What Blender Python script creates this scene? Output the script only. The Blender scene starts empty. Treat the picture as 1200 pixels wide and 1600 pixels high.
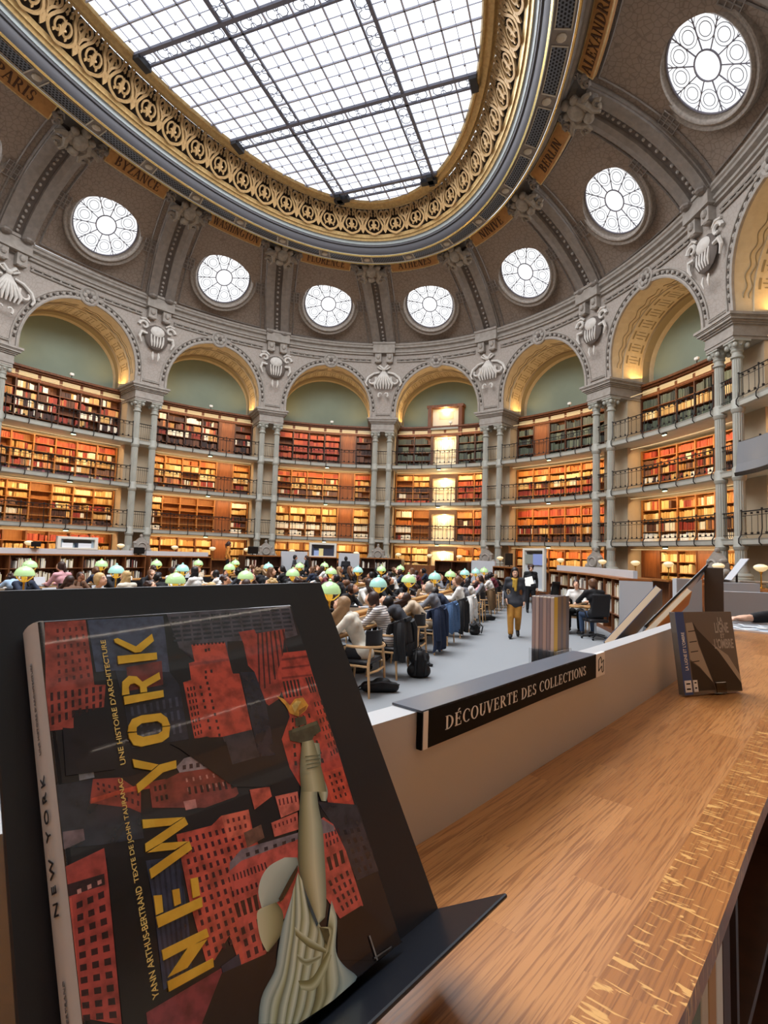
import bpy, math, random
import numpy as np
from mathutils import Vector, Matrix, Quaternion

random.seed(7)
SC = bpy.context.scene
COL = SC.collection
V = Vector

# ------------------------------------------------------------------ camera
CAM_POS = V((8.2653, -10.8622, 1.92))
YAW, PITCH, ROLL, FPX = 1.9182, 0.0774, 0.0332, 832.03
_f = V((math.cos(PITCH) * math.cos(YAW), math.cos(PITCH) * math.sin(YAW), math.sin(PITCH)))
_r = V((math.sin(YAW), -math.cos(YAW), 0))
_u = _r.cross(_f)
_r2 = _r * math.cos(ROLL) + _u * math.sin(ROLL)
_u2 = -_r * math.sin(ROLL) + _u * math.cos(ROLL)
cam_data = bpy.data.cameras.new('camera')
cam_data.sensor_fit = 'HORIZONTAL'
cam_data.sensor_width = 36.0
cam_data.lens = 36.0 * FPX / 1200.0
cam_data.clip_start = 0.02
cam_data.clip_end = 200
cam = bpy.data.objects.new('camera', cam_data)
COL.objects.link(cam)
m = Matrix((_r2, _u2, -_f)).transposed().to_4x4()
m.translation = CAM_POS
cam.matrix_world = m
SC.camera = cam

# ------------------------------------------------------------------ exposure and light levels
SC.view_settings.view_transform = 'Standard'
SC.view_settings.look = 'None'
SC.view_settings.gamma = 1.0
SC.view_settings.use_curve_mapping = False
SC.view_settings.exposure = 1.55
SKYLIGHT_E = .58       # daylight through the glass ceiling
OCULUS_E = .45         # daylight through the round windows
SHELF_W = 27.0         # warm strip lamps over the shelves
SKY_W = 2250.0         # daylight that falls through the glass ceiling
OCULUS_W = 30.0        # daylight that falls through each round window
COVE_W = 10.0          # warm lamps that wash the arch soffits
SC.cycles.max_bounces = 7
SC.cycles.diffuse_bounces = 4
SC.cycles.glossy_bounces = 3
SC.cycles.transmission_bounces = 4
SC.cycles.transparent_max_bounces = 6
SC.cycles.caustics_reflective = False
SC.cycles.caustics_refractive = False
SC.cycles.sample_clamp_indirect = 6.0

world = bpy.data.worlds.new('world')
SC.world = world
world.use_nodes = True
world.node_tree.nodes['Background'].inputs[0].default_value = (0.86, 0.93, 1.0, 1)
world.node_tree.nodes['Background'].inputs[1].default_value = 0.6

# ------------------------------------------------------------------ helpers
def lin(c):
    if isinstance(c, str):
        c = tuple(int(c[i:i + 2], 16) / 255 for i in (0, 2, 4))
    return tuple((x / 12.92 if x <= 0.04045 else ((x + 0.055) / 1.055) ** 2.4) for x in c[:3])

MATS = {}
def mat(name, col, rough=0.6, metal=0.0, var=0.0, scale=8.0, bump=0.0, col2=None, kind='noise', spec=0.4, emit=None, coat=0.0, stretch=(1, 1, 1), lo=0.35, hi=0.65):
    """procedural principled material; var blends towards col2 with a noise, scales or brick pattern in object space"""
    if name in MATS:
        return MATS[name]
    mt = bpy.data.materials.new(name)
    mt.use_nodes = True
    nt = mt.node_tree
    b = nt.nodes['Principled BSDF']
    c1 = lin(col)
    b.inputs['Base Color'].default_value = (*c1, 1)
    b.inputs['Roughness'].default_value = rough
    b.inputs['Metallic'].default_value = metal
    b.inputs['Specular IOR Level'].default_value = spec
    b.inputs['Coat Weight'].default_value = coat
    mt.diffuse_color = (*c1, 1)
    if emit:
        b.inputs['Emission Color'].default_value = (*lin(emit[0]), 1)
        b.inputs['Emission Strength'].default_value = emit[1]
    if var > 0 or bump > 0:
        tc = nt.nodes.new('ShaderNodeTexCoord')
        mp = nt.nodes.new('ShaderNodeMapping')
        mp.inputs['Scale'].default_value = stretch
        nt.links.new(tc.outputs['Object'], mp.inputs[0])
        if kind == 'voronoi':
            tx = nt.nodes.new('ShaderNodeTexVoronoi')
            tx.feature = 'DISTANCE_TO_EDGE'
            tx.inputs['Scale'].default_value = scale
            out = tx.outputs['Distance']
        elif kind == 'wave':
            tx = nt.nodes.new('ShaderNodeTexWave')
            tx.inputs['Scale'].default_value = scale
            tx.inputs['Distortion'].default_value = 4
            tx.inputs['Detail'].default_value = 3
            out = tx.outputs['Fac']
        else:
            tx = nt.nodes.new('ShaderNodeTexNoise')
            tx.inputs['Scale'].default_value = scale
            tx.inputs['Detail'].default_value = 6
            out = tx.outputs[0]
        nt.links.new(mp.outputs[0], tx.inputs['Vector'])
        if var > 0:
            rmp = nt.nodes.new('ShaderNodeMapRange')
            rmp.inputs[1].default_value = lo
            rmp.inputs[2].default_value = hi
            rmp.inputs[4].default_value = var
            nt.links.new(out, rmp.inputs[0])
            mx = nt.nodes.new('ShaderNodeMix')
            mx.data_type = 'RGBA'
            c2 = lin(col2) if col2 else tuple(x * 0.5 for x in c1)
            mx.inputs['A'].default_value = (*c1, 1)
            mx.inputs['B'].default_value = (*c2, 1)
            nt.links.new(rmp.outputs[0], mx.inputs['Factor'])
            nt.links.new(mx.outputs['Result'], b.inputs['Base Color'])
        if bump > 0:
            bp = nt.nodes.new('ShaderNodeBump')
            bp.inputs['Strength'].default_value = bump
            bp.inputs['Distance'].default_value = 0.02
            nt.links.new(out, bp.inputs['Height'])
            nt.links.new(bp.outputs[0], b.inputs['Normal'])
    MATS[name] = mt
    return mt

def emat(name, col, strength):
    if name in MATS:
        return MATS[name]
    mt = bpy.data.materials.new(name)
    mt.use_nodes = True
    nt = mt.node_tree
    nt.nodes.remove(nt.nodes['Principled BSDF'])
    e = nt.nodes.new('ShaderNodeEmission')
    e.inputs[0].default_value = (*lin(col), 1)
    e.inputs[1].default_value = strength
    nt.links.new(e.outputs[0], nt.nodes['Material Output'].inputs[0])
    MATS[name] = mt
    return mt

def tag(o, label=None, cat=None, group=None, kind=None):
    if label: o['label'] = label
    if cat: o['category'] = cat
    if group: o['group'] = group
    if kind: o['kind'] = kind
    return o

def empty(name, loc=(0, 0, 0), rz=0.0, mtx=None):
    o = bpy.data.objects.new(name, None)
    COL.objects.link(o)
    o.empty_display_size = 0.1
    if mtx is not None:
        o.matrix_world = mtx
    else:
        o.location = loc
        o.rotation_euler = (0, 0, rz)
    return o

class MB:
    """collects geometry and links it as ONE mesh object"""
    def __init__(self):
        self.v, self.f, self.mi, self.m = [], [], [], 0
        self.smooth = False
    def add(self, vs, fs, mi=None):
        n = len(self.v)
        self.v += [tuple(p) for p in vs]
        self.f += [tuple(i + n for i in f) for f in fs]
        self.mi += [self.m if mi is None else mi] * len(fs)
        return self
    def box(self, c, s, M=None, taper=1.0):
        x, y, z = s[0] / 2, s[1] / 2, s[2] / 2
        vs = [V((sx * x * (taper if sz > 0 else 1), sy * y * (taper if sz > 0 else 1), sz * z)) for sz in (-1, 1) for sx, sy in ((-1, -1), (1, -1), (1, 1), (-1, 1))]
        c = V(c)
        vs = [(M @ p if M is not None else p) + c for p in vs]
        return self.add(vs, [(3, 2, 1, 0), (4, 5, 6, 7), (0, 1, 5, 4), (1, 2, 6, 5), (2, 3, 7, 6), (3, 0, 4, 7)])
    def rbox(self, c, s, r=0.01, M=None):
        """box with chamfered edges"""
        hx, hy, hz = (d / 2 for d in s)
        r = min(r, hx * .9, hy * .9, hz * .9)
        c = V(c)
        idx, vs = {}, []
        for sx in (-1, 1):
            for sy in (-1, 1):
                for sz in (-1, 1):
                    for ax in range(3):
                        p = [sx * (hx - r), sy * (hy - r), sz * (hz - r)]
                        p[ax] = (sx * hx, sy * hy, sz * hz)[ax]
                        idx[(sx, sy, sz, ax)] = len(vs)
                        p = V(p)
                        vs.append((M @ p if M is not None else p) + c)
        fs = []
        S = (-1, 1)
        for s_ in S:
            fs.append([idx[(s_, a, b, 0)] for a, b in ((-1, -1), (1, -1), (1, 1), (-1, 1))][::s_])
            fs.append([idx[(a, s_, b, 1)] for a, b in ((-1, -1), (1, -1), (1, 1), (-1, 1))][::-s_])
            fs.append([idx[(a, b, s_, 2)] for a, b in ((-1, -1), (1, -1), (1, 1), (-1, 1))][::s_])
        for a in S:
            for b in S:
                fs.append([idx[(a, b, -1, 0)], idx[(a, b, 1, 0)], idx[(a, b, 1, 1)], idx[(a, b, -1, 1)]])
                fs.append([idx[(a, -1, b, 0)], idx[(a, 1, b, 0)], idx[(a, 1, b, 2)], idx[(a, -1, b, 2)]])
                fs.append([idx[(-1, a, b, 1)], idx[(1, a, b, 1)], idx[(1, a, b, 2)], idx[(-1, a, b, 2)]])
                for d in S:
                    fs.append([idx[(a, b, d, 0)], idx[(a, b, d, 1)], idx[(a, b, d, 2)]])
        return self.add(vs, fs)
    def tube(self, pts, r, n=6, cap=True, closed=False):
        pts = [V(p) for p in pts]
        k = len(pts)
        rs = r if isinstance(r, (list, tuple)) else [r] * k
        vs, up = [], None
        for i, p in enumerate(pts):
            if closed:
                t = pts[(i + 1) % k] - pts[i - 1]
            else:
                t = pts[min(i + 1, k - 1)] - pts[max(i - 1, 0)]
            if t.length < 1e-9: t = V((0, 0, 1))
            t.normalize()
            if up is None:
                up = V((0, 0, 1)) if abs(t.z) < .9 else V((1, 0, 0))
            a = t.cross(up)
            if a.length < 1e-6: a = t.orthogonal()
            a.normalize()
            b = a.cross(t).normalized()
            up = b
            vs += [p + (a * math.cos(2 * math.pi * j / n) + b * math.sin(2 * math.pi * j / n)) * rs[i] for j in range(n)]
        fs = []
        for i in range(k if closed else k - 1):
            i2 = (i + 1) % k
            fs += [(i * n + j, i * n + (j + 1) % n, i2 * n + (j + 1) % n, i2 * n + j) for j in range(n)]
        if cap and not closed:
            fs += [tuple(range(n))[::-1], tuple((k - 1) * n + j for j in range(n))]
        return self.add(vs, fs)
    def lathe(self, prof, n=16, c=(0, 0, 0), M=None, flute=0, fd=0.0):
        """prof = [(radius, z)...] around z; flute = number of grooves"""
        c = V(c)
        vs = []
        for r, z in prof:
            for j in range(n):
                a = 2 * math.pi * j / n
                rr = r
                if flute and j % 2: rr = r - fd
                p = V((rr * math.cos(a), rr * math.sin(a), z))
                vs.append((M @ p if M is not None else p) + c)
        k = len(prof)
        fs = [(i * n + j, i * n + (j + 1) % n, (i + 1) * n + (j + 1) % n, (i + 1) * n + j) for i in range(k - 1) for j in range(n)]
        if prof[0][0] > 1e-5: fs.append(tuple(range(n))[::-1])
        if prof[-1][0] > 1e-5: fs.append(tuple((k - 1) * n + j for j in range(n)))
        return self.add(vs, fs)
    def ball(self, c, r, n=10, m=7, M=None):
        rx, ry, rz = r if isinstance(r, (list, tuple)) else (r, r, r)
        c = V(c)
        vs = []
        for i in range(m + 1):
            th = math.pi * i / m
            for j in range(n):
                a = 2 * math.pi * j / n
                p = V((rx * math.sin(th) * math.cos(a), ry * math.sin(th) * math.sin(a), -rz * math.cos(th)))
                vs.append((M @ p if M is not None else p) + c)
        fs = [(i * n + j, i * n + (j + 1) % n, (i + 1) * n + (j + 1) % n, (i + 1) * n + j) for i in range(m) for j in range(n)]
        return self.add(vs, fs)
    def prism(self, poly, h0, h1, fn):
        """poly [(x,y)..] extruded from h0 to h1, fn(x,y,h)->3D point"""
        n = len(poly)
        vs = [fn(x, y, h0) for x, y in poly] + [fn(x, y, h1) for x, y in poly]
        fs = [tuple(range(n))[::-1], tuple(range(n, 2 * n))] + [(i, (i + 1) % n, n + (i + 1) % n, n + i) for i in range(n)]
        return self.add(vs, fs)
    def grid(self, rows, closed_u=False):
        n = len(rows[0])
        vs = [p for row in rows for p in row]
        fs = []
        for i in range(len(rows) - 1):
            for j in range(n if closed_u else n - 1):
                j2 = (j + 1) % n
                fs.append((i * n + j, i * n + j2, (i + 1) * n + j2, (i + 1) * n + j))
        return self.add(vs, fs)
    def mesh(self, name, mats):
        me = bpy.data.meshes.new(name)
        me.from_pydata(self.v, [], self.f)
        for mt in (mats if isinstance(mats, (list, tuple)) else [mats]):
            me.materials.append(mt)
        if any(self.mi):
            me.polygons.foreach_set('material_index', self.mi)
        if self.smooth:
            me.polygons.foreach_set('use_smooth', [True] * len(self.f))
            try:
                me.set_sharp_from_angle(angle=math.radians(40))
            except Exception:
                pass
        me.update()
        return me
    def build(self, name, mats, parent=None):
        o = bpy.data.objects.new(name, self.mesh(name, mats))
        COL.objects.link(o)
        if parent is not None:
            o.parent = parent
        return o

def kids(o):
    return [c for c in bpy.data.objects if c.parent == o] if False else list(o.children)

def copy_tree(o, parent=None):
    c = o.copy()
    COL.objects.link(c)
    c.parent = parent
    for ch in list(o.children):
        copy_tree(ch, c)
    return c

def area_light(name, loc, size, size_y, target, watts, col, parent=None, spread=math.pi):
    d = bpy.data.lights.new(name, 'AREA')
    d.shape = 'RECTANGLE'
    d.size, d.size_y = size, size_y
    d.energy = watts
    d.color = lin(col)
    d.spread = spread
    o = bpy.data.objects.new(name, d)
    COL.objects.link(o)
    z = (V(loc) - V(target)).normalized()
    return o, z

# ------------------------------------------------------------------ the oval
COL_A, COL_B, S0, HW = 14.9761, 19.8774, 0.4648, 0.4403
_lut = {}
def ell(a, b, s):
    """point and inward normal at fraction s of the perimeter"""
    key = (round(a, 3), round(b, 3))
    if key not in _lut:
        t = np.linspace(0, 2 * np.pi, 4001)
        L = np.r_[0, np.cumsum(np.hypot(np.diff(a * np.cos(t)), np.diff(b * np.sin(t))))]
        _lut[key] = (t, L / L[-1], L[-1])
    t, L, _ = _lut[key]
    tt = float(np.interp(s % 1.0, L, t))
    n = V((math.cos(tt) / a, math.sin(tt) / b)).normalized()
    return V((a * math.cos(tt), b * math.sin(tt))), -n
PER = 110.0374
def sk(k, u=0.0):
    return S0 - (k - .5) / 16 - u / PER
def W(k, u, off, z):
    """bay k, u metres to the right of its middle, off metres into the room from the column line"""
    p, n = ell(COL_A, COL_B, sk(k, u))
    return V((p.x + n.x * off, p.y + n.y * off, z))
def frame_at(k, u, off, z):
    """matrix at a wall point: x right along the wall, y out of the room, z up"""
    p, n = ell(COL_A, COL_B, sk(k, u))
    y = V((-n.x, -n.y, 0))
    x = y.cross(V((0, 0, 1)))
    M = Matrix((x, y, V((0, 0, 1)))).transposed().to_4x4()
    M.translation = V((p.x + n.x * off, p.y + n.y * off, z))
    return M
def R(a, b, s, z):
    p, n = ell(a, b, s)
    return V((p.x, p.y, z))
BAY = PER / 16
ZC, Z1, Z2, Z3 = 9.3302, 7.0187, 4.7695, 2.5029
VIS = list(range(0, 9))          # bays that the photograph sees something of

# ------------------------------------------------------------------ materials
STONE = mat('pale_stone', '9f978e', .75, var=.5, scale=5, col2='80776e', bump=.08)
STONE_D = mat('rib_stone', '867d75', .75, var=.5, scale=5, col2='6a615a', bump=.08)
COLGREY = mat('painted_iron', 'a3a196', .5, var=.35, scale=3, col2='89877d')
VAULT = mat('mosaic_vault', '87786b', .8, var=.55, scale=5.5, kind='voronoi', col2='5b4a3e', lo=.10, hi=.0, bump=.1)
SPAND = mat('spandrel_mosaic', 'a0968d', .8, var=.55, scale=6.5, kind='voronoi', col2='83786e', lo=.09, hi=.0, bump=.1)
GREEN = mat('green_wall_paint', '7d8a7c', .85, var=.35, scale=.8, col2='6c786b')
BEIGE = mat('beige_wall_paint', 'b7a78f', .8, var=.3, scale=2, col2='a08f76')
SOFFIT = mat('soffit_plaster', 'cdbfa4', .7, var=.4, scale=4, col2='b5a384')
SOFFIT_D = mat('soffit_relief', '8f8063', .7)
GOLD = mat('gilding', 'c9ac78', .35, metal=.5, var=.5, scale=9, col2='9f8050', bump=.05)
GOLD_D = mat('old_gilding', 'ab8c60', .5, metal=.2, var=.5, scale=14, col2='8f6f44')
GOLD_B = mat('bright_gilding', 'ecd28c', .25, metal=.9)
DRUM = mat('slate_moulding', '444347', .65)
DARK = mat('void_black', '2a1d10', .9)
GRILLE = mat('dark_grille', '6d6a66', .6, var=1, scale=1)
PLAQ = mat('plaque_gold', 'b3824a', .5, metal=.3, var=.5, scale=6, col2='94673a')
LETTER = mat('plaque_letter', '4a2a14', .6)
IRON = mat('black_iron', '2a2523', .5, metal=.3)
WOOD = mat('walnut_wood', '7d4a25', .5, var=.8, scale=3, col2='58301a', stretch=(6, 6, .6))
WOOD_D = mat('dark_walnut', '4a2b1a', .5, var=.7, scale=3, col2='331c11', stretch=(6, 6, .6))
WOOD_L = mat('shelf_oak', 'a9713a', .55, var=.6, scale=3, col2='8a5727', stretch=(6, 6, .6))
SLABM = mat('gallery_stone', 'b3b1a6', .6, var=.4, scale=3, col2='9c9c94')
GLASSBAR = mat('skylight_iron', 'b6b8c6', .5)
SKYGLASS = emat('skylight_glass', 'eef3fd', SKYLIGHT_E)
OCUGLASS = emat('window_glass', 'fbfdff', OCULUS_E)
# ------------------------------------------------------------------ the room: floor, walls, piers
def ring_surface(mb, prof, s0=0.0, s1=1.0, n=192, fn=None):
    """prof of (a,b,z) swept round the oval"""
    rows = []
    for a, b, z in prof:
        rows.append([R(a, b, s0 + (s1 - s0) * i / n, z) for i in range(n + 1)])
    return mb.grid(rows)

def sweep(mb, prof, s0=0.0, s1=1.0, n=192, closed=True):
    """prof of (off,z) swept along the column line"""
    pr = list(prof) + ([prof[0]] if closed else [])
    pts = []
    for i in range(n + 1):
        s = s0 + (s1 - s0) * i / n
        pts.append(ell(COL_A, COL_B, s))
    return mb.grid([[V((p.x + nn.x * o, p.y + nn.y * o, z)) for p, nn in pts] for o, z in pr])

mb = MB()
ring = [R(COL_A + 2.3, COL_B + 2.3, i / 128, 0) for i in range(128)]
mb.add(ring, [tuple(range(128))])
CARPET = mat('grey_carpet', '8d9093', .95, var=.5, scale=160, col2='797c80', bump=.15)
tag(mb.build('floor', CARPET), kind='structure')

mb = MB()
sweep(mb, [(-1.97, 0), (-1.97, 10.2)], closed=False)
tag(mb.build('wall_back', BEIGE), kind='structure')

# arches: one arcade wall, one soffit and one green wall per bay
AR, AZ, ZI = 2.62, 10.55, 10.12
def foff(z):
    t = max(0, min(1, (z - ZI) / 3.5))
    return .30 + .42 * t * t * (3 - 2 * t)
def arch_outline(r, n=28):
    pts = [(r, ZI), (r, (ZI + AZ) / 2)]
    pts += [(r * math.cos(math.pi * i / n), AZ + r * math.sin(math.pi * i / n)) for i in range(n + 1)]
    pts += [(-r, (ZI + AZ) / 2), (-r, ZI)]
    return pts
def rect_hit(x, z, hw, top):
    dx, dz = x, z - AZ
    if dz <= 0: return (math.copysign(hw, x), z)
    k = min(hw / abs(dx) if abs(dx) > 1e-6 else 1e9, (top - AZ) / dz)
    return (dx * k, AZ + dz * k)
ALLB = list(range(16))
for k in ALLB:
    out = arch_outline(AR)
    bd = [rect_hit(x, z, BAY / 2, 13.95) for x, z in out]
    # keep the two upper corners
    for sgn in (1, -1):
        j = min(range(len(bd)), key=lambda i: abs(bd[i][0] - sgn * BAY / 2) + abs(bd[i][1] - 13.95))
        bd[j] = (sgn * BAY / 2, 13.95)
    mb = MB()
    rows = []
    for t in (0, .25, .5, .75, 1):
        row = []
        for (x, z), (X, Z) in zip(out, bd):
            u, h = x + (X - x) * t, z + (Z - z) * t
            row.append(W(k, u, foff(h), h))
        rows.append(row)
    mb.grid(rows)
    tag(mb.build('wall_arcade', SPAND), kind='structure')
    mb = MB()
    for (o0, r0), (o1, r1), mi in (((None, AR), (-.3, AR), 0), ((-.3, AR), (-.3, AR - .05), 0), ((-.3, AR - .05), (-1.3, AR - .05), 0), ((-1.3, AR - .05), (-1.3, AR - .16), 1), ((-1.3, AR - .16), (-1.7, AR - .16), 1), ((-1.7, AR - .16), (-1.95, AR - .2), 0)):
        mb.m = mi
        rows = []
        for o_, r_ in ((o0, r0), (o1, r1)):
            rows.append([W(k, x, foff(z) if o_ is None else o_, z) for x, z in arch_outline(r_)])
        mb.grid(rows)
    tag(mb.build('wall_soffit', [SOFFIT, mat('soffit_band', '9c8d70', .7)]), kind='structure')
    mb = MB()
    nn = 24
    rows = []
    for j in range(7):
        row = []
        for i in range(nn + 1):
            u = (AR - .15) * math.cos(math.pi * i / nn)
            zt = AZ + math.sqrt(max(0, (AR - .15) ** 2 - u * u)) + .02
            row.append(W(k, u, -1.93, 9.8 + (zt - 9.8) * j / 6))
        rows.append(row)
    mb.grid(rows)
    tag(mb.build('wall_lunette', GREEN), kind='structure')

def arc_band(mb, k, r0, r1, proj, zlow=ZI, n=40, back=0.0):
    """projecting band that follows the arch"""
    rows = []
    for r, pj in ((r0, -.02), (r0, proj), ((r0 + r1) / 2, proj * 1.25), (r1, proj), (r1, -.02)):
        pts = [(r, zlow)] + [(r * math.cos(math.pi * i / n), AZ + r * math.sin(math.pi * i / n)) for i in range(n + 1)] + [(-r, zlow)]
        rows.append([W(k, x, foff(z) + pj + back, z) for x, z in pts])
    mb.grid(rows)

for k in VIS:
    mb = MB()
    arc_band(mb, k, AR - .01, AR + .11, .07)
    arc_band(mb, k, AR + .30, AR + .37, .05)
    # bead-and-hole chain between the two mouldings
    nb = 58
    for i in range(nb):
        a = math.pi * (i + .5) / nb
        r = AR + .205
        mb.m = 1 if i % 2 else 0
        c = W(k, r * math.cos(a), foff(AZ + r * math.sin(a)) + .02, AZ + r * math.sin(a))
        F = frame_at(k, r * math.cos(a), 0, 0).to_3x3()
        mb.ball(c, (.06, .03, .06) if i % 2 else (.085, .05, .085), 6, 4, F)
    mb.m = 0
    # frame under the cornice and foot of each half spandrel
    for zz, pj in ((13.52, .05), (13.66, .06)):
        mb.tube([W(k, -BAY / 2 + .85 + (BAY - 1.7) * i / 16, foff(zz) + pj, zz) for i in range(17)], .045, 5)
    for i in range(26):
        uu = -BAY / 2 + .85 + (BAY - 1.7) * (i + .5) / 26
        if abs(uu) < .5: continue
        mb.m = i % 2
        mb.ball(W(k, uu, foff(13.59) + .03, 13.59), .055, 5, 4)
    mb.m = 0
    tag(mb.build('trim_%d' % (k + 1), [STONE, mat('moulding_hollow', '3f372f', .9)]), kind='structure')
    # painted relief on the soffit
    mb = MB()
    for side in (1, -1):
        for j in range(7):
            a0 = math.radians(8 + j * 12.0)
            for (oa, ob, da) in ((-.5, -.42, 8), (-1.2, -1.12, 8)):
                rr = AR - .062
                pts = [(a0 + math.radians(da) * q / 3) for q in range(4)]
                rows = [[W(k, side * rr * math.cos(a), o_, AZ + rr * math.sin(a)) for a in pts] for o_ in (oa, ob)]
                mb.grid(rows)
            for da in (1, 4, 7):
                a1 = a0 + math.radians(da)
                rr = AR - .062
                mb.grid([[W(k, side * rr * math.cos(a1 + e), o_, AZ + rr * math.sin(a1 + e)) for e in (0, .012)] for o_ in ((-.55, -1.1) if da == 4 else (-.62, -1.0))])
        # chain on the outer band
        for o_ in (-.02, -.2):
            rr = AR - .012
            pts = [W(k, side * rr * math.cos(a), o_ + .05 * math.sin(a * 26), AZ + rr * math.sin(a)) for a in [math.radians(2 + q * 1.5) for q in range(58)]]
            mb.tube(pts, .018, 4)
    o = mb.build('soffit_ornament', SOFFIT_D)
    tag(o, kind='structure')

# piers with their stepped imposts
def pier_box(mb, k, u0, u1, o0, o1, z0, z1):
    """block on pier line between bay k and k+1"""
    n = 4
    c = []
    for z in (z0, z1):
        for o_ in (o0, o1):
            c.append([W(k, BAY / 2 + u0 + (u1 - u0) * i / n, o_, z) for i in range(n + 1)])
    a, b, d, e = c  # low-back, low-front, high-back, high-front
    mb.grid([a, b]); mb.grid([b, e]); mb.grid([e, d]); mb.grid([d, a])
    for i in (0, n):
        mb.add([a[i], b[i], e[i], d[i]], [(0, 1, 2, 3)])
for k in ALLB:
    mb = MB()
    pier_box(mb, k, -.66, .66, -1.97, -.75, 0, 9.4)
    tag(mb.build('wall_pier', BEIGE), kind='structure')
    mb = MB()
    for z0, z1, hw, fr in ((9.32, 9.42, .70, .30), (9.42, 9.53, .73, .33), (9.53, 9.80, .72, .31), (9.80, 9.86, .78, .37), (9.86, 9.92, .83, .43), (9.92, 10.0, .90, .50), (10.0, 10.04, .93, .53), (10.04, 10.13, .97, .57)):
        pier_box(mb, k, -hw, hw, -1.96, fr, z0, z1)
    tag(mb.build('wall_impost', STONE), kind='structure')
    if k in VIS:
        mb = MB()
        # small raised frame at the foot of the spandrel
        q = [W(k, BAY / 2 + u, foff(z) + .03, z) for u, z in ((-.52, 10.35), (.52, 10.35), (.6, 10.75), (.52, 10.42), (-.52, 10.42), (-.6, 10.75))]
        mb.tube(q[:2], .035, 5); mb.tube(q[3:5], .03, 5)
        for i in range(9):
            mb.ball(W(k, BAY / 2 - .45 + i * .1125, foff(10.38) + .03, 10.385), .03, 5, 4)
        tag(mb.build('wall_spandrel_foot', STONE), kind='structure')

# cornice
mb = MB()
sweep(mb, [(.6, 13.88), (.84, 13.93), (.84, 14.02), (.92, 14.05), (.92, 14.14), (.80, 14.17), (.84, 14.26), (.98, 14.32), (.98, 14.42), (1.04, 14.46), (1.04, 14.55), (.7, 14.62)], n=256)
tag(mb.build('trim_20', STONE), kind='structure')
for k in VIS:
    mb = MB()
    pier_box(mb, k, -.72, .72, .6, 1.10, 13.97, 14.62)
    pier_box(mb, k, -.76, .76, .6, 1.16, 14.5, 14.62)
    for sgn in (-1, 1):
        pier_box(mb, k, sgn * .38 - .21, sgn * .38 + .21, .5, 1.0, 13.45, 13.97)
        c = W(k, BAY / 2 + sgn * .38, 1.02, 13.75)
        F = frame_at(k, BAY / 2 + sgn * .38, 0, 0).to_3x3()
        mb.ball(c, (.13, .1, .16), 8, 5, F)
        mb.ball(W(k, BAY / 2 + sgn * .38, .92, 13.48), (.17, .12, .1), 8, 5, F)
    tag(mb.build('trim_21', STONE), kind='structure')

# ------------------------------------------------------------------ the vault
VPROF = [(0, 13.95, 19.25, 14.58), (.1, 13.72, 18.98, 14.86), (.2, 13.4, 18.62, 15.18), (.3, 12.9, 18.05, 15.58), (.4, 12.26, 17.33, 16.02), (.5, 11.7, 16.8, 16.35), (.62, 11.05, 16.22, 16.66), (.75, 10.45, 15.68, 16.9), (.88, 9.9, 15.18, 17.08), (1, 9.45, 14.8, 17.18)]
_pv = np.array(VPROF)
def dprof(v):
    return tuple(float(np.interp(v, _pv[:, 0], _pv[:, i])) for i in (1, 2, 3))
def DM(k, fr, v, lift=0.0):
    """vault point: fr in -.5...5 across bay k, v from cornice 0 to crown 1, lift into the room"""
    a, b, z = dprof(v)
    s = S0 - (k - .5) / 16 - fr / 16
    p, n = ell(a, b, s)
    if lift:
        a2, b2, z2 = dprof(min(1, v + .02)); a1, b1, z1 = dprof(max(0, v - .02))
        dr, dz = ((a1 - a2) + (b1 - b2)) / 2, z2 - z1
        L = math.hypot(dr, dz)
        p = p + n * (lift * dz / L)
        z = z - lift * dr / L
    return V((p.x, p.y, z))
def bay_len(v):
    a, b, z = dprof(v)
    ell(a, b, 0)
    return _lut[(round(a, 3), round(b, 3))][2] / 16
LV = (DM(3, 0, .45) - DM(3, 0, .35)).length / .1
LC = bay_len(.4)
for k in ALLB:
    mb = MB()
    rows = []
    nt = 64
    for t in [i / 8 for i in range(9)]:
        row = []
        for j in range(nt + 1):
            th = 2 * math.pi * j / nt
            cx, cv = 1.5 * math.cos(th) / LC, .4 + 1.5 * math.sin(th) / LV
            dx, dv = cx, cv - .4
            kk = min(.5 / abs(dx) if abs(dx) > 1e-6 else 1e9, (.6 / dv) if dv > 1e-6 else (.4 / -dv if dv < -1e-6 else 1e9))
            bx, bv = dx * kk, .4 + dv * kk
            row.append(DM(k, cx + (bx - cx) * t, cv + (bv - cv) * t))
        rows.append(row)
    mb.grid(rows)
    # the four corners of the panel
    for fx in (-.5, .5):
        for vv in (0, 1):
            th = math.atan2((vv - .4) * LV, fx * LC)
            pass
    mb.smooth = True
    tag(mb.build('ceiling_vault', VAULT), kind='structure')
    mb = MB()
    rows = [[DM(k, -.5 + i / 10, v, -.06) for i in range(11)] for v in (0, .05, .1, .15)]
    mb.grid(rows)
    rows = [[DM(k, -.5 + i / 10, v, -.06) for i in range(11)] for v in (.75, .85, .95, 1)]
    mb.grid(rows)
    for f0, f1 in ((-.5, -.3), (.3, .5)):
        mb.grid([[DM(k, f0 + (f1 - f0) * i / 4, v / 10, -.06) for i in range(5)] for v in range(11)])
    tag(mb.build('ceiling_haunch', VAULT), kind='structure')

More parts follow.
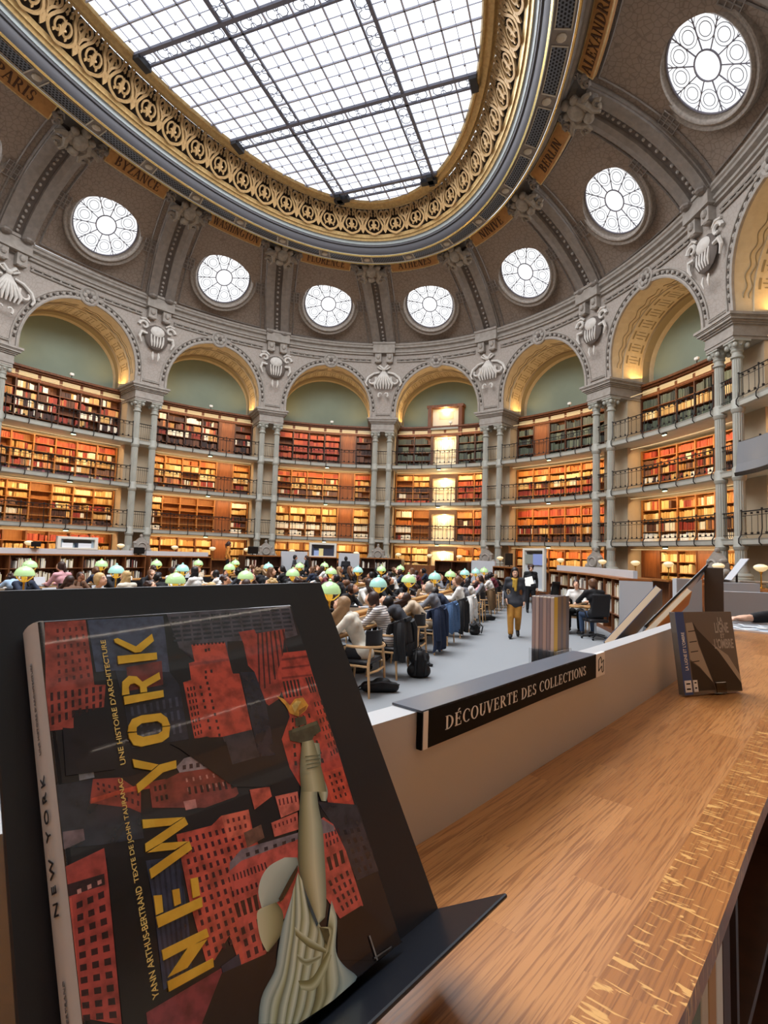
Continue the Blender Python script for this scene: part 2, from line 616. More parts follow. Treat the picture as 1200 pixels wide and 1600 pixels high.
# paired ribs over each pier
def rib_strip(mb, k, u0, u1, lift0, lift1, v0=0.0, v1=1.0, n=22):
    rows = []
    for i in range(n + 1):
        v = v0 + (v1 - v0) * i / n
        L = bay_len(v)
        rows.append([DM(k, .5 + u / L, v, l) for u, l in ((u0, lift0), (u0, lift1), ((u0 + u1) / 2, lift1 * 1.15), (u1, lift1), (u1, lift0))])
    mb.grid(rows)
for k in VIS:
    mb = MB()
    rib_strip(mb, k, -.66, -.20, -.05, .22)
    rib_strip(mb, k, .20, .66, -.05, .22)
    rib_strip(mb, k, -.72, -.64, -.05, .12)
    rib_strip(mb, k, .64, .72, -.05, .12)
    mb.m = 1
    rib_strip(mb, k, -.2, .2, -.05, .07)
    mb.m = 2
    for i in range(19):
        v = .07 + .82 * i / 18
        F = frame_at(k, BAY / 2, 0, 0).to_3x3()
        mb.ball(DM(k, .5, v, .10), .07, 6, 5)
    mb.m = 0
    for sgn in (-1, 1):
        mb.ball(DM(k, .5 + sgn * .43 / bay_len(.02), .02, .22), (.24, .24, .12), 8, 5)
        mb.ball(DM(k, .5 + sgn * .43 / bay_len(.9), .93, .24), (.22, .22, .14), 8, 5)
    # frame mouldings of the neighbouring panels
    for sgn in (-1, 1):
        pts = [DM(k, .5 + sgn * .95 / bay_len(v), v, .03) for v in [.04 + .9 * i / 14 for i in range(15)]]
        mb.tube(pts, .035, 4)
        # little strap with bars between rib and round window
        for du in (0, .14, .28, .42):
            pass
        mb.m = 1
        rows = [[DM(k, .5 + sgn * (.72 + .5 * i / 3) / bay_len(.42), v, .035) for i in range(4)] for v in (.38, .46)]
        mb.grid(rows)
        mb.m = 0
        for v in (.375, .405, .435, .465):
            mb.tube([DM(k, .5 + sgn * (.72 + .52 * i / 3) / bay_len(.42), v, .05) for i in range(4)], .02, 4)
        for i in range(4):
            mb.tube([DM(k, .5 + sgn * (.74 + .48 * i / 3) / bay_len(.42), v, .05) for v in (.375, .42, .465)], .02, 4)
    for kk, sg in ((k, -1), (k + 1, 1)):
        pass
    tag(mb.build('trim_22', [STONE_D, mat('rib_channel', '675c54', .8), mat('rib_bead', '9b9289', .7)]), kind='structure')
    mb = MB()
    for v in (.04, .94):
        L = bay_len(v)
        mb.tube([DM(k, -.5 + .95 / L + (1 - 1.9 / L) * i / 16, v, .03) for i in range(17)], .035, 4)
    tag(mb.build('trim_23', STONE_D), kind='structure')

# round windows
def oculus_frame(k):
    c = DM(k, 0, .4)
    s = S0 - (k - .5) / 16
    a, b, z = dprof(.4)
    p, n = ell(a, b, s)
    n3 = V((n.x, n.y, 0))
    ph = math.radians(46)
    nin = n3 * math.cos(ph) - V((0, 0, 1)) * math.sin(ph)
    up = V((0, 0, 1)) * math.cos(ph) + n3 * math.sin(ph)
    rt = up.cross(nin)
    M = Matrix((rt, up, nin)).transposed()
    return c, M
VAULTRING = mat('oculus_moulding', '8f8479', .75, var=.6, scale=12, col2='665b51')
for k in ALLB:
    c, M = oculus_frame(k)
    d_ = bpy.data.lights.new('window_daylight', 'AREA'); d_.shape = 'DISK'; d_.size = 2.6; d_.energy = OCULUS_W * (1.6 if k > 8 else 1); d_.color = lin('eaf3ff')
    lo_ = bpy.data.objects.new('window_daylight', d_); COL.objects.link(lo_)
    lo_.matrix_world = Matrix.Translation(c + M @ V((0, 0, .02))) @ (M @ Matrix(((1, 0, 0), (0, -1, 0), (0, 0, -1)))).to_4x4()
    root = empty('window_%d' % (k + 1), mtx=Matrix.Translation(c) @ M.to_4x4())
    tag(root, kind='structure')
    mb = MB()
    n = 64
    if True:
        rows = []
        for r, h in ((1.36, -.2), (1.40, .02), (1.44, .10), (1.50, .13), (1.56, .10), (1.58, .06), (1.66, .08), (1.70, .11), (1.74, .08), (1.76, -.15)):
            rows.append([V((r * math.cos(2 * math.pi * j / n), r * math.sin(2 * math.pi * j / n), h)) for j in range(n)])
        mb.grid(rows, closed_u=True)
        mb.smooth = True
        mb.build('window_surround', VAULTRING, root)
    mb = MB()
    mb.add([V((1.37 * math.cos(2 * math.pi * j / n), 1.37 * math.sin(2 * math.pi * j / n), -.16)) for j in range(n)], [tuple(range(n))])
    mb.build('window_glass', OCUGLASS, root)
    if k in VIS:
        mb = MB()
        circ = lambda cx, cy, r, q=24: [V((cx + r * math.cos(2 * math.pi * j / q), cy + r * math.sin(2 * math.pi * j / q), -.13)) for j in range(q)]
        mb.tube(circ(0, 0, .42, 32), .028, 5, closed=True)
        mb.tube(circ(0, 0, 1.34, 48), .03, 5, closed=True)
        for j in range(10):
            a = math.radians(90 + 36 * j)
            ca, sa = math.cos(a), math.sin(a)
            mb.tube([V((.42 * ca, .42 * sa, -.13)), V((1.36 * ca, 1.36 * sa, -.13))], .02, 5)
            for d in (-.16, .16):
                mb.tube([V((1.12 * ca, 1.12 * sa, -.13)), V((1.36 * math.cos(a + d * .7), 1.36 * math.sin(a + d * .7), -.13))], .011, 4)
        mb.build('window_mullion', mat('window_lead', '85838f', .6), root)
        mb = MB()
        for j in range(10):
            a = math.radians(108 + 36 * j)
            mb.tube(circ(.93 * math.cos(a), .93 * math.sin(a), .19, 16), .013, 4, closed=True)
            mb.tube(circ(.93 * math.cos(a), .93 * math.sin(a), .29, 18), .012, 4, closed=True)
        mb.build('window_tracery', mat('window_tracery', '8d8f99', .6), root)

# ------------------------------------------------------------------ rings round the glass ceiling
mb = MB(); ring_surface(mb, [(9.45, 14.8, 17.18), (9.42, 14.78, 17.12), (9.25, 14.62, 17.30), (9.2, 14.58, 17.34)]); tag(mb.build('trim_24', STONE_D), kind='structure')
mb = MB(); ring_surface(mb, [(9.2, 14.58, 17.34), (9.0, 14.4, 17.34), (8.9, 14.3, 17.2), (8.85, 14.26, 17.12), (8.75, 14.18, 17.1), (8.66, 14.1, 16.95), (8.58, 14.03, 16.86)]); mb.smooth = True; tag(mb.build('trim_25', STONE_D), kind='structure')
mb = MB(); ring_surface(mb, [(8.6, 14.05, 16.87), (8.56, 14.02, 16.80), (8.50, 13.96, 16.83)]); tag(mb.build('trim_26', GOLD_B), kind='structure')
mb = MB(); ring_surface(mb, [(8.50, 13.96, 16.86), (7.84, 13.29, 16.86)]); tag(mb.build('trim_27', STONE_D), kind='structure')
mb = MB(); ring_surface(mb, [(7.84, 13.30, 16.87), (7.81, 13.26, 16.78), (7.76, 13.21, 16.84)]); tag(mb.build('trim_28', GOLD_B), kind='structure')
mb = MB(); ring_surface(mb, [(7.77, 13.22, 16.85), (7.70, 13.14, 16.90), (7.62, 13.06, 17.02), (7.60, 13.03, 17.12), (7.53, 12.95, 17.13), (7.50, 12.92, 17.2)]); mb.smooth = True; tag(mb.build('trim_29', DRUM), kind='structure')
mb = MB(); ring_surface(mb, [(7.50, 12.92, 17.2), (7.47, 12.89, 17.2), (7.40, 12.80, 17.30), (7.35, 12.76, 17.31)]); tag(mb.build('trim_30', mat('pale_moulding', '9aa2a3', .5)), kind='structure')
mb = MB(); ring_surface(mb, [(7.36, 12.77, 17.31), (7.33, 12.73, 17.29), (7.28, 12.68, 17.36), (7.24, 12.64, 17.40), (7.20, 12.60, 17.38), (7.15, 12.55, 17.46), (7.10, 12.52, 17.5)]); mb.smooth = True; tag(mb.build('trim_31', GOLD), kind='structure')
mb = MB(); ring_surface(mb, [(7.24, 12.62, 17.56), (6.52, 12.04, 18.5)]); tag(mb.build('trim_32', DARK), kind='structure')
mb = MB(); ring_surface(mb, [(6.45, 12.0, 18.5), (6.40, 11.96, 18.40), (6.33, 11.90, 18.46), (6.25, 11.80, 18.36), (6.15, 11.68, 18.36), (6.05, 11.55, 18.42), (5.98, 11.46, 18.34), (5.92, 11.38, 18.34), (5.87, 11.32, 18.44)]); mb.smooth = True; tag(mb.build('trim_33', GOLD), kind='structure')

# open scroll frieze
NF = 56
def FR(i, x, y, h=0.05):
    """frieze unit i, x across -.5...5, y up the slope 0..1, h in front"""
    a, b, z = 7.10 + (6.42 - 7.10) * y, 12.50 + (11.98 - 12.50) * y, 17.52 + (18.44 - 17.52) * y
    p, n = ell(a, b, (i + x) / NF)
    return V((p.x + n.x * h * .8, p.y + n.y * h * .8, z - h * .6))
def bez(pts, n=10):
    """smooth path through points"""
    P = [V((*p, 0)) for p in pts]
    out = []
    for i in range(len(P) - 1):
        p0, p1, p2, p3 = P[max(i - 1, 0)], P[i], P[i + 1], P[min(i + 2, len(P) - 1)]
        for j in range(n):
            t = j / n
            q = .5 * ((2 * p1) + (p2 - p0) * t + (2 * p0 - 5 * p1 + 4 * p2 - p3) * t * t + (3 * p1 - p0 - 3 * p2 + p3) * t ** 3)
            out.append((q.x, q.y))
    out.append(pts[-1])
    return out
mb = MB()
lyre = bez([(-.06, .97), (-.17, .86), (-.2, .7), (-.33, .5), (-.4, .3), (-.3, .12), (-.1, .02), (0, 0), (.1, .02), (.3, .12), (.4, .3), (.33, .5), (.2, .7), (.17, .86), (.06, .97)], 4)
curl = bez([(.0, .52), (.1, .58), (.22, .48), (.22, .32), (.12, .24), (.05, .32), (.11, .38)], 4)
arc = bez([(.5, .36), (.44, .55), (.33, .66), (.27, .8), (.36, .92), (.46, .86), (.42, .76)], 4)
leaf = [(0, .14), (.07, .3), (.05, .5), (0, .62), (-.05, .5), (-.07, .3)]
leaf2 = [(.5, .02), (.56, .12), (.53, .22), (.57, .32), (.5, .5), (.43, .32), (.47, .22), (.44, .12)]
for i in range(NF):
    mb.tube([FR(i, x, y) for x, y in lyre], .062, 4)
    for sg in (1, -1):
        mb.tube([FR(i, sg * x, y) for x, y in curl], .046, 4)
        mb.tube([FR(i, sg * x, y) for x, y in arc], .052, 4)
        mb.tube([FR(i, sg * x, y) for x, y in ((.1, .72), (.05, .84), (.14, .96))], .042, 4)
    for lx, ly, lr in ((.3, .62, .07), (-.3, .62, .07), (.18, .2, .05), (-.18, .2, .05), (.44, .2, .06), (-.44, .2, .06), (.2, .93, .05), (-.2, .93, .05), (.06, .74, .045), (-.06, .74, .045), (.38, .72, .05), (-.38, .72, .05)):
        mb.prism([(lx, ly - lr * 1.2), (lx + lr * .7, ly - lr * .2), (lx + lr * .3, ly + lr * 1.2), (lx - lr * .3, ly + lr * .9), (lx - lr * .7, ly)], .02, .075, lambda x, y, h: FR(i, x, y, h))
    mb.prism(leaf, .02, .08, lambda x, y, h: FR(i, x, y, h))
    mb.prism(leaf2, .02, .08, lambda x, y, h: FR(i, x, y, h))
    mb.prism([(.44, .62), (.5, .55), (.56, .62), (.54, .78), (.5, .98), (.46, .78)], .02, .07, lambda x, y, h: FR(i, x, y, h))
tag(mb.build('trim_34', GOLD_D), kind='structure')

# perforated panels in the flat ring, four to a bay
mb = MB(); mb2 = MB(); mb3 = MB()
for k in VIS:
    for j in range(2):
        f0 = -.5 + j / 2 + .07
        f1 = f0 + .36
        def G(f, t, z=16.84):
            a, b = 8.42 - .5 * t, 13.88 - .5 * t
            p, n = ell(a, b, S0 - (k - .5) / 16 - f / 16)
            return V((p.x, p.y, z))
        mb.grid([[G(f0 + (f1 - f0) * i / 8, t) for i in range(9)] for t in (0, 1)])
        for r_ in range(5):
            for c_ in range(13):
                ff = f0 + (f1 - f0) * (c_ + .5 + (.25 if r_ % 2 else -.25)) / 13
                tt = (r_ + .5) / 5
                df, dt = (f1 - f0) * .024, .072
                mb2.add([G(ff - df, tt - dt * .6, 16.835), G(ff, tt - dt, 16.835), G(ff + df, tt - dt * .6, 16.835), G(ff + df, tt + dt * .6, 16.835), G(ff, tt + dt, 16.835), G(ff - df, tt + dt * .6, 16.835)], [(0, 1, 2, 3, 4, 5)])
        # scroll block between the panels
        mb3.ball(G(f1 + .07, .5, 16.84), (.16, .16, .06), 8, 5)
        for t in (0.02, .98):
            mb3.tube([G(f0 + (f1 - f0) * i / 8, t, 16.83) for i in range(9)], .02, 4)
        for f in (f0 - .01, f1 + .01):
            mb3.tube([G(f, t, 16.83) for t in (0, .5, 1)], .025, 4)
tag(mb.build('trim_35', mat('grille_plate', '5d616a', .6)), kind='structure')
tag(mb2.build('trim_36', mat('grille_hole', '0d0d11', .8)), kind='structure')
tag(mb3.build('trim_37', mat('ring_stone', 'a99c89', .7)), kind='structure')

# ------------------------------------------------------------------ the glass ceiling
GA, GB, GZ = 5.90, 11.36, 18.44
mb = MB()
mb.add([V((GA * math.cos(2 * math.pi * i / 96), GB * math.sin(2 * math.pi * i / 96), GZ)) for i in range(96)], [tuple(range(96))[::-1]])
sky = empty('ceiling_skylight', (0, 0, 0)); tag(sky, kind='structure')
mb.build('skylight_pane', SKYGLASS, sky)
main, thin, orn = MB(), MB(), MB()
def chord(axis, c):
    A, B = (GA, GB) if axis == 'x' else (GB, GA)
    return B * math.sqrt(max(0, 1 - (c / A) ** 2))
def bar(mbx, axis, c, w, h, z):
    L = chord(axis, c)
    if L < .2: return
    if axis == 'x': mbx.box((c, 0, z - h / 2), (w, 2 * L, h))
    else: mbx.box((0, c, z - h / 2), (2 * L, w, h))
SX = [-2.1, 2.1]
SY = [-10.5, -6.3, -2.1, 2.1, 6.3, 10.5]
for c in SX:
    for d in (-.24, .24): bar(main, 'x', c + d, .06 if d * c < 0 else .12, .08, GZ)
for c in SY:
    bar(main, 'y', c - .24, .14, .10, GZ); bar(main, 'y', c + .24, .07, .08, GZ)
def cells(lines, lim):
    out = []
    ed = [-lim - 4] + lines + [lim + 4]
    res = []
    base = lines[0]
    for c in lines:
        for q in range(1, 4):
            res.append(c + .24 + (4.2 - .48) * q / 4)
    for q in range(1, 4):
        res.append(lines[0] - .24 - (4.2 - .48) * (4 - q) / 4)
    return res
mx, my = cells(SX, GA), cells(SY, GB)
for c in mx: bar(thin, 'x', c, .05, .06, GZ)
for c in my: bar(thin, 'y', c, .05, .06, GZ)
def mids(lines, majors):
    al = sorted(lines + [l + d for l in majors for d in (-.24, .24)])
    return [(a + b) / 2 for a, b in zip(al, al[1:]) if b - a > .7]
hx, hy = mids(mx, SX), mids(my, SY)
hx += [hx[0] - .93, hx[-1] + .93]
for c in hx: bar(thin, 'x', c, .016, .03, GZ)
for c in hy: bar(thin, 'y', c, .016, .03, GZ)
for x in hx:
    for y in hy:
        if (x / GA) ** 2 + (y / GB) ** 2 < .97:
            thin.box((x, y, GZ - .05), (.07, .07, .05))
def loop(mbx, cx, cy, along):
    L, w, q = .34, .17, .09
    pts = [(-L, -w + q), (-L + q, -w), (-q, -w), (-q * .6, -w * .35), (q * .6, -w * .35), (q, -w), (L - q, -w), (L, -w + q), (L, w - q), (L - q, w), (q, w), (q * .6, w * .35), (-q * .6, w * .35), (-q, w), (-L + q, w), (-L, w - q)]
    P = [V((cx + a, cy + b, GZ - .04)) if along == 'x' else V((cx + b, cy + a, GZ - .04)) for a, b in pts]
    mbx.tube(P, .016, 4, closed=True)
for c in SX:
    for y in [v for l in [-14.7] + SY for v in [l + .24 + 3.72 * (q + .5) / 4 for q in range(4)]]:
        if (c / GA) ** 2 + (y / GB) ** 2 < .95: loop(orn, c, y, 'y')
for c in SY:
    for x in [v for l in (-6.3, -2.1, 2.1) for v in [l + .24 + 3.72 * (q + .5) / 4 for q in range(4)]]:
        if (x / GA) ** 2 + (c / GB) ** 2 < .95: loop(orn, x, c, 'x')
    for x in SX:
        if (x / GA) ** 2 + (c / GB) ** 2 < .97:
            orn.tube([V((x + .15 * math.cos(j * math.pi / 8), c + .15 * math.sin(j * math.pi / 8), GZ - .04)) for j in range(16)], .014, 4, closed=True)
main.build('skylight_beam', mat('beam_iron', '70717f', .5), sky)
thin.build('skylight_bar', GLASSBAR, sky)
orn.build('skylight_tracery', mat('tracery_iron', '6f7180', .5), sky)
# dark anchor brackets where the double beams meet the rim
mb = MB()
for c in SX:
    for sg in (1, -1):
        mb.box((c, sg * (chord('x', c) - .05), GZ - .12), (.7, .25, .22))
for c in SY:
    for sg in (1, -1):
        mb.box((sg * (chord('y', c) - .06), c, GZ - .12), (.25, .6, .22))
mb.build('skylight_bracket', mat('bracket_iron', '2c2c30', .6), sky)

d_ = bpy.data.lights.new('ceiling_daylight', 'AREA'); d_.shape = 'ELLIPSE'; d_.size = 2 * GA - .1; d_.size_y = 2 * GB - .1; d_.energy = SKY_W; d_.color = lin('f6f9fd')
lo_ = bpy.data.objects.new('ceiling_daylight', d_); COL.objects.link(lo_); lo_.location = (0, 0, GZ - .3)
# ------------------------------------------------------------------ serif capitals (drawn here, no font file)
def _q(cx, cy, rx, ry, a0, a1, n=14):
    return [(cx + rx * math.cos(math.radians(a0 + (a1 - a0) * i / n)), cy + ry * math.sin(math.radians(a0 + (a1 - a0) * i / n))) for i in range(n + 1)]
def _bow(cx, cy, rx, ry, ix, iy, a0, a1):
    return _q(cx, cy, rx, ry, a0, a1) + _q(cx, cy, ix, iy, a1, a0)
TK, TN, SF = .16, .055, .045
def _stem(x, serif=True, w=TK, y0=0.0, y1=1.0):
    p = [[(x, y0), (x + w, y0), (x + w, y1), (x, y1)]]
    if serif:
        for y, s in ((y0, 1), (y1, -1)):
            p.append([(x - .07, y), (x + w + .07, y), (x + w + .07, y + s * SF), (x - .07, y + s * SF)])
    return p
def _bar(x0, x1, y, t=TN):
    return [[(x0, y - t / 2), (x1, y - t / 2), (x1, y + t / 2), (x0, y + t / 2)]]
def _diag(x0, y0, x1, y1, w):
    return [[(x0 - w / 2, y0), (x0 + w / 2, y0), (x1 + w / 2, y1), (x1 - w / 2, y1)]]
def _ser(x, y, w=.15):
    s = SF if y < .5 else -SF
    return [[(x - w, y), (x + w, y), (x + w, y + s), (x - w, y + s)]]
def _tick(x, y, dy):
    return [[(x, y), (x + .04, y), (x + .04, y + dy), (x, y + dy * .8)]]
def glyph(c):
    if c == 'I': return _stem(.1), .36
    if c in 'EF':
        p = _stem(.1) + _bar(.2, .6, .97) + _bar(.2, .5, .52) + _tick(.57, .97, -.22) + _tick(.47, .38, .28)
        if c == 'E': p += _bar(.2, .64, .03) + _tick(.61, .03, .24)
        return p, .72 if c == 'E' else .66
    if c == 'L': return _stem(.1) + _bar(.2, .62, .03) + _tick(.59, .03, .25), .68
    if c == 'T': return _stem(.3) + _bar(.04, .72, .97) + _tick(.04, .97, -.24) + _tick(.68, .97, -.24), .76
    if c == 'H': return _stem(.1) + _stem(.58) + _bar(.2, .6, .52), .86
    if c == 'N': return _stem(.1, w=.06) + _stem(.64, w=.06) + _diag(.17, 1, .62, 0, .17) + _ser(.13, 1, .14), .84
    if c == 'A': return _diag(.08, 0, .38, 1, .06) + _diag(.66, 0, .38, 1, .17) + _bar(.18, .56, .33) + _ser(.08, 0, .12) + _ser(.66, 0, .15), .78
    if c == 'V': return _diag(.36, 0, .1, 1, .17) + _diag(.38, 0, .66, 1, .06) + _ser(.1, 1, .15) + _ser(.66, 1, .12), .78
    if c == 'W': return _diag(.3, 0, .1, 1, .16) + _diag(.31, 0, .52, 1, .06) + _diag(.72, 0, .52, 1, .16) + _diag(.73, 0, .95, 1, .06) + _ser(.1, 1, .14) + _ser(.52, 1, .12) + _ser(.95, 1, .12), 1.05
    if c == 'X': return _diag(.64, 0, .1, 1, .17) + _diag(.08, 0, .64, 1, .06) + _ser(.1, 1, .14) + _ser(.64, 1, .12) + _ser(.64, 0, .14) + _ser(.08, 0, .12), .78
    if c == 'Y': return _stem(.29, False, y1=.5) + _ser(.37, 0, .15) + _diag(.37, .45, .1, 1, .16) + _diag(.37, .45, .66, 1, .06) + _ser(.1, 1, .14) + _ser(.66, 1, .12), .76
    if c == 'Z': return _bar(.06, .62, .97) + _bar(.04, .64, .03) + _diag(.12, .03, .55, .97, .17) + _tick(.06, .97, -.2) + _tick(.6, .03, .22), .7
    if c in 'PR':
        p = _stem(.1) + [_bow(.3, .73, .34, .27, .17, .215, -90, 90)] + _bar(.2, .32, .973) + _bar(.2, .32, .487)
        if c == 'R': p += _diag(.72, 0, .36, .5, .16) + _ser(.74, 0, .1)
        return p, .66 if c == 'P' else .8
    if c == 'B': return _stem(.1) + [_bow(.3, .755, .3, .245, .14, .19, -90, 90), _bow(.32, .27, .35, .27, .18, .215, -90, 90)] + _bar(.2, .34, .973) + _bar(.2, .34, .52) + _bar(.2, .34, .027), .74
    if c == 'D': return _stem(.1) + [_bow(.28, .5, .5, .5, .33, .45, -90, 90)] + _bar(.2, .3, .975) + _bar(.2, .3, .025), .84
    if c == 'O': return [_bow(.44, .5, .4, .51, .24, .46, -90, 90), _bow(.44, .5, .4, .51, .24, .46, 90, 270)], .88
    if c in 'CG':
        p = [_bow(.46, .5, .42, .51, .26, .46, 48, 312)] + _tick(.7, .9, -.2)
        if c == 'G': p += _stem(.6, False, y0=.05, y1=.42) + _ser(.68, .42, .13)
        return p, .78 if c == 'C' else .84
    if c == 'U': return _stem(.1, False, y0=.3) + _ser(.18, 1, .15) + _stem(.62, False, .06, .3) + _ser(.65, 1, .12) + [_bow(.39, .32, .29, .33, .13, .27, 180, 360)], .8
    if c == 'S': return [_bow(.3, .74, .23, .27, .10, .22, 40, 270), _bow(.28, .26, .26, .27, .12, .215, -150, 90)] + _bar(.28, .32, .5, .06) + _tick(.46, .93, -.2) + _tick(.05, .07, .2), .58
    if c == 'É':
        p, w = glyph('E')
        return p + [[(.3, 1.07), (.36, 1.06), (.56, 1.24), (.42, 1.26)]], w
    if c == "'": return [[(.06, 1), (.16, 1), (.12, .72), (.09, .72)]], .22
    return [], .35
def serif_text(txt, width, height, fn, h0, h1, gap=.06):
    """solid letters fitted into width x height, fn(x,y,h) -> 3D, origin at the middle left of the base line"""
    mb = MB()
    adv = [glyph(c) for c in txt]
    tot = sum(a + gap for _, a in adv) - gap
    sx, x = width / tot, 0
    for polys, a in adv:
        for p in polys:
            ar = sum(p[i - 1][0] * p[i][1] - p[i][0] * p[i - 1][1] for i in range(len(p)))
            if ar < 0: p = p[::-1]
            mb.prism([((x + px) * sx, py * height) for px, py in p], h0, h1, fn)
        x += a + gap
    return mb

CITY = ['PARIS', 'BYZANCE', 'WASHINGTON', 'FLORENCE', 'ATHENES', 'NINIVE', 'BERLIN', 'ALEXANDRIE']
LETL = {'PARIS': 1.3, 'BYZANCE': 1.9, 'WASHINGTON': 2.3, 'FLORENCE': 2.0, 'ATHENES': 1.8, 'NINIVE': 1.5, 'BERLIN': 1.5, 'ALEXANDRIE': 2.5}
def bayname(k): return CITY[k] if 0 <= k < len(CITY) else 'last right-hand'
def piername(k):
    """pier between bay k and k+1"""
    return '%s and %s' % (bayname(k), bayname(k + 1)) if k < 7 else 'ALEXANDRIE and next'

# city plaques under the ring
for k, nm in enumerate(CITY):
    s = S0 - (k - .5) / 16
    p, n = ell(9.22, 14.60, s)
    n3 = V((n.x, n.y, 0))
    rt = (-n3).cross(V((0, 0, 1)))
    up = (n3 * .75 + V((0, 0, 1)) * .66).normalized()
    nm_ = rt.cross(up)
    c0 = V((p.x, p.y, 17.05))
    half = 1.3
    def PF(x, y, h, c0=c0, k=k, up=up, nm_=nm_):
        q, qn = ell(9.22, 14.60, S0 - (k - .5) / 16 - x / (16 * 4.72))
        return V((q.x, q.y, 17.05)) + up * y + nm_ * h
    root = empty('city_plaque', c0)
    tag(root, 'gilded name plaque reading %s under the ceiling ring' % nm, 'plaque', 'city plaques under the ring')
    def bent(h0, h1, x0, x1, y0, y1, mb):
        n_ = 12
        a = [PF(x0 + (x1 - x0) * i / n_, y0, h1) - c0 for i in range(n_ + 1)]
        b = [PF(x0 + (x1 - x0) * i / n_, y1, h1) - c0 for i in range(n_ + 1)]
        a0 = [PF(x0 + (x1 - x0) * i / n_, y0, h0) - c0 for i in range(n_ + 1)]
        b0 = [PF(x0 + (x1 - x0) * i / n_, y1, h0) - c0 for i in range(n_ + 1)]
        mb.grid([a0, a, b, b0])
        for i in (0, n_): mb.add([a0[i], a[i], b[i], b0[i]], [(0, 1, 2, 3)])
    mb = MB(); bent(-.12, .05, -half, half, -.3, .3, mb); mb.build('panel', PLAQ, root)
    mb = MB()
    for y in (-.3, .3): mb.tube([PF(-half + 2 * half * i / 10, y, .05) - c0 for i in range(11)], .025, 4)
    for x in (-half, half): mb.tube([PF(x, y, .05) - c0 for y in (-.3, 0, .3)], .025, 4)
    mb.build('border', GOLD, root)
    L = LETL[nm]
    mb = serif_text(nm, L, .36, lambda x, y, h: PF(x - L / 2, y - .18, h) - c0, .05, .07)
    mb.build('lettering', LETTER, root)
    for sg in (-1, 1):
        mb = MB()
        for y, r in ((-.2, .14), (.05, .17), (.26, .13)):
            mb.tube([PF(sg * (half + .2) + r * (1 - t / 9) * math.cos(t * 1.1) * sg, y + r * (1 - t / 9) * math.sin(t * 1.1), .06) - c0 for t in range(8)], .05, 5)
        mb.ball(PF(sg * (half + .08), .0, .06) - c0, .12, 7, 5)
        mb.build('scroll', STONE_D, root)

# carved groups where the ribs reach the ring
for k in range(0, 8):
    c = DM(k, .5, .98, .3)
    s = S0 - (k - .5) / 16 - .5 / 16
    p, n = ell(9.6, 14.9, s)
    n3 = V((n.x, n.y, 0)); rt = (-n3).cross(V((0, 0, 1))); up = (n3 * .85 + V((0, 0, 1)) * .52).normalized(); fr = rt.cross(up)
    Mx = Matrix((rt, up, fr)).transposed().to_4x4(); Mx.translation = c
    mb = MB()
    mb.smooth = True
    for sg in (-1, 1):
        mb.tube([(sg * (.15 + .1 * t), -.15 + .09 * t - .012 * t * t, .1 + .02 * t) for t in range(8)], [.14, .16, .15, .14, .12, .1, .08, .05], 6)
        mb.tube([(sg * (.5 + .22 * math.cos(t * .9) * (1 - t / 9)), -.45 + .22 * math.sin(t * .9) * (1 - t / 9), .1) for t in range(8)], .07, 5)
        mb.tube([(sg * (.85 + .18 * math.cos(t * .9) * (1 - t / 9)), .2 + .18 * math.sin(t * .9) * (1 - t / 9), .05) for t in range(8)], .06, 5)
        mb.ball((sg * .32, .32, .2), (.17, .15, .14), 8, 6)
        mb.tube([(sg * .3, .2, .15), (sg * .42, -.1, .2), (sg * .3, -.4, .15), (sg * .38, -.62, .12)], [.12, .14, .1, .06], 6)
    mb.ball((0, .1, .22), (.28, .34, .2), 10, 7)
    mb.ball((0, .5, .2), (.17, .19, .17), 9, 6)
    mb.ball((0, -.35, .16), (.22, .2, .14), 9, 6)
    o = mb.build('carved_cherub', mat('weathered_stone', '8f8272', .75, var=.6, scale=7, col2='6a5e50'))
    o.matrix_world = Mx
    tag(o, 'carved stone group at the rib tops between %s plaques' % piername(k), 'carving', 'carvings at the rib tops')

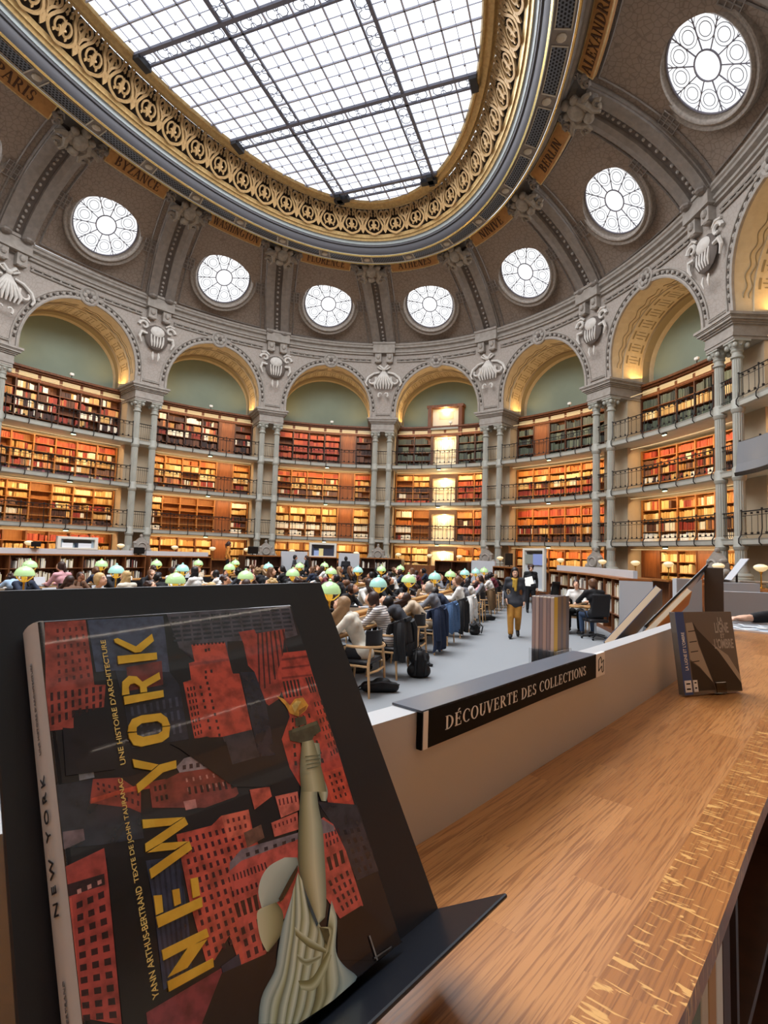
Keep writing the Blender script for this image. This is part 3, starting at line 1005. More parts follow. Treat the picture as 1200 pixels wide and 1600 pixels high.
# carved ornaments in the spandrels
def scroll(mb, cx, cy, r, turns, sg, h, th, start=0.0):
    n = int(10 * turns)
    mb.tube([(cx + sg * r * (1 - .8 * t / n) * math.cos(start + 2 * math.pi * turns * t / n), cy + r * (1 - .8 * t / n) * math.sin(start + 2 * math.pi * turns * t / n), h) for t in range(n + 1)], [th * (1 - .5 * t / n) for t in range(n + 1)], 6)
ORN = mat('pale_relief', 'c9c3bb', .7, var=.4, scale=6, col2='a39b92')
ORN_D = mat('relief_ground', '5f554e', .8)
for k in range(0, 8):
    z0 = 12.52
    M = frame_at(k, BAY / 2, foff(z0) + .05, z0)
    # local x right, y up, z out of the wall
    M = M @ Matrix(((1, 0, 0, 0), (0, 0, -1, 0), (0, 1, 0, 0), (0, 0, 0, 1)))
    typ = 'A' if k in (0, 3, 4, 7) else 'B'
    root = empty('spandrel_ornament', mtx=M @ Matrix.Diagonal((1.2, 1.2, 1.1, 1)))
    mb = MB(); mb.smooth = True
    if typ == 'A':
        tag(root, 'pale carved sheaf tied with ribbons above pillars between %s arches' % piername(k), 'carving', 'carved spandrel ornaments')
        for j in range(-3, 4):
            mb.tube([(0, .38, .1), (j * .07, .05, .16), (j * .15, -.35, .12), (j * .13, -.55, .06)], [.05, .06, .06, .03], 6)
        mb.ball((0, .42, .14), (.12, .1, .1), 8, 5)
        mb.build('sheaf', ORN, root)
        mb = MB(); mb.smooth = True
        for sg in (-1, 1):
            mb.tube([(0, .42, .14), (sg * .2, .62, .14), (sg * .32, .55, .12), (sg * .12, .42, .12)], [.06, .07, .06, .04], 6)
            scroll(mb, sg * .62, -.12, .28, .7, sg, .1, .07, 2.6)
            mb.tube([(sg * .2, .28, .1), (sg * .5, .22, .1), (sg * .78, .02, .1), (sg * .9, -.25, .1), (sg * .82, -.42, .1)], [.05, .06, .07, .06, .04], 6)
            scroll(mb, sg * .12, -.85, .16, .6, sg, .08, .05, -1.0)
        mb.build('ribbon', ORN, root)
    else:
        tag(root, 'pale carved shield with curling horns above pillars between %s arches' % piername(k), 'carving', 'carved spandrel ornaments')
        mb.ball((0, .05, .05), (.5, .55, .12), 14, 8)
        mb.build('shield', ORN_D, root)
        mb = MB(); mb.smooth = True
        mb.ball((0, .28, .14), (.3, .24, .1), 12, 6)
        for j in (-2, -1, 0, 1, 2):
            mb.tube([(j * .13, .12, .14), (j * .13, .02, .16), (j * .12, -.2, .17), (j * .10, -.38, .12)], [.03, .03, .045, .02], 5)
        mb.build('relief', ORN, root)
        for sg in (-1, 1):
            mb = MB(); mb.smooth = True
            scroll(mb, sg * .55, .42, .22, .9, sg, .1, .075, 0)
            mb.tube([(sg * .35, .6, .08), (sg * .5, .72, .1), (sg * .72, .68, .1)], [.05, .06, .04], 6)
            mb.tube([(sg * .42, .1, .12), (sg * .66, .12, .12), (sg * .72, -.08, .1), (sg * .62, -.3, .08)], [.06, .08, .06, .03], 6)
            mb.build('horn', ORN, root)
            mb = MB(); mb.smooth = True
            mb.tube([(sg * .12, -.6, .06), (sg * .13, -.78, .08), (sg * .1, -.95, .05)], [.02, .05, .02], 5)
            mb.build('drop', ORN, root)
for k in range(0, 8):
    z0 = 13.43
    M = frame_at(k, 0, foff(z0) + .03, z0) @ Matrix(((1, 0, 0, 0), (0, 0, -1, 0), (0, 1, 0, 0), (0, 0, 0, 1)))
    root = empty('carved_rosette', mtx=M)
    tag(root, 'round carved rosette over the crown of the %s arch' % bayname(k), 'carving', 'rosettes over the arches')
    mb = MB(); mb.smooth = True
    mb.lathe([(.44, -.05), (.44, .06), (.38, .1), (.32, .06), (.3, .04)], 24)
    for j in range(6):
        a = math.pi / 3 * j
        mb.ball((.2 * math.cos(a), .2 * math.sin(a), .08), (.11, .11, .06), 8, 5)
    for sg in (-1, 1):
        mb.ball((sg * .55, -.02, .02), (.15, .1, .06), 8, 5)
        mb.ball((sg * .74, -.05, .02), (.1, .07, .05), 8, 5)
    mb.build('petals', STONE, root)
    mb = MB(); mb.ball((0, 0, .1), (.1, .1, .08), 10, 6); mb.build('heart', ORN_D, root)

# ------------------------------------------------------------------ twin columns
def column_parts():
    base = MB(); base.smooth = True
    base.lathe([(.36, 1.42), (.36, 1.50), (.33, 1.52), (.34, 1.58), (.30, 1.64), (.26, 1.66), (.25, 1.72), (.22, 1.80), (.2, 1.9)], 24)
    shaft = MB()
    for r0, r1, za, zb in ((.178, .172, 1.88, Z3 - .02), (.172, .168, Z3, Z2 - .02), (.168, .163, Z2, Z1 - .02), (.163, .150, Z1, 8.86)):
        shaft.lathe([(r0, za), (r1, zb)], 32, flute=1, fd=.016)
    rings = MB(); rings.smooth = True
    for zr in (Z3, Z2, Z1):
        rings.lathe([(.165, zr - .12), (.2, zr - .08), (.205, zr - .03), (.22, zr), (.2, zr + .03), (.2, zr + .3), (.175, zr + .34)], 24)
    cap = MB(); cap.smooth = True
    cap.lathe([(.155, 8.72), (.2, 8.75), (.2, 8.80), (.16, 8.83), (.155, 8.93), (.185, 8.96), (.19, 9.0), (.17, 9.03), (.2, 9.1), (.26, 9.22), (.28, 9.26)], 24)
    for sx in (-1, 1):
        for sy in (-1, 1):
            cap.ball((sx * .2, sy * .2, 9.14), (.085, .085, .1), 8, 6)
        cap.ball((sx * .2, 0, 9.18), (.06, .08, .07), 6, 5)
        cap.ball((0, sx * .2, 9.18), (.08, .06, .07), 6, 5)
    cap.box((0, 0, 9.29), (.56, .56, .07))
    return [('base', base.mesh('column_base', COLGREY)), ('shaft', shaft.mesh('column_shaft', COLGREY)), ('collar', rings.mesh('column_collar', COLGREY)), ('capital', cap.mesh('column_capital', COLGREY))]
CP = column_parts()
for k in range(0, 8):
    for sg, side in ((-1, 'left'), (1, 'right')):
        M = frame_at(k, BAY / 2 + sg * HW, 0, 0)
        root = empty('column', mtx=M)
        tag(root, '%s column of the grey twin pair between the %s bays' % (side, piername(k)), 'column', 'twin columns round the room')
        for nm, me in CP:
            o = bpy.data.objects.new(nm, me); COL.objects.link(o); o.parent = root

# stone pedestal with round vent in front of each pair
def pedestal():
    b = MB()
    b.rbox((0, .1, .72), (1.66, .86, 1.44), .03)
    b.rbox((0, .1, 1.40), (1.78, .98, .08), .02)
    c = MB(); c.smooth = True
    c.prism([(-.46, 1.44), (.46, 1.44), (.5, 1.62), (.36, 1.7), (.38, 1.95), (.2, 2.16), (.0, 2.34), (-.2, 2.16), (-.38, 1.95), (-.36, 1.7), (-.5, 1.62)], -.62, -.34, lambda x, z, y: V((x, y, z)))
    for sg in (-1, 1):
        c.ball((sg * .42, -.5, 1.66), (.13, .16, .13), 8, 6)
        c.ball((sg * .3, -.5, 2.02), (.1, .16, .1), 8, 6)
    c.ball((0, -.48, 2.38), (.08, .1, .1), 8, 6)
    r = MB(); r.smooth = True
    M = Matrix.Rotation(math.radians(90), 3, 'X')
    r.lathe([(.17, 0), (.24, 0), (.25, .05), (.2, .09), (.16, .04)], 20, (0, -.62, 1.84), M)
    d = MB(); d.lathe([(.0001, 0), (.17, 0), (.17, .03), (.0001, .03)], 20, (0, -.62, 1.84), M)
    return [('plinth', b.mesh('plinth', STONE)), ('crest', c.mesh('crest', STONE)), ('vent_ring', r.mesh('vent_ring', STONE)), ('vent', d.mesh('vent', mat('vent_dark', '3b3733', .8)))]
PP_ = pedestal()
for k in range(0, 8):
    root = empty('stone_pedestal', mtx=frame_at(k, BAY / 2, 0, 0))
    tag(root, 'grey stone pedestal with round vent under columns between %s' % piername(k), 'pedestal', 'pedestals under the columns')
    for nm, me in PP_:
        o = bpy.data.objects.new(nm, me); COL.objects.link(o); o.parent = root

# ------------------------------------------------------------------ galleries
LEVN = {1: 'first', 2: 'second', 3: 'third'}
for lev, zr in ((1, Z3), (2, Z2), (3, Z1)):
    mb = MB()
    z0, z1 = zr + .05, zr + .26
    sweep(mb, [(.10, z0 + .03), (.12, z1 - .05), (.15, z1), (-1.9, z1), (-1.9, z0 + .06), (.02, z0)], sk(-1, -BAY / 2), sk(9, BAY / 2), 160)
    tag(mb.build('trim_%d' % (40 + lev), SLABM), kind='structure')
def bay_curve(k, u0, u1, off, z, n=12):
    return [W(k, u0 + (u1 - u0) * i / n, off, z) for i in range(n + 1)]
for lev, zr in ((1, Z3), (2, Z2), (3, Z1)):
    zb = zr + .26
    for k in range(0, 9):
        c0 = W(k, 0, .1, zb)
        root = empty('gallery_railing', c0)
        tag(root, 'black iron railing of the %s gallery in front of %s bay' % (LEVN[lev], bayname(k)), 'railing', 'railings of the galleries')
        u0, u1 = -BAY / 2 + .64, BAY / 2 - .64
        def T(u, off, z): return W(k, u, off, z) - c0
        def bar_(name, z, r):
            mb = MB(); mb.tube([T(u0 + (u1 - u0) * i / 12, .10, z) for i in range(13)], r, 4); mb.build(name, IRON, root)
        bar_('handrail', zb + .86, .021)
        ns = 6
        inf = MB()
        for z in (zb + .72, zb + .12): inf.tube([T(u0 + (u1 - u0) * i / 12, .10, z) for i in range(13)], .011, 4)
        for i in range(ns + 1):
            u = u0 + (u1 - u0) * i / ns
            mb = MB()
            mb.tube([T(u, .12, zb - .22), T(u, .2, zb - .14), T(u, .2, zb), T(u, .13, zb + .1), T(u, .10, zb + .3), T(u, .10, zb + .9)], [.016, .02, .02, .02, .017, .017], 5)
            mb.ball(T(u, .10, zb + .9), .035, 6, 4)
            mb.build('post', IRON, root)
            if i < ns:
                for q in (.2, .5, .8):
                    uu = u + (u1 - u0) / ns * q
                    inf.tube([T(uu, .10, zb + .12), T(uu, .10, zb + .72)], .0085, 4)
                    inf.box(T(uu, .10, zb + .79), (.06, .06, .06))
                    inf.box(T(uu, .10, zb + .16), (.06, .06, .06))
        inf.build('railing_lattice', IRON, root)
    for k in range(0, 8):
        c0 = W(k, BAY / 2, .08, zb)
        mb = MB()
        for z, r in ((zb + .86, .024), (zb + .72, .013), (zb + .12, .013)):
            mb.tube([W(k, BAY / 2 + u, .06, z) - c0 for u in (-.3, 0, .3)], r, 4)
        for u in (-.2, -.1, 0, .1, .2):
            mb.tube([W(k, BAY / 2 + u, .06, zb + .05) - c0, W(k, BAY / 2 + u, .06, zb + .86) - c0], .011, 4)
        o = mb.build('short_railing', IRON); o.location = c0
        tag(o, 'short %s gallery railing between the twin columns of %s' % (LEVN[lev], piername(k)), 'railing', 'short railings between columns')
# ------------------------------------------------------------------ wall bookcases on four levels
PAL = {
 'R': ['a8432c', 'b9522f', '8f3323', 'c0603a', '9c3a2a'],
 'O': ['c8742f', 'b8602a', 'd08a45', 'a85426', 'c98450'],
 'T': ['d9b878', 'e0c68e', 'c9a160', 'b98a4a', 'ecd9a8'],
 'W': ['efe8d8', 'e6dcc2', 'f4efe2', 'd8c8a2', 'efe6d0'],
 'K': ['4a2c20', '5d3a28', '3a2320', '6e4630', '2e2020', '7b5640'],
 'X': ['4a2c20', 'e6dcc2', '8f3323', 'c9a160', '3a2320', 'efe6d2', '6e4630'],
 'G': ['4b5649', '3a453f', '67705e', '565c50', '2f3633'],
 'M': ['d9b878', 'a8432c', 'e6dcc2', '5d3a28', 'c98450', '7b5640', 'b98a4a', '8f3323'],
 'P': ['5d3038', '4a2a34', '70404a', '3c2a30', 'b9a58c'],
}
FO, BHW, BD = -1.50, 2.70, .34
BOOKS = []
TOPZ = {0: 2.44, 1: Z2 - .06, 2: Z1 - .06, 3: 9.42}
BOTZ = {0: .12, 1: Z3 + .30, 2: Z2 + .30, 3: Z1 + .30}
NROW = {}
SPEC = {
 0: {3: ('bbbbbb', 'XRXKX'), 2: ('bbbbbb', 'OTTKP'), 1: ('bbebbb', 'TTKXK'), 0: ('bbbbbb', 'TRTTK')},
 1: {3: ('bbbbbb', 'XMXXK'), 2: ('bbbbbb', 'RMTMP'), 1: ('bbebbb', 'TTMXK'), 0: ('bbbbbb', 'RTTTK')},
 2: {3: ('bbbbDb', 'XMXKK'), 2: ('bbbbDb', 'OTTMK'), 1: ('beeeDb', 'WTXXW'), 0: ('bbbbDb', 'TTTTK')},
 3: {3: ('bbbbDb', 'RRRRK'), 2: ('bbbbDb', 'RMTMK'), 1: ('bbbbDb', 'TTWW'), 0: ('bbbbbb', 'TTOTK')},
 4: {3: ('bbNbb', 'GGGG'), 2: ('bbNbb', 'TTKXR'), 1: ('beNbb', 'WOWX'), 0: ('bbNbb', 'TTTOK')},
 5: {3: ('bDbbbb', 'GGGG'), 2: ('bbbbbb', 'OTMRK'), 1: ('bbbbbb', 'ROMK'), 0: ('bbbbbb', 'OTTTK')},
 6: {3: ('bbbbbb', 'GTGG'), 2: ('bbbbbb', 'RMMXK'), 1: ('bbbbbb', 'MTMW'), 0: ('DbbDbb', 'TTTTK')},
 7: {3: ('bbbbbb', 'GTGK'), 2: ('bbbbbb', 'ROTXK'), 1: ('bbbbbb', 'OTTW'), 0: ('bbbbbb', 'TTTTK')},
 8: {3: ('bbbbbb', 'GGKK'), 2: ('bbbbbb', 'OTTXK'), 1: ('bbbbbb', 'OTTW'), 0: ('bbbbbb', 'TTTTK')},
}
LEVW = {0: 'ground floor', 1: 'first gallery', 2: 'second gallery', 3: 'top gallery'}
ROWW = ['top', 'second', 'third', 'fourth', 'lowest']
STRIP = emat('strip_lamp_glow', 'ffd9a0', .3)
HEADER = mat('header_panel', 'cdb78a', .25)
CREAM = mat('cream_paint', 'eadfc4', .6)
rng = random.Random(11)
def wbox(mb, k, c0, u0, u1, o0, o1, z0, z1, n=1):
    """box bent along the wall, relative to c0"""
    A = [[W(k, u0 + (u1 - u0) * i / n, o, z) - c0 for i in range(n + 1)] for z in (z0, z1) for o in (o0, o1)]
    a, b, d, e = A
    mb.grid([a, b]); mb.grid([b, e]); mb.grid([e, d]); mb.grid([d, a])
    for i in (0, n): mb.add([a[i], b[i], e[i], d[i]], [(0, 1, 2, 3)])
def add_books(k, lev, ui, ri, u0, u1, z0, z1, pal):
    cols = PAL[pal]
    fillmode = rng.random()
    u, n = u0 + .015, 0
    hmax = z1 - z0 - .04
    runcol = rng.choice(cols)
    stop = u1 - (.0 if fillmode < .86 else rng.uniform(.1, .4))
    bh = rng.uniform(.74, .95)
    while True:
        w = rng.uniform(.024, .062) if lev != 1 else rng.uniform(.035, .085)
        if u + w > stop - .01: break
        if rng.random() < .3: runcol = rng.choice(cols)
        if rng.random() < .1: bh = rng.uniform(.66, .96)
        h = hmax * min(.97, bh * rng.uniform(.94, 1.04))
        d = rng.uniform(.17, .24)
        BOOKS.append(dict(k=k, lev=lev, ui=ui, ri=ri, n=n, u=u + w / 2, off=FO - .03 - d / 2 - rng.uniform(0, .03), z=z0 + .001, w=w * .96, h=h, d=d, col=runcol))
        u += w
        n += 1
        if rng.random() < .02: u += rng.uniform(.03, .1)
def shelf_light(k, lev, zl):
    p, t = W(k, 0, FO + .75, zl - .04), W(k, 0, FO - .05, zl - 1.0)
    wm = (.9, 1.0, 1.0, .5)[lev]
    o, z = area_light('shelf_light', p, BHW * 1.9, .05, t, SHELF_W * wm * (.62 if k > 8 else 1), 'ffeeda' if k > 8 else 'ffd6a0')
    x = frame_at(k, 0, 0, 0).to_3x3().col[0]
    y = z.cross(x).normalized(); x = y.cross(z)
    Mx = Matrix((x, y, z)).transposed().to_4x4(); Mx.translation = p
    o.matrix_world = Mx
for k in range(0, 9):
    for lev in range(4):
        units, rows = SPEC[k][lev]
        wts = [1.6 if c == 'N' else 1.0 for c in units]
        tot = sum(wts)
        edges = [-BHW]
        for w_ in wts: edges.append(edges[-1] + 2 * BHW * w_ / tot)
        z0, z1 = BOTZ[lev], TOPZ[lev]
        c0 = W(k, 0, FO, z0)
        root = empty('bookcase', c0)
        tag(root, 'tall wooden wall bookcase of the %s in the %s bay' % (LEVW[lev], bayname(k)), 'bookcase', 'wall bookcases')
        wood = WOOD_D if lev == 3 else WOOD
        woodl = WOOD_L if lev in (1, 2) else WOOD
        if lev == 0: woodl = WOOD_L
        pan = [[-BHW, BHW]]
        if 'N' in units:
            q_ = units.index('N'); pan = [[-BHW, edges[q_]], [edges[q_ + 1], BHW]]
        for e0, e1 in pan:
            mb = MB(); wbox(mb, k, c0, e0, e1, FO - BD - .03, FO - BD, z0, z1, 8)
            mb.build('back_panel', woodl, root)
        for e in edges:
            mb = MB(); wbox(mb, k, c0, e - .028, e + .028, FO - BD, FO + .015, z0, z1); mb.build('upright', woodl if lev in (1, 2) else wood, root)
        nr = len(rows)
        # spans between doors and niches
        spans, cur = [], None
        for i, c in enumerate(units):
            if c in 'be':
                cur = [edges[i], edges[i + 1]] if cur is None else [cur[0], edges[i + 1]]
            elif cur: spans.append(cur); cur = None
        if cur: spans.append(cur)
        zs = [z0 + (z1 - z0) * i / nr for i in range(nr + 1)]
        for i in range(nr + 1):
            for s_ in spans:
                mb = MB(); wbox(mb, k, c0, s_[0], s_[1], FO - BD, FO, zs[i] - (.03 if i else 0), zs[i] + (0 if i else .03), 3)
                mb.build('shelf', woodl, root)
        for i, c in enumerate(units):
            e0, e1 = edges[i], edges[i + 1]
            if c == 'D':
                dr = MB(); wbox(dr, k, c0, e0 + .03, e1 - .03, FO - .06, FO - .01, z0, z1, 2)
                d = dr.build('door', WOOD, root)
                pn = MB()
                for za, zb in ((.05, .45), (.5, .95)):
                    a_, b_ = z0 + (z1 - z0) * za, z0 + (z1 - z0) * zb
                    wbox(pn, k, c0, e0 + .16, e1 - .16, FO - .02, FO + .008, a_, b_, 2)
                pn.build('door_moulding', mat('door_panel_wood', '8a5128', .5, var=.6, scale=3, col2='693a1c', stretch=(6, 6, .6)), d)
            elif c == 'N':
                mb = MB()
                wbox(mb, k, c0, e0, e1, -1.94, -1.92, z0, z1, 2)
                mb.build('niche_wall', CREAM, root)
                fr = MB()
                for e in (e0 + .05, e1 - .05): wbox(fr, k, c0, e - .07, e + .07, FO - .1, FO + .02, z0, z1)
                wbox(fr, k, c0, e0, e1, FO - .1, FO + .02, z1 - .25 if lev < 3 else z1 - .02, z1)
                fr.build('niche_frame', WOOD_D, root)
                dr = MB()
                for a_, b_ in ((e0 + .14, (e0 + e1) / 2 - .03), ((e0 + e1) / 2 + .03, e1 - .14)):
                    wd = .05
                    top = z1 - .3 if lev < 3 else z1 - .05
                    for q0, q1, y0, y1 in ((a_, a_ + wd, z0, top), (b_ - wd, b_, z0, top), (a_, b_, top - .08, top), (a_, b_, z0, z0 + .2), (a_, b_, z0 + .8, z0 + .86)):
                        wbox(dr, k, c0, q0, q1, FO - .3, FO - .26, y0, y1)
                    for q in range(5):
                        uu = a_ + wd + (b_ - a_ - 2 * wd) * (q + .5) / 5
                        wbox(dr, k, c0, uu - .03, uu + .03, FO - .38, FO - .33, z0 + .9, top - .15)
                dr.build('glazed_door', mat('door_white', 'd8cdb4', .5), root)
                L = bpy.data.lights.new('niche_lamp', 'POINT'); L.energy = 26; L.color = lin('ffe2b0'); L.shadow_soft_size = .08
                lo = bpy.data.objects.new('niche_lamp', L); COL.objects.link(lo); lo.location = W(k, (e0 + e1) / 2, -1.62, z1 - .4)
            elif c == 'b':
                for r_ in range(nr):
                    if lev == 0 and r_ > 2: continue
                    za, zb = zs[nr - 1 - r_], zs[nr - r_]
                    p = rows[r_]
                    if k == 4 and i > 2: p = {3: 'GGGG', 2: 'TRRRK', 1: 'OXRK', 0: 'OTTOK'}[lev][r_]
                    if k == 3 and lev == 3 and i == 5: p = 'XKKKK'[r_]
                    if k == 4 and lev == 3: p = 'G'
                    if rng.random() < .025: continue
                    add_books(k, lev, i, r_, e0 + .03, e1 - .03, za, zb - .03, p)
        if lev == 3:
            mb = MB(); wbox(mb, k, c0, -BHW - .05, BHW + .05, FO - BD, FO + .05, 9.42, 9.50, 6); wbox(mb, k, c0, -BHW - .05, BHW + .05, FO - BD, FO + .1, 9.82, 9.9, 6); wbox(mb, k, c0, -BHW - .05, BHW + .05, FO - BD, FO + .2, 9.9, 10.0, 6); wbox(mb, k, c0, -BHW, BHW, FO - BD, FO - .02, 9.5, 9.82, 6)
            mb.build('cornice', WOOD, root)
            for i in range(6):
                mb = MB(); a_ = -BHW + 2 * BHW * i / 6
                wbox(mb, k, c0, a_ + .07, a_ + 2 * BHW / 6 - .07, FO - .02, FO + .01, 9.55, 9.77, 2)
                mb.build('header_panel', HEADER, root)
        # strip lamp under the gallery above
        zl = TOPZ[lev] + (.02 if lev < 3 else -.02)
        mb = MB(); wbox(mb, k, c0, -BHW + .1, BHW - .1, FO + .73, FO + .77, zl - .02, zl, 6)
        mb.build('strip_lamp', STRIP, root)
        shelf_light(k, lev, zl)
    # warm lamps that wash the arch
    for h in (-1, 1):
        p = W(k, h * 2.35, -.9, 10.2)
        t = W(k, h * 1.5, -.4, 13.0)
        o, z = area_light('arch_light', p, .5, 1.0, t, COVE_W, 'ffc46e')
        o.matrix_world = Matrix.Translation(p) @ z.to_track_quat('Z', 'Y').to_matrix().to_4x4()

# framed doorway above the niche in the ATHENES bay
c0 = W(4, 0, FO, 9.4)
root = empty('attic_doorway', c0)
tag(root, 'bright cream doorway in brown frame over the top gallery in ATHENES bay', 'doorway')
mb = MB()
for a_, b_, y0, y1 in ((-.98, -.78, 9.35, 11.25), (.78, .98, 9.35, 11.25), (-1.05, 1.05, 11.2, 11.36)):
    wbox(mb, 4, c0, a_, b_, FO - .35, FO + .12, y0, y1)
mb.build('frame', WOOD, root)
mb = MB(); wbox(mb, 4, c0, -.78, .78, FO - .32, FO - .28, 9.9, 11.2); mb.build('inner_wall', CREAM, root)
mb = MB()
for a_, b_, y0, y1 in ((-.4, .4, 10.5, 10.95), (-.46, .46, 10.95, 11.0)):
    wbox(mb, 4, c0, a_, b_, FO - .28, FO - .24, y0, y1)
mb.build('inner_moulding', mat('darker_cream', 'd9c69c', .6), root)  # moulding a tone darker than the cream wall
mb = MB(); wbox(mb, 4, c0, -.78, .78, FO - .35, FO + .16, 9.78, 9.9); mb.build('sill', SLABM, root)
L = bpy.data.lights.new('doorway_lamp', 'POINT'); L.energy = 14; L.color = lin('ffe2b0'); L.shadow_soft_size = .08
lo = bpy.data.objects.new('doorway_lamp', L); COL.objects.link(lo); lo.location = W(4, 0, FO + .02, 11.05)

# small spotlights on the bookcase cornices
for k in range(0, 8):
    for j, uu in enumerate((.35,)):
        M = frame_at(k, uu, FO + .2, 10.0)
        root = empty('spotlight', mtx=M)
        tag(root, 'small white spotlight on the bookcase cornice in the %s bay' % bayname(k), 'spotlight', 'spotlights on the cornices')
        mb = MB(); mb.tube([(0, 0, 0), (0, 0, .12)], .02, 5); mb.build('stem', IRON, root)
        mb = MB(); mb.rbox((0, 0, .18), (.2, .14, .14), .03); mb.build('lamp_head', mat('lamp_white', 'f4f2ea', .4), root)
    for lev, zr in ((1, Z3), (2, Z2), (3, Z1)):
        M = frame_at(k, 0.1, .02, zr + .045)
        root = empty('exit_light', mtx=M)
        tag(root, 'small green-lit lamp under the %s gallery edge in %s bay' % (LEVN[lev], bayname(k)), 'lamp', 'green lamps under the galleries')
        mb = MB(); mb.rbox((0, 0, -.03), (.26, .1, .06), .02); mb.build('housing', IRON, root)
        mb = MB(); mb.rbox((0, .0, -.07), (.2, .07, .03), .01); mb.build('lens', emat('green_glow', 'd8ffc8', 2.2), root)

def finish_books():
    """the 300 books that show largest become objects of their own, the rest one mass"""
    dg = bpy.context.evaluated_depsgraph_get()
    dg.update()
    inv = cam.matrix_world.inverted()
    cand = []
    for b in BOOKS:
        c = b['M'] @ V((0, 0, 0)) if 'M' in b else W(b['k'], b['u'], b['off'] + b['d'] / 2 + .01, b['z'] + b['h'] / 2)
        q = inv @ c
        b['vis'] = 0
        if q.z > -.3: continue
        x, y = 600 + FPX * q.x / -q.z, 800 - FPX * q.y / -q.z
        if not (8 < x < 1192 and 8 < y < 1592): continue
        n = (b['M'].to_3x3() @ V((0, 1, 0))) if 'M' in b else -(frame_at(b['k'], b['u'], 0, 0).to_3x3().col[1])
        if 'M' in b: n = b['nrm']
        dirv = (CAM_POS - c).normalized()
        fac = max(0, n.dot(dirv))
        b['area'] = b['w'] * b['h'] * fac * (FPX / -q.z) ** 2
        cand.append((b['area'], b, c))
    cand.sort(key=lambda t: -t[0])
    chosen = []
    for ar, b, c in cand:
        if len(chosen) >= 296: break
        d = (c - CAM_POS)
        hit, loc, *_ = SC.ray_cast(dg, CAM_POS, d.normalized(), distance=d.length - .02)
        if hit: continue
        chosen.append(b); b['vis'] = 1
    # base meshes
    def book_mesh(name):
        mb = MB()
        # cover shell with a rounded spine at +y, page block inside
        sp = [(-.5, -.5), (-.5, .42), (-.36, .48), (0, .5), (.36, .48), (.5, .42), (.5, -.5), (.40, -.5), (.40, .36), (-.40, .36), (-.40, -.5)]
        mb.prism(sp, 0, 1, lambda x, y, h: V((x, y, h)))
        for z in (.14, .8):
            mb.prism([(-.505, .3), (-.505, .43), (-.36, .5), (0, .525), (.36, .5), (.505, .43), (.505, .3)], z, z + .025, lambda x, y, h: V((x, y, h)))
        mb.m = 1
        mb.box((0, -.06, .5), (.8, .84, .96))
        return mb.mesh(name, [mat('book_cover_base', '6e4630'), mat('book_paper', 'e9e0cc', .9)])
    bm_ = book_mesh('book')
    CM = {}
    def cm(c):
        if c not in CM: CM[c] = mat('book_cloth_' + c, c, .55, var=.4, scale=20)
        return CM[c]
    CN = {'R': 'red', 'O': 'orange-brown', 'T': 'tan', 'W': 'cream', 'K': 'dark brown', 'G': 'dark green', 'P': 'plum'}
    def cname(c):
        r, g, bl = (int(c[i:i + 2], 16) for i in (0, 2, 4))
        mx = max(r, g, bl)
        if mx < 75: return 'near-black'
        if min(r, g, bl) > 190: return 'cream'
        if r > g * 1.55: return 'red' if g < 90 and r > 130 else ('orange' if r > 150 else 'dark brown')
        if g >= r and g > bl: return 'dark green'
        if r > 165: return 'tan'
        if bl > r: return 'blue'
        return 'brown' if r > g * 1.15 else 'grey'
    ORD = ['first', 'second', 'third', 'fourth', 'fifth', 'sixth']
    def nth(n):
        return '%d%s' % (n, 'th' if 10 < n % 100 < 14 else {1: 'st', 2: 'nd', 3: 'rd'}.get(n % 10, 'th'))
    for b in chosen:
        o = bpy.data.objects.new('book', bm_)
        COL.objects.link(o)
        if 'M' in b:
            o.matrix_world = b['M'] @ Matrix.Diagonal((b['w'], b['d'], b['h'], 1))
        else:
            F = frame_at(b['k'], b['u'], b['off'], b['z'])
            F = F @ Matrix.Rotation(math.pi, 4, 'Z')
            o.matrix_world = F @ Matrix.Diagonal((b['w'], b['d'], b['h'], 1))
        o.material_slots[0].link = 'OBJECT'
        o.material_slots[0].material = cm(b['col'])
        if 'lab' in b:
            lab = '%s %s' % (cname(b['col']), b['lab']); g = b['grp']
        else:
            rw = {0: ROWW}.get(b['lev'], ROWW)[b['ri']]
            lab = '%s book, %s from left, %s case, %s shelf, %s, %s bay' % (cname(b['col']), nth(b['n'] + 1), ORD[b['ui']], rw, LEVW[b['lev']], bayname(b['k']))
            g = 'books on the wall shelves'
        tag(o, lab, 'book', g)
    # the rest
    vs, fs, cols = [], [], []
    for b in BOOKS:
        if b['vis']: continue
        if 'M' in b: F = b['M']
        else: F = frame_at(b['k'], b['u'], b['off'], b['z'])
        n = len(vs)
        for z in (0, b['h']):
            for sx, sy in ((-1, -1), (1, -1), (1, 1), (-1, 1)):
                vs.append(F @ V((sx * b['w'] / 2, sy * b['d'] / 2, z)))
        fs += [(n + 3, n + 2, n + 1, n), (n + 4, n + 5, n + 6, n + 7), (n, n + 1, n + 5, n + 4), (n + 1, n + 2, n + 6, n + 5), (n + 2, n + 3, n + 7, n + 6), (n + 3, n, n + 4, n + 7)]
        cols += [lin(b['col'])] * 6
    me = bpy.data.meshes.new('shelved_books')
    me.from_pydata(vs, [], fs)
    at = me.attributes.new('book_colour', 'FLOAT_COLOR', 'FACE')
    at.data.foreach_set('color', [x for c in cols for x in (*c, 1.0)])
    mt = bpy.data.materials.new('many_book_bindings'); mt.use_nodes = True
    nt = mt.node_tree
    a = nt.nodes.new('ShaderNodeAttribute'); a.attribute_name = 'book_colour'
    nt.links.new(a.outputs['Color'], nt.nodes['Principled BSDF'].inputs['Base Color'])
    nt.nodes['Principled BSDF'].inputs['Roughness'].default_value = .6
    me.materials.append(mt)
    o = bpy.data.objects.new('shelved_books', me)
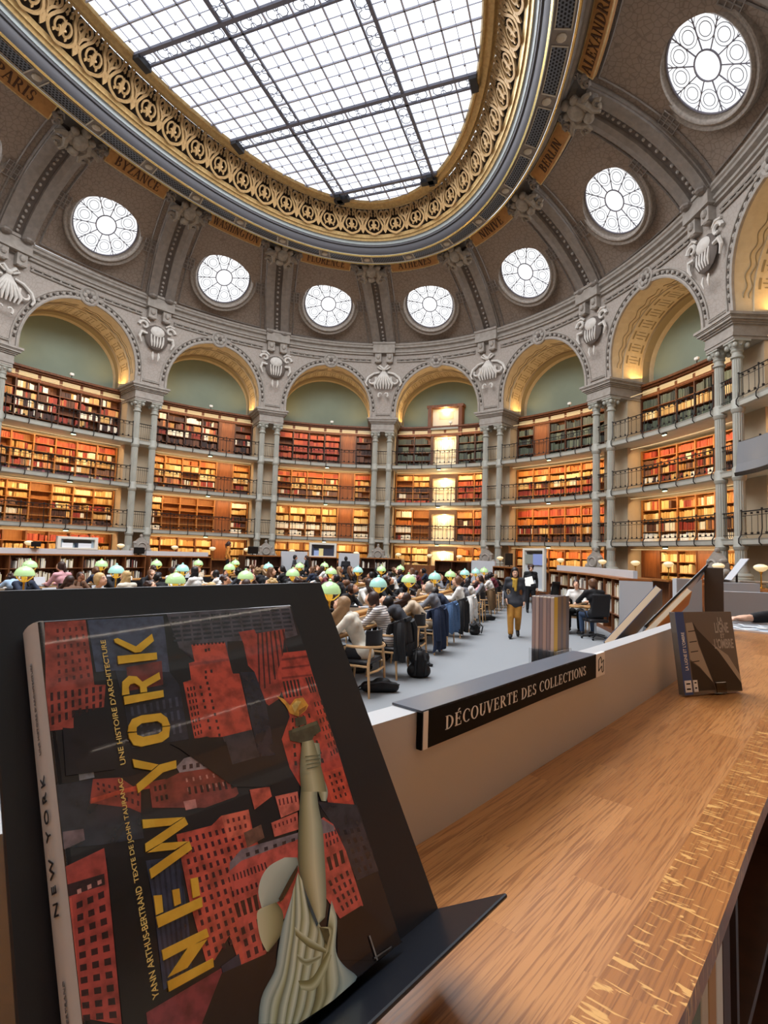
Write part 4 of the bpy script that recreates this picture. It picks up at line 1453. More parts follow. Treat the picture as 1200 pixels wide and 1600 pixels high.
    COL.objects.link(o)
    tag(o, 'remaining small books filling the shelves round the whole reading room', 'books', kind='stuff')

# the bays behind the camera: plain lit shelving and galleries, no contents
for k in range(9, 16):
    for lev in range(4):
        zl = TOPZ[lev] + (.02 if lev < 3 else -.02)
        shelf_light(k, lev, zl)
    mb = MB()
    for lev in range(4): wbox(mb, k, V((0, 0, 0)), -BHW, BHW, FO - .3, FO - .05, BOTZ[lev], TOPZ[lev], 6)
    tag(mb.build('wall_shelving', WOOD_L), kind='structure')
    mb = MB()
    for zr in (Z3, Z2, Z1): wbox(mb, k, V((0, 0, 0)), -BAY / 2, BAY / 2, -1.9, .12, zr + .05, zr + .26, 6)
    tag(mb.build('wall_gallery', SLABM), kind='structure')
# ------------------------------------------------------------------ ring of low bookcases round the readers
RA, RB = 9.9, 16.6
GREYP = mat('grey_partition', 'bfc1c5', .45, var=.15, scale=2, col2='b2b4b9')
OAK = mat('oak_top', '9a5f30', .35, var=.7, scale=2.5, col2='7a4520', stretch=(1, 9, 1))
def RP(s, off, z):
    p, n = ell(RA, RB, s)
    return V((p.x + n.x * off, p.y + n.y * off, z))
def rbx(mb, c0, s0, s1, o0, o1, z0, z1, n=6):
    A = [[RP(s0 + (s1 - s0) * i / n, o, z) - c0 for i in range(n + 1)] for z in (z0, z1) for o in (o0, o1)]
    a, b, d, e = A
    mb.grid([a, b]); mb.grid([b, e]); mb.grid([e, d]); mb.grid([d, a])
    for i in (0, n): mb.add([a[i], b[i], e[i], d[i]], [(0, 1, 2, 3)])
PERR = 84.6
def ring_bookcase(name, label, s0, s1, h, part=True, nsh=3, density=.8, wood=None, lab='ring case', pals='WKWX', big=False):
    """s0 > s1: from left to right as seen from the middle"""
    wood = wood or WOOD
    c0 = RP((s0 + s1) / 2, 0, 0)
    root = empty(name, c0)
    tag(root, label, 'bookcase', 'low bookcases round the readers')
    L = abs(s0 - s1) * PERR
    n = max(2, round(L / .85))
    mb = MB(); rbx(mb, c0, s0, s1, -.38, .38, h - .05, h, 3 * n); mb.build('top', OAK, root)
    mb = MB(); rbx(mb, c0, s0, s1, -.02, .02, .1, h - .05, 3 * n); rbx(mb, c0, s0, s1, -.35, .33, 0, .1, 3 * n); mb.build('back_panel', wood, root)
    ds = (s1 - s0) / n
    for i in range(n + 1):
        s = s0 + ds * i
        mb = MB(); e = .018 / PERR * (1 if ds > 0 else -1)
        rbx(mb, c0, s - e, s + e, -.36, .36, .1, h - .05, 1); mb.build('upright', wood, root)
    zs = [.1 + (h - .15) * j / nsh for j in range(nsh)]
    for z in zs[1:]:
        mb = MB(); rbx(mb, c0, s0, s1, -.35, .35, z - .02, z, 2 * n); mb.build('shelf', wood, root)
    if part:
        mb = MB(); rbx(mb, c0, s0, s1, -.05, .05, h, h + .19, 3 * n); mb.build('partition', GREYP, root)
    for i in range(n):
        for j, z in enumerate(zs):
            if rng.random() > density: continue
            x, cnt = .05, 0
            end = .8 * rng.uniform(.35, 1)
            while x < end:
                w = rng.uniform(.014, .045)
                s = s0 + ds * i + (x + w / 2) / PERR * (1 if ds > 0 else -1)
                p, nn = ell(RA, RB, s)
                y = V((nn.x, nn.y, 0)); xx = y.cross(V((0, 0, 1)))
                hb = min((h - .15) / nsh - .05, rng.uniform(.24, .36))
                M = Matrix((xx, y, V((0, 0, 1)))).transposed().to_4x4()
                M.translation = V((p.x + nn.x * .2, p.y + nn.y * .2, z))
                BOOKS.append(dict(M=M, nrm=y, k=-1, lev=0, ui=i, ri=j, n=cnt, w=w * .95, h=hb, d=.2, u=0, off=0, z=z, col=rng.choice(PAL[rng.choice(pals)]),
                                  lab='book, %d from left, case %d, shelf %d of the %s' % (cnt + 1, i + 1, nsh - j, lab), grp='books in the low ring bookcases'))
                x += w + rng.uniform(0, .01); cnt += 1
                if rng.random() < .12: x += rng.uniform(.03, .12)
    return root
ring_bookcase('low_bookcase', 'long curved low bookcase with grey panel along the left side of the room', .49, .4175, 1.5, lab='left ring bookcase', pals='WWKX', density=.85)
ring_bookcase('low_bookcase', 'short low bookcase left of the person in yellow, below grey panel', .4150, .3800, 1.5, lab='second left ring bookcase', pals='WKX')
ring_bookcase('low_bookcase', 'dark low bookcase under the pedestal between WASHINGTON and FLORENCE', .3590, .3360, 1.62, False, 3, .5, WOOD_D, 'dark case left of middle')
ring_bookcase('low_bookcase', 'dark open-shelved bookcase below the framed display left of the middle', .3165, .2990, 1.62, False, 3, .3, WOOD_D, 'case under framed display')
ring_bookcase('low_bookcase', 'dark bookcase with nearly empty shelves under the middle pillar pedestal', .2830, .2560, 1.66, False, 3, .12, WOOD_D, 'middle dark case')
ring_bookcase('low_bookcase', 'dark bookcase with nearly empty shelves right of the lit doors', .2320, .2070, 1.66, False, 3, .12, WOOD_D, 'dark case right of doors')
ring_bookcase('low_bookcase', 'brown bookcase with white magazines behind the walking person', .1850, .1640, 1.5, False, 3, .75, WOOD, 'case behind the walker', 'WWX')
ring_bookcase('low_bookcase', 'long curved low bookcase full of pale books behind the seated man', .1290, .0440, 1.5, True, 3, .96, WOOD, 'right ring bookcase', 'WWKXW')
# grey end panel of the right-hand bookcase
mb = MB(); c0 = RP(.044, 0, 0); rbx(mb, c0, .0437, .0432, -.38, .38, 0, 1.44, 1)
o = mb.build('end_panel', GREYP); o.location = c0; tag(o, 'grey end panel closing the long right-hand ring bookcase', 'panel')
# upright grey screens
for s0, s1, h, lab in ((.3350, .3180, 1.86, 'grey upright screen behind the two standing dark figures'), (.2975, .2840, 1.86, 'grey upright screen behind the single standing man in black'), (.2060, .1865, 1.72, 'grey upright screen in front of the pedestal of ATHENES and NINIVE'),):
    c0 = RP((s0 + s1) / 2, .1, 0)
    mb = MB(); rbx(mb, c0, s0, s1, .08, .16, .05, h)
    root = empty('screen', c0); tag(root, lab, 'screen', 'grey upright screens')
    mb.build('panel', GREYP, root)
    mb = MB()
    for s in (s0, s1): rbx(mb, c0, s - .0006, s + .0006, -.1, .34, 0, .06, 1)
    mb.build('foot', IRON, root)
mb = MB(); c0 = RP(.246, -.5, 0); rbx(mb, c0, .2555, .2335, -.5, -.42, 0, 1.35); o = mb.build('wooden_front', WOOD); o.location = c0
tag(o, 'brown wooden counter front in the middle below the cream shelves', 'counter')
# framed displays
def framed(s0, s1, z0, z1, label, dark, items):
    c0 = RP((s0 + s1) / 2, 0, z0)
    root = empty('framed_display', c0); tag(root, label, 'display', 'framed displays on the ring')
    mb = MB(); w = abs(s0 - s1); e = w * .08
    for a_, b_, y0, y1 in ((s0, s0 - e, z0, z1), (s1 + e, s1, z0, z1), (s0, s1, z1 - .09, z1), (s0, s1, z0, z0 + .06)):
        rbx(mb, c0, a_, b_, -.04, .06, y0, y1)
    mb.build('frame', mat('white_frame', 'd9d5ca', .5), root)
    mb = MB(); rbx(mb, c0, s0, s1, -.05, -.02, z0, z1); mb.build('back', dark, root)
    mb = MB(); rbx(mb, c0, s0 - e * 2, s1 + e * 2, -.02, .03, z1 - .24, z1 - .14); mb.build('title_bar', IRON, root)
    for q0, q1, y0, y1, cc in items:
        mb = MB(); rbx(mb, c0, s0 + (s1 - s0) * q0, s0 + (s1 - s0) * q1, .0, .03, z0 + (z1 - z0) * y0, z0 + (z1 - z0) * y1)
        mb.build('poster', mat('poster_' + cc, cc, .5), root)
framed(.4585, .4400, 1.69, 2.16, 'glazed white-framed display standing on the left ring bookcase', mat('display_grey', '9fb0bd', .2), ((.12, .38, .12, .5, 'e8eaee'), (.44, .5, .1, .6, '2c3a4c'), (.52, .84, .12, .5, 'dfe3ea')))
framed(.3165, .2990, 1.62, 2.36, 'white-framed dark display with pale leaflets left of the middle', mat('display_dark', '3a4152', .2), ((.18, .36, .05, .45, '9db4e0'), (.36, .52, .05, .6, 'e6dc9a')))
framed(.1630, .1420, .6, 2.34, 'tall pale display board with screen behind the walking person', mat('display_pale', 'b9bec4', .3), ((.1, .45, .62, .85, '8a8f88'), (.45, .9, .6, .86, '8fa0d8')))
# black seatback-like monitors on the ring
for s, z, w, h, lab in ((.4195, 1.5, .34, .27, 'black monitor on the left ring bookcase under the pillar pedestal'), (.4680, 1.69, .24, .17, 'small black monitor at the far left of the ring bookcase'), (.353, 1.62, .4, .36, 'black monitor left of the pedestal of WASHINGTON and FLORENCE'), (.1745, 1.5, .4, .55, 'black monitor standing behind the walking person')):
    p, nn = ell(RA, RB, s)
    root = empty('monitor', (p.x + nn.x * .12, p.y + nn.y * .12, z), math.atan2(nn.y, nn.x) - math.pi / 2)
    tag(root, lab, 'monitor', 'monitors on the ring')
    mb = MB(); mb.rbox((0, 0, h / 2 + .06), (w * 1.4, .04, h), .01); mb.build('screen', mat('screen_black', '0c0c0e', .3), root)
    mb = MB(); mb.rbox((0, -.05, .01), (.2, .16, .02), .005); mb.rbox((0, -.04, .08), (.05, .03, .14), .005); mb.build('stand', IRON, root)

# outer desk with opal lamps
OPAL = mat('opal_glass', 'f3e6c6', .3, emit=('ffdf9c', .18))
BRASS = mat('lamp_brass', 'd8ac4a', .25, metal=.9)
def lamp_meshes(kind):
    if kind == 'opal':
        a = MB(); a.smooth = True; a.lathe([(.085, 0), (.085, .02), (.02, .04), (.016, .36), (.03, .4), (.05, .44), (.016, .46)], 14)
        s = MB(); s.smooth = True; s.lathe([(.03, .44), (.10, .47), (.165, .53), (.17, .57), (.14, .61), (.06, .64), (.0, .645)], 18)
        return a, s
for k in range(0, 8):
    c0 = W(k, 0, 1.5, 0)
    root = empty('perimeter_desk', c0)
    tag(root, 'curved wooden wall desk below the gallery in front of the %s bay' % bayname(k), 'desk', 'curved desks along the wall')
    mb = MB(); wbox(mb, k, c0, -2.5, 2.5, 1.05, 1.6, 1.26, 1.32, 8); mb.build('top', OAK, root)
    mb = MB(); wbox(mb, k, c0, -2.45, 2.45, 1.1, 1.14, 0, 1.26, 8); mb.build('front_panel', WOOD, root)
    for e in (-2.45, 0, 2.45):
        mb = MB(); wbox(mb, k, c0, e - .03, e + .03, 1.1, 1.55, 0, 1.26); mb.build('support', WOOD, root)
aM, sM = lamp_meshes('opal')
aM, sM = aM.mesh('lamp_stem', BRASS), sM.mesh('lamp_shade', OPAL)
for k in range(0, 8):
    for i, u in enumerate((-2.0, 0.1, 2.1)):
        p = W(k, u, 1.35, 1.32)
        root = empty('opal_lamp', p)
        tag(root, 'small opal globe lamp on the wall desk, %s of the %s bay' % (('left', 'middle', 'right')[i], bayname(k)), 'lamp', 'opal lamps on the wall desks')
        for nm, me in (('stem', aM), ('shade', sM)):
            o = bpy.data.objects.new(nm, me); COL.objects.link(o); o.parent = root

# ------------------------------------------------------------------ reading tables with green lamps
TXS = [4.45, 1.15, -2.15, -5.45]
TNAME = ['aisle table', 'second table', 'third table', 'fourth table']
TLEN = [(-4.6, 13.2), (-6.2, 13.6), (-6.6, 13.4), (-6.4, 11.0)]
TOPW = mat('table_wood', 'b98a52', .4, var=.5, scale=3, col2='93683a', stretch=(9, 1, 1))
LEATH = mat('table_leather', '5e4a34', .5)
for x, (ya, yb), nm in zip(TXS, TLEN, TNAME):
    root = empty('reading_table', (x, (ya + yb) / 2, 0))
    tag(root, 'long wooden reading table, the %s counted from the aisle' % nm.replace(' table', ''), 'table', 'long reading tables')
    L = yb - ya
    mb = MB(); mb.rbox((0, 0, .73), (1.46, L, .05), .012); mb.build('tabletop', TOPW, root)
    mb = MB(); mb.box((-.42, 0, .757), (.5, L - .2, .004)); mb.box((.42, 0, .757), (.5, L - .2, .004)); mb.build('writing_surface', LEATH, root)
    mb = MB(); mb.rbox((0, 0, .79), (.16, L - .3, .07), .015); mb.build('lamp_rail', TOPW, root)
    for j in range(5):
        for sx in (-1, 1):
            mb = MB(); mb.box((sx * .55, -L / 2 + .4 + (L - .8) * j / 4, .355), (.08, .08, .70), taper=1.2); mb.build('leg', TOPW, root)
SHG = mat('green_glass_shade', 'b2da9e', .2, emit=('c8eca8', .09), coat=.5)
SHT = mat('teal_glass_shade', 'a2d6ca', .2, emit=('b0ebe0', .08), coat=.5)
LBR = mat('lamp_fork_lit_brass', 'f0c04a', .3, metal=.5, emit=('ffcf50', .12))  # lamp's light put into the brass: brighter colour and faint glow
st = MB(); st.smooth = True
st.lathe([(.09, 0), (.09, .02), (.03, .05), (.018, .1), (.018, .26), (.03, .28), (.018, .3)], 14)
fk = MB(); fk.smooth = True
fk.lathe([(.018, .28), (.05, .33), (.055, .38), (.03, .42)], 10)
for j in range(3):
    a = 2 * math.pi * j / 3 + .5
    fk.tube([(0, 0, .29), (.07 * math.cos(a), .07 * math.sin(a), .31), (.15 * math.cos(a), .15 * math.sin(a), .38), (.165 * math.cos(a), .165 * math.sin(a), .42)], .012, 5)
shd = MB(); shd.smooth = True
shd.lathe([(.175, .405), (.185, .42), (.178, .47), (.15, .53), (.10, .575), (.045, .595), (.04, .60), (.022, .61), (.028, .635), (.0, .65)], 24)
stM, fkM, shM = st.mesh('lamp_stem', BRASS), fk.mesh('lamp_fork', LBR), shd.mesh('lamp_glass', SHG)
NTH = ['first', 'second', 'third', 'fourth', 'fifth', 'sixth', 'seventh', 'eighth', 'ninth', 'tenth', 'eleventh', 'twelfth', '13th', '14th', '15th', '16th', '17th', '18th']
lrng = random.Random(3)
for ti, x in enumerate(TXS):
    y0 = [-2.83, -2.69, -3.2, -5.2][ti]
    n = [8, 7, 7, 7][ti]
    for j in range(n):
        teal = lrng.random() < .5
        if ti == 0: teal = j in (1, 3, 5, 6)
        root = empty('desk_lamp', (x + lrng.uniform(-.05, .05), y0 + 2.28 * j, .825))
        tag(root, 'brass lamp with %s glass shade, %s from the front on the %s' % ('teal' if teal else 'lime green', NTH[j], TNAME[ti]), 'lamp', 'green glass lamps on the reading tables')
        for nm, me in (('stem', stM), ('fork', fkM), ('shade', shM)):
            o = bpy.data.objects.new(nm, me); COL.objects.link(o); o.parent = root
            if nm == 'shade' and teal:
                o.material_slots[0].link = 'OBJECT'; o.material_slots[0].material = SHT

# ------------------------------------------------------------------ chairs
CHW = mat('beech_wood', 'd2ab7c', .45, var=.4, scale=4, col2='b98c5a', stretch=(1, 1, 8))
CHB = mat('chair_leather', '17161a', .45)
def chair_meshes():
    P = []
    m = MB(); m.smooth = True; m.rbox((0, .02, .445), (.5, .46, .06), .02); P.append(('seat', m.mesh('seat', CHB)))
    m = MB(); m.smooth = True
    rows = []
    for z in (.66, .70, .80, .86, .87):
        rows.append([V((.27 * math.sin(a), -.02 - .27 * math.cos(a) * .95, z)) for a in [math.radians(-58 + 116 * i / 14) for i in range(15)]])
    for z in (.87, .86, .80, .70, .66):
        rows.append([V((.245 * math.sin(a), -.02 - .245 * math.cos(a) * .95, z)) for a in [math.radians(-58 + 116 * i / 14) for i in range(15)]])
    m.grid(rows + [rows[0]]); P.append(('backrest', m.mesh('backrest', CHB)))
    m = MB(); m.smooth = True
    m.tube([(.29 * math.sin(a), -.02 - .29 * math.cos(a), .645 + .012 * abs(math.sin(a))) for a in [math.radians(-118 + 236 * i / 20) for i in range(21)]], .02, 6)
    P.append(('arm_rail', m.mesh('arm_rail', CHW)))
    for sx, sy in ((-1, 1), (1, 1), (-1, -1), (1, -1)):
        m = MB(); m.smooth = True
        m.tube([(sx * .27, sy * .25, 0), (sx * .265, sy * .22, .43), (sx * (.255 if sy > 0 else .2), sy * (.14 if sy > 0 else .22), .64)], [.014, .021, .017], 7)
        P.append(('leg', m.mesh('leg', CHW)))
    m = MB(); m.tube([(-.26, -.22, .32), (0, -.245, .315), (.26, -.22, .32)], .018, 5); m.tube([(-.26, .22, .40), (.26, .22, .40)], .016, 5)
    for sx in (-1, 1): m.tube([(sx * .26, -.22, .40), (sx * .26, .22, .40)], .016, 5)
    P.append(('stretcher', m.mesh('stretcher', CHW)))
    return P
CHP = chair_meshes()
def put(parts, name, loc, rz, label, cat, group=None, mats=None):
    root = empty(name, loc, rz)
    tag(root, label, cat, group)
    for nm, me in parts:
        o = bpy.data.objects.new(nm, me); COL.objects.link(o); o.parent = root
        if mats and nm in mats:
            o.material_slots[0].link = 'OBJECT'; o.material_slots[0].material = mats[nm]
    return root

# ------------------------------------------------------------------ people
def blob(name, caps, voxel, material, smooth=2):
    """one continuous skin from tapered limbs: (p0, r0, p1, r1) or (c, (rx,ry,rz), M)"""
    mb = MB()
    for c in caps:
        if len(c) == 4:
            p0, r0, p1, r1 = V(c[0]), c[1], V(c[2]), c[3]
            d = p1 - p0
            q = d.to_track_quat('Z', 'Y').to_matrix() if d.length > 1e-6 else Matrix.Identity(3)
            L = d.length
            prof = [(0.0, -r0)] + [(r0 * math.cos(a), r0 * math.sin(a)) for a in (-1.2, -.8, -.4, 0)] + [(r1 * math.cos(a), L + r1 * math.sin(a)) for a in (0, .4, .8, 1.2)] + [(0.0, L + r1)]
            mb.lathe(prof, 10, p0, q)
        else:
            mb.ball(c[0], c[1], 12, 8, c[2])
    me = mb.mesh(name, material)
    tmp = bpy.data.objects.new('tmp', me)
    COL.objects.link(tmp)
    r = tmp.modifiers.new('r', 'REMESH'); r.mode = 'VOXEL'; r.voxel_size = voxel; r.use_smooth_shade = True
    s = tmp.modifiers.new('s', 'SMOOTH'); s.factor = .5; s.iterations = smooth
    dg = bpy.context.evaluated_depsgraph_get()
    out = bpy.data.meshes.new_from_object(tmp.evaluated_get(dg))
    out.name = name
    bpy.data.objects.remove(tmp)
    bpy.data.meshes.remove(me)
    if not out.materials: out.materials.append(material)
    return out
SKIN = [mat('skin_fair', 'e3b498', .5), mat('skin_mid', 'c99273', .5), mat('skin_deep', '8a5a41', .5)]
HAIRC = {'black': mat('hair_black', '1b1618', .45), 'dark brown': mat('hair_dark', '3a2620', .45), 'brown': mat('hair_brown', '6b4a34', .45), 'light brown': mat('hair_light', '9a7a58', .45), 'blond': mat('hair_blond', 'c9a873', .45), 'grey': mat('hair_grey', '9a948c', .5)}
TOPC = {'black': '1c1c20', 'white': 'e9e7e2', 'cream': 'ddd5c4', 'grey': '82858c', 'navy': '2a3348', 'charcoal': '3b3d44', 'pink': 'd7a0a6', 'burgundy': '6a2a36', 'beige': 'c9b59c', 'brown': '6b4c38', 'pale blue': '9db4cc', 'olive': '5a5a42', 'orange': 'd2893a'}
TOPM = {n: mat('cloth_' + n.replace(' ', '_'), c, .8, var=.3, scale=14) for n, c in TOPC.items()}
TRM = [mat('trouser_black', '18181c', .8), mat('trouser_denim', '33445e', .8), mat('trouser_grey', '4a4a50', .8)]
def head_caps(H):
    q = H.to_3x3()
    f = lambda *p: H @ V(p)
    return [(f(0, -.01, .02), (.077, .096, .1), q), (f(0, .03, -.05), (.06, .066, .07), q), (f(0, .055, -.085), (.034, .032, .03), q), (f(0, .095, -.012), .011, f(0, .108, -.035), .014),
            (f(.078, -.005, -.02), (.012, .022, .03), q), (f(-.078, -.005, -.02), (.012, .022, .03), q), (f(0, .07, .02), (.055, .024, .02), q)]
def hand_caps(w, d, up, sg):
    """wrist point, pointing direction, back-of-hand direction"""
    w, d, up = V(w), V(d).normalized(), V(up).normalized()
    s = d.cross(up).normalized() * sg
    pal = w + d * .05
    out = [(w, .026, pal + s * .015, .024), (w, .026, pal - s * .018, .024), (pal, .026, pal + d * .025, .024)]
    for i, l in enumerate((.062, .074, .07, .055)):
        a = pal + d * .035 + s * (.03 - .02 * i)
        m_ = a + d * l * .55 + up * .004
        out += [(a, .0105, m_, .0098), (m_, .0098, m_ + d * l * .38 - up * l * .32, .009)]
    t = w + d * .022 + s * .026
    out += [(t, .013, t + s * .026 + d * .028, .0115), (t + s * .026 + d * .028, .0115, t + s * .03 + d * .058 - up * .01, .0105)]
    return out
def HMat(c, pitch, yaw=0.0, roll=0.0):
    return Matrix.Translation(V(c)) @ Matrix.Rotation(yaw, 4, 'Z') @ Matrix.Rotation(-pitch, 4, 'X') @ Matrix.Rotation(roll, 4, 'Y')
def make_pose(nm, sp, voxel=.013):
    """sp: joints of the pose"""
    g = lambda k: V(sp[k])
    J = {}
    cb, ct, cl = [], [], []
    ht, ch = g('hip'), g('chest')
    sl, sr, nk = g('sl'), g('sr'), g('neck')
    hm = sp['head']
    torso = [(ht + V((-.08, 0, 0)), .11, ht + V((.08, 0, 0)), .11), (ht, .11, (ht + ch) / 2, .1), ((ht + ch) / 2, .1, ch, .115), (ch + V((-.085, 0, 0)), .095, ch + V((.085, 0, 0)), .095), (sl, .062, sr, .062), (ch, .1, (sl + sr) / 2, .075)]
    neck = [((sl + sr) / 2, .06, nk, .05), (nk, .048, hm @ V((0, -.01, -.06)), .047)]
    arms, legs, hands = [], [], []
    for s_, a, b, c, hd, up, sg in (('l', 'sl', 'el', 'wl', 'hl', 'ul', -1), ('r', 'sr', 'er', 'wr', 'hr', 'ur', 1)):
        arms += [(g(a), .055, g(b), .043), (g(b), .042, g(c), .029)]
        hands += hand_caps(g(c), g(hd), g(up), sg)
    for a, b, c, t in (('pl', 'kl', 'al', 'tl'), ('pr', 'kr', 'ar', 'tr')):
        legs += [(g(a), .085, g(b), .058), (g(b), .056, g(c), .038)]
    feet = []
    for c, t in (('al', 'tl'), ('ar', 'tr')):
        feet += [(g(c) + V((0, 0, -.03)), .042, g(t), .034), (g(c), .036, g(c) + V((0, 0, -.04)), .042)]
    cb = torso + neck + arms + hands + legs + feet + head_caps(hm)
    infl = lambda L, d: [(p0, r0 + d, p1, r1 + d) for p0, r0, p1, r1 in L]
    sleeves = []
    for a, b, c in (('sl', 'el', 'wl'), ('sr', 'er', 'wr')):
        sleeves += [(g(a), .062, g(b), .054), (g(b), .053, g(b) + (g(c) - g(b)) * .93, .042)]
    d = (ch - ht).normalized()
    top = infl(torso, .012) + sleeves + [(ht - d * .06 + V((-.06, 0, 0)), .122, ht - d * .06 + V((.06, 0, 0)), .122), ((sl + sr) / 2, .075, nk - (nk - (sl + sr) / 2) * .3, .064)]
    if sp.get('long'): top += [(ht + V((-.06, 0, -.1)), .15, ht + V((.06, 0, -.1)), .15)]
    tr = []
    for a, b, c in (('pl', 'kl', 'al'), ('pr', 'kr', 'ar')):
        w = sp.get('wide', 0)
        tr += [(g(a), .1, g(b), .072 + w), (g(b), .072 + w, g(b) + (g(c) - g(b)) * .93, .056 + w)]
    tr += [(ht + V((-.06, 0, -.03)), .128, ht + V((.06, 0, -.03)), .128)]
    sh = []
    for c, t in (('al', 'tl'), ('ar', 'tr')):
        sh += [(g(c) + V((0, 0, -.035)), .05, g(t), .043)]
    return dict(body=blob(nm + '_body', cb, voxel, SKIN[0]), top=blob(nm + '_top', top, .02, TOPM['black'], 3), trousers=blob(nm + '_trousers', tr, .02, TRM[0], 3), shoes=blob(nm + '_shoes', sh, .014, mat('shoe_black', '141416', .5), 2), H=hm)
def seat_pose(**kw):
    sp = dict(hip=(0, -.02, .56), chest=(0, .14, .90), sl=(-.175, .17, 1.0), sr=(.175, .17, 1.0), neck=(0, .22, 1.06), head=HMat((0, .31, 1.19), -.75),
              el=(-.27, .34, .80), wl=(-.1, .53, .79), hl=(.25, .9, -.05), ul=(0, .05, 1), er=(.27, .34, .80), wr=(.12, .53, .79), hr=(-.25, .9, -.05), ur=(0, .05, 1),
              pl=(-.1, .0, .53), kl=(-.13, .42, .52), al=(-.13, .38, .1), tl=(-.15, .54, .04), pr=(.1, .0, .53), kr=(.13, .42, .52), ar=(.13, .36, .1), tr=(.15, .52, .04))
    sp.update(kw)
    return sp
POSES = [
    make_pose('writing', seat_pose()),
    make_pose('upright', seat_pose(chest=(0, .05, .93), sl=(-.18, .05, 1.04), sr=(.18, .05, 1.04), neck=(0, .08, 1.12), head=HMat((0, .14, 1.26), -.35, .25), el=(-.25, .2, .8), er=(.25, .2, .8))),
    make_pose('head_on_hand', seat_pose(head=HMat((.02, .33, 1.18), -.55, -.3, .2), er=(.2, .45, .80), wr=(.10, .37, 1.04), hr=(-.1, -.1, 1), ur=(.8, .5, .1))),
    make_pose('bent', seat_pose(chest=(0, .24, .84), sl=(-.17, .3, .92), sr=(.17, .3, .92), neck=(0, .37, .97), head=HMat((0, .47, 1.05), -1.1), el=(-.3, .42, .78), er=(.3, .42, .78), wl=(-.12, .56, .79), wr=(.12, .56, .79))),
]
def hair_mesh(style):
    q = Matrix.Identity(3)
    cap = [((0, -.02, .04), (.09, .105, .1), q), ((0, -.055, -.01), (.085, .075, .09), q), ((.07, -.02, .0), (.025, .05, .06), q), ((-.07, -.02, .0), (.025, .05, .06), q)]
    if style == 'long':
        cap += [((0, -.09, -.02), .07, (0, -.12, -.2), .08), ((.06, -.05, -.02), .04, (.09, -.03, -.24), .045), ((-.06, -.05, -.02), .04, (-.09, -.03, -.24), .045), ((0, -.12, -.2), .085, (0, -.1, -.33), .05)]
    if style == 'bun':
        cap += [((0, -.12, .07), (.05, .05, .05), q)]
    if style == 'tail':
        cap += [((0, -.11, .05), .03, (0, -.17, -.02), .035), ((0, -.17, -.02), .035, (0, -.15, -.18), .018)]
    if style == 'curly':
        for i in range(10):
            a = i * 2.4
            cap.append(((.075 * math.cos(a), -.03 + .08 * math.sin(a), .05 + .05 * math.sin(i * 1.7)), (.045, .045, .045), q))
    return blob('hair_' + style, cap, .011, HAIRC['black'], 2)
HAIR = {s: hair_mesh(s) for s in ('short', 'long', 'bun', 'tail', 'curly')}
eb = MB()
for sx in (-1, 1):
    eb.ball((sx * .03, .083, .0), (.012, .007, .008), 8, 5)
eb.m = 1
for sx in (-1, 1): eb.ball((sx * .03, .089, .0), (.006, .004, .006), 6, 4)
eb.m = 2; eb.ball((0, .092, -.062), (.022, .006, .006), 8, 4)
eb.m = 1
for sx in (-1, 1): eb.tube([(sx * .016, .088, .02), (sx * .03, .09, .025), (sx * .046, .08, .02)], .0035, 4)
EYES = eb.mesh('face_features', [mat('eye_white', 'efeae4', .4), mat('eye_dark', '231a18', .3), mat('lip', 'a85f58', .5)])
def person(pose, loc, rz, label, topc, hair, hstyle, skin=0, trm=0, group=None, scale=1.0, topm=None, trmat=None):
    root = empty('person', loc, rz)
    root.scale = (scale,) * 3
    tag(root, label, 'person', group)
    for nm, me, mt in (('body', pose['body'], SKIN[skin]), ('top', pose['top'], topm or TOPM[topc]), ('trousers', pose['trousers'], trmat or TRM[trm]), ('shoes', pose['shoes'], None)):
        o = bpy.data.objects.new(nm, me); COL.objects.link(o); o.parent = root
        if mt: o.material_slots[0].link = 'OBJECT'; o.material_slots[0].material = mt
    for nm, me, mt in (('hair', HAIR[hstyle], HAIRC[hair]), ('face_features', EYES, None)):
        o = bpy.data.objects.new(nm, me); COL.objects.link(o); o.parent = root
        o.matrix_local = pose['H']
        if mt: o.material_slots[0].link = 'OBJECT'; o.material_slots[0].material = mt
    return root

STRIPE = bpy.data.materials.new('striped_jersey'); STRIPE.use_nodes = True
_nt = STRIPE.node_tree
_w = _nt.nodes.new('ShaderNodeTexWave'); _w.inputs['Scale'].default_value = 9.0; _w.bands_direction = 'Z'
_tc = _nt.nodes.new('ShaderNodeTexCoord'); _nt.links.new(_tc.outputs['Object'], _w.inputs['Vector'])
_rm = _nt.nodes.new('ShaderNodeMapRange'); _rm.inputs[1].default_value = .6; _rm.inputs[2].default_value = .8; _nt.links.new(_w.outputs['Fac'], _rm.inputs[0])
_mx = _nt.nodes.new('ShaderNodeMix'); _mx.data_type = 'RGBA'; _mx.inputs['A'].default_value = (*lin('dedad6'), 1); _mx.inputs['B'].default_value = (*lin('6a6468'), 1)
_nt.links.new(_rm.outputs[0], _mx.inputs['Factor']); _nt.links.new(_mx.outputs['Result'], _nt.nodes['Principled BSDF'].inputs['Base Color'])

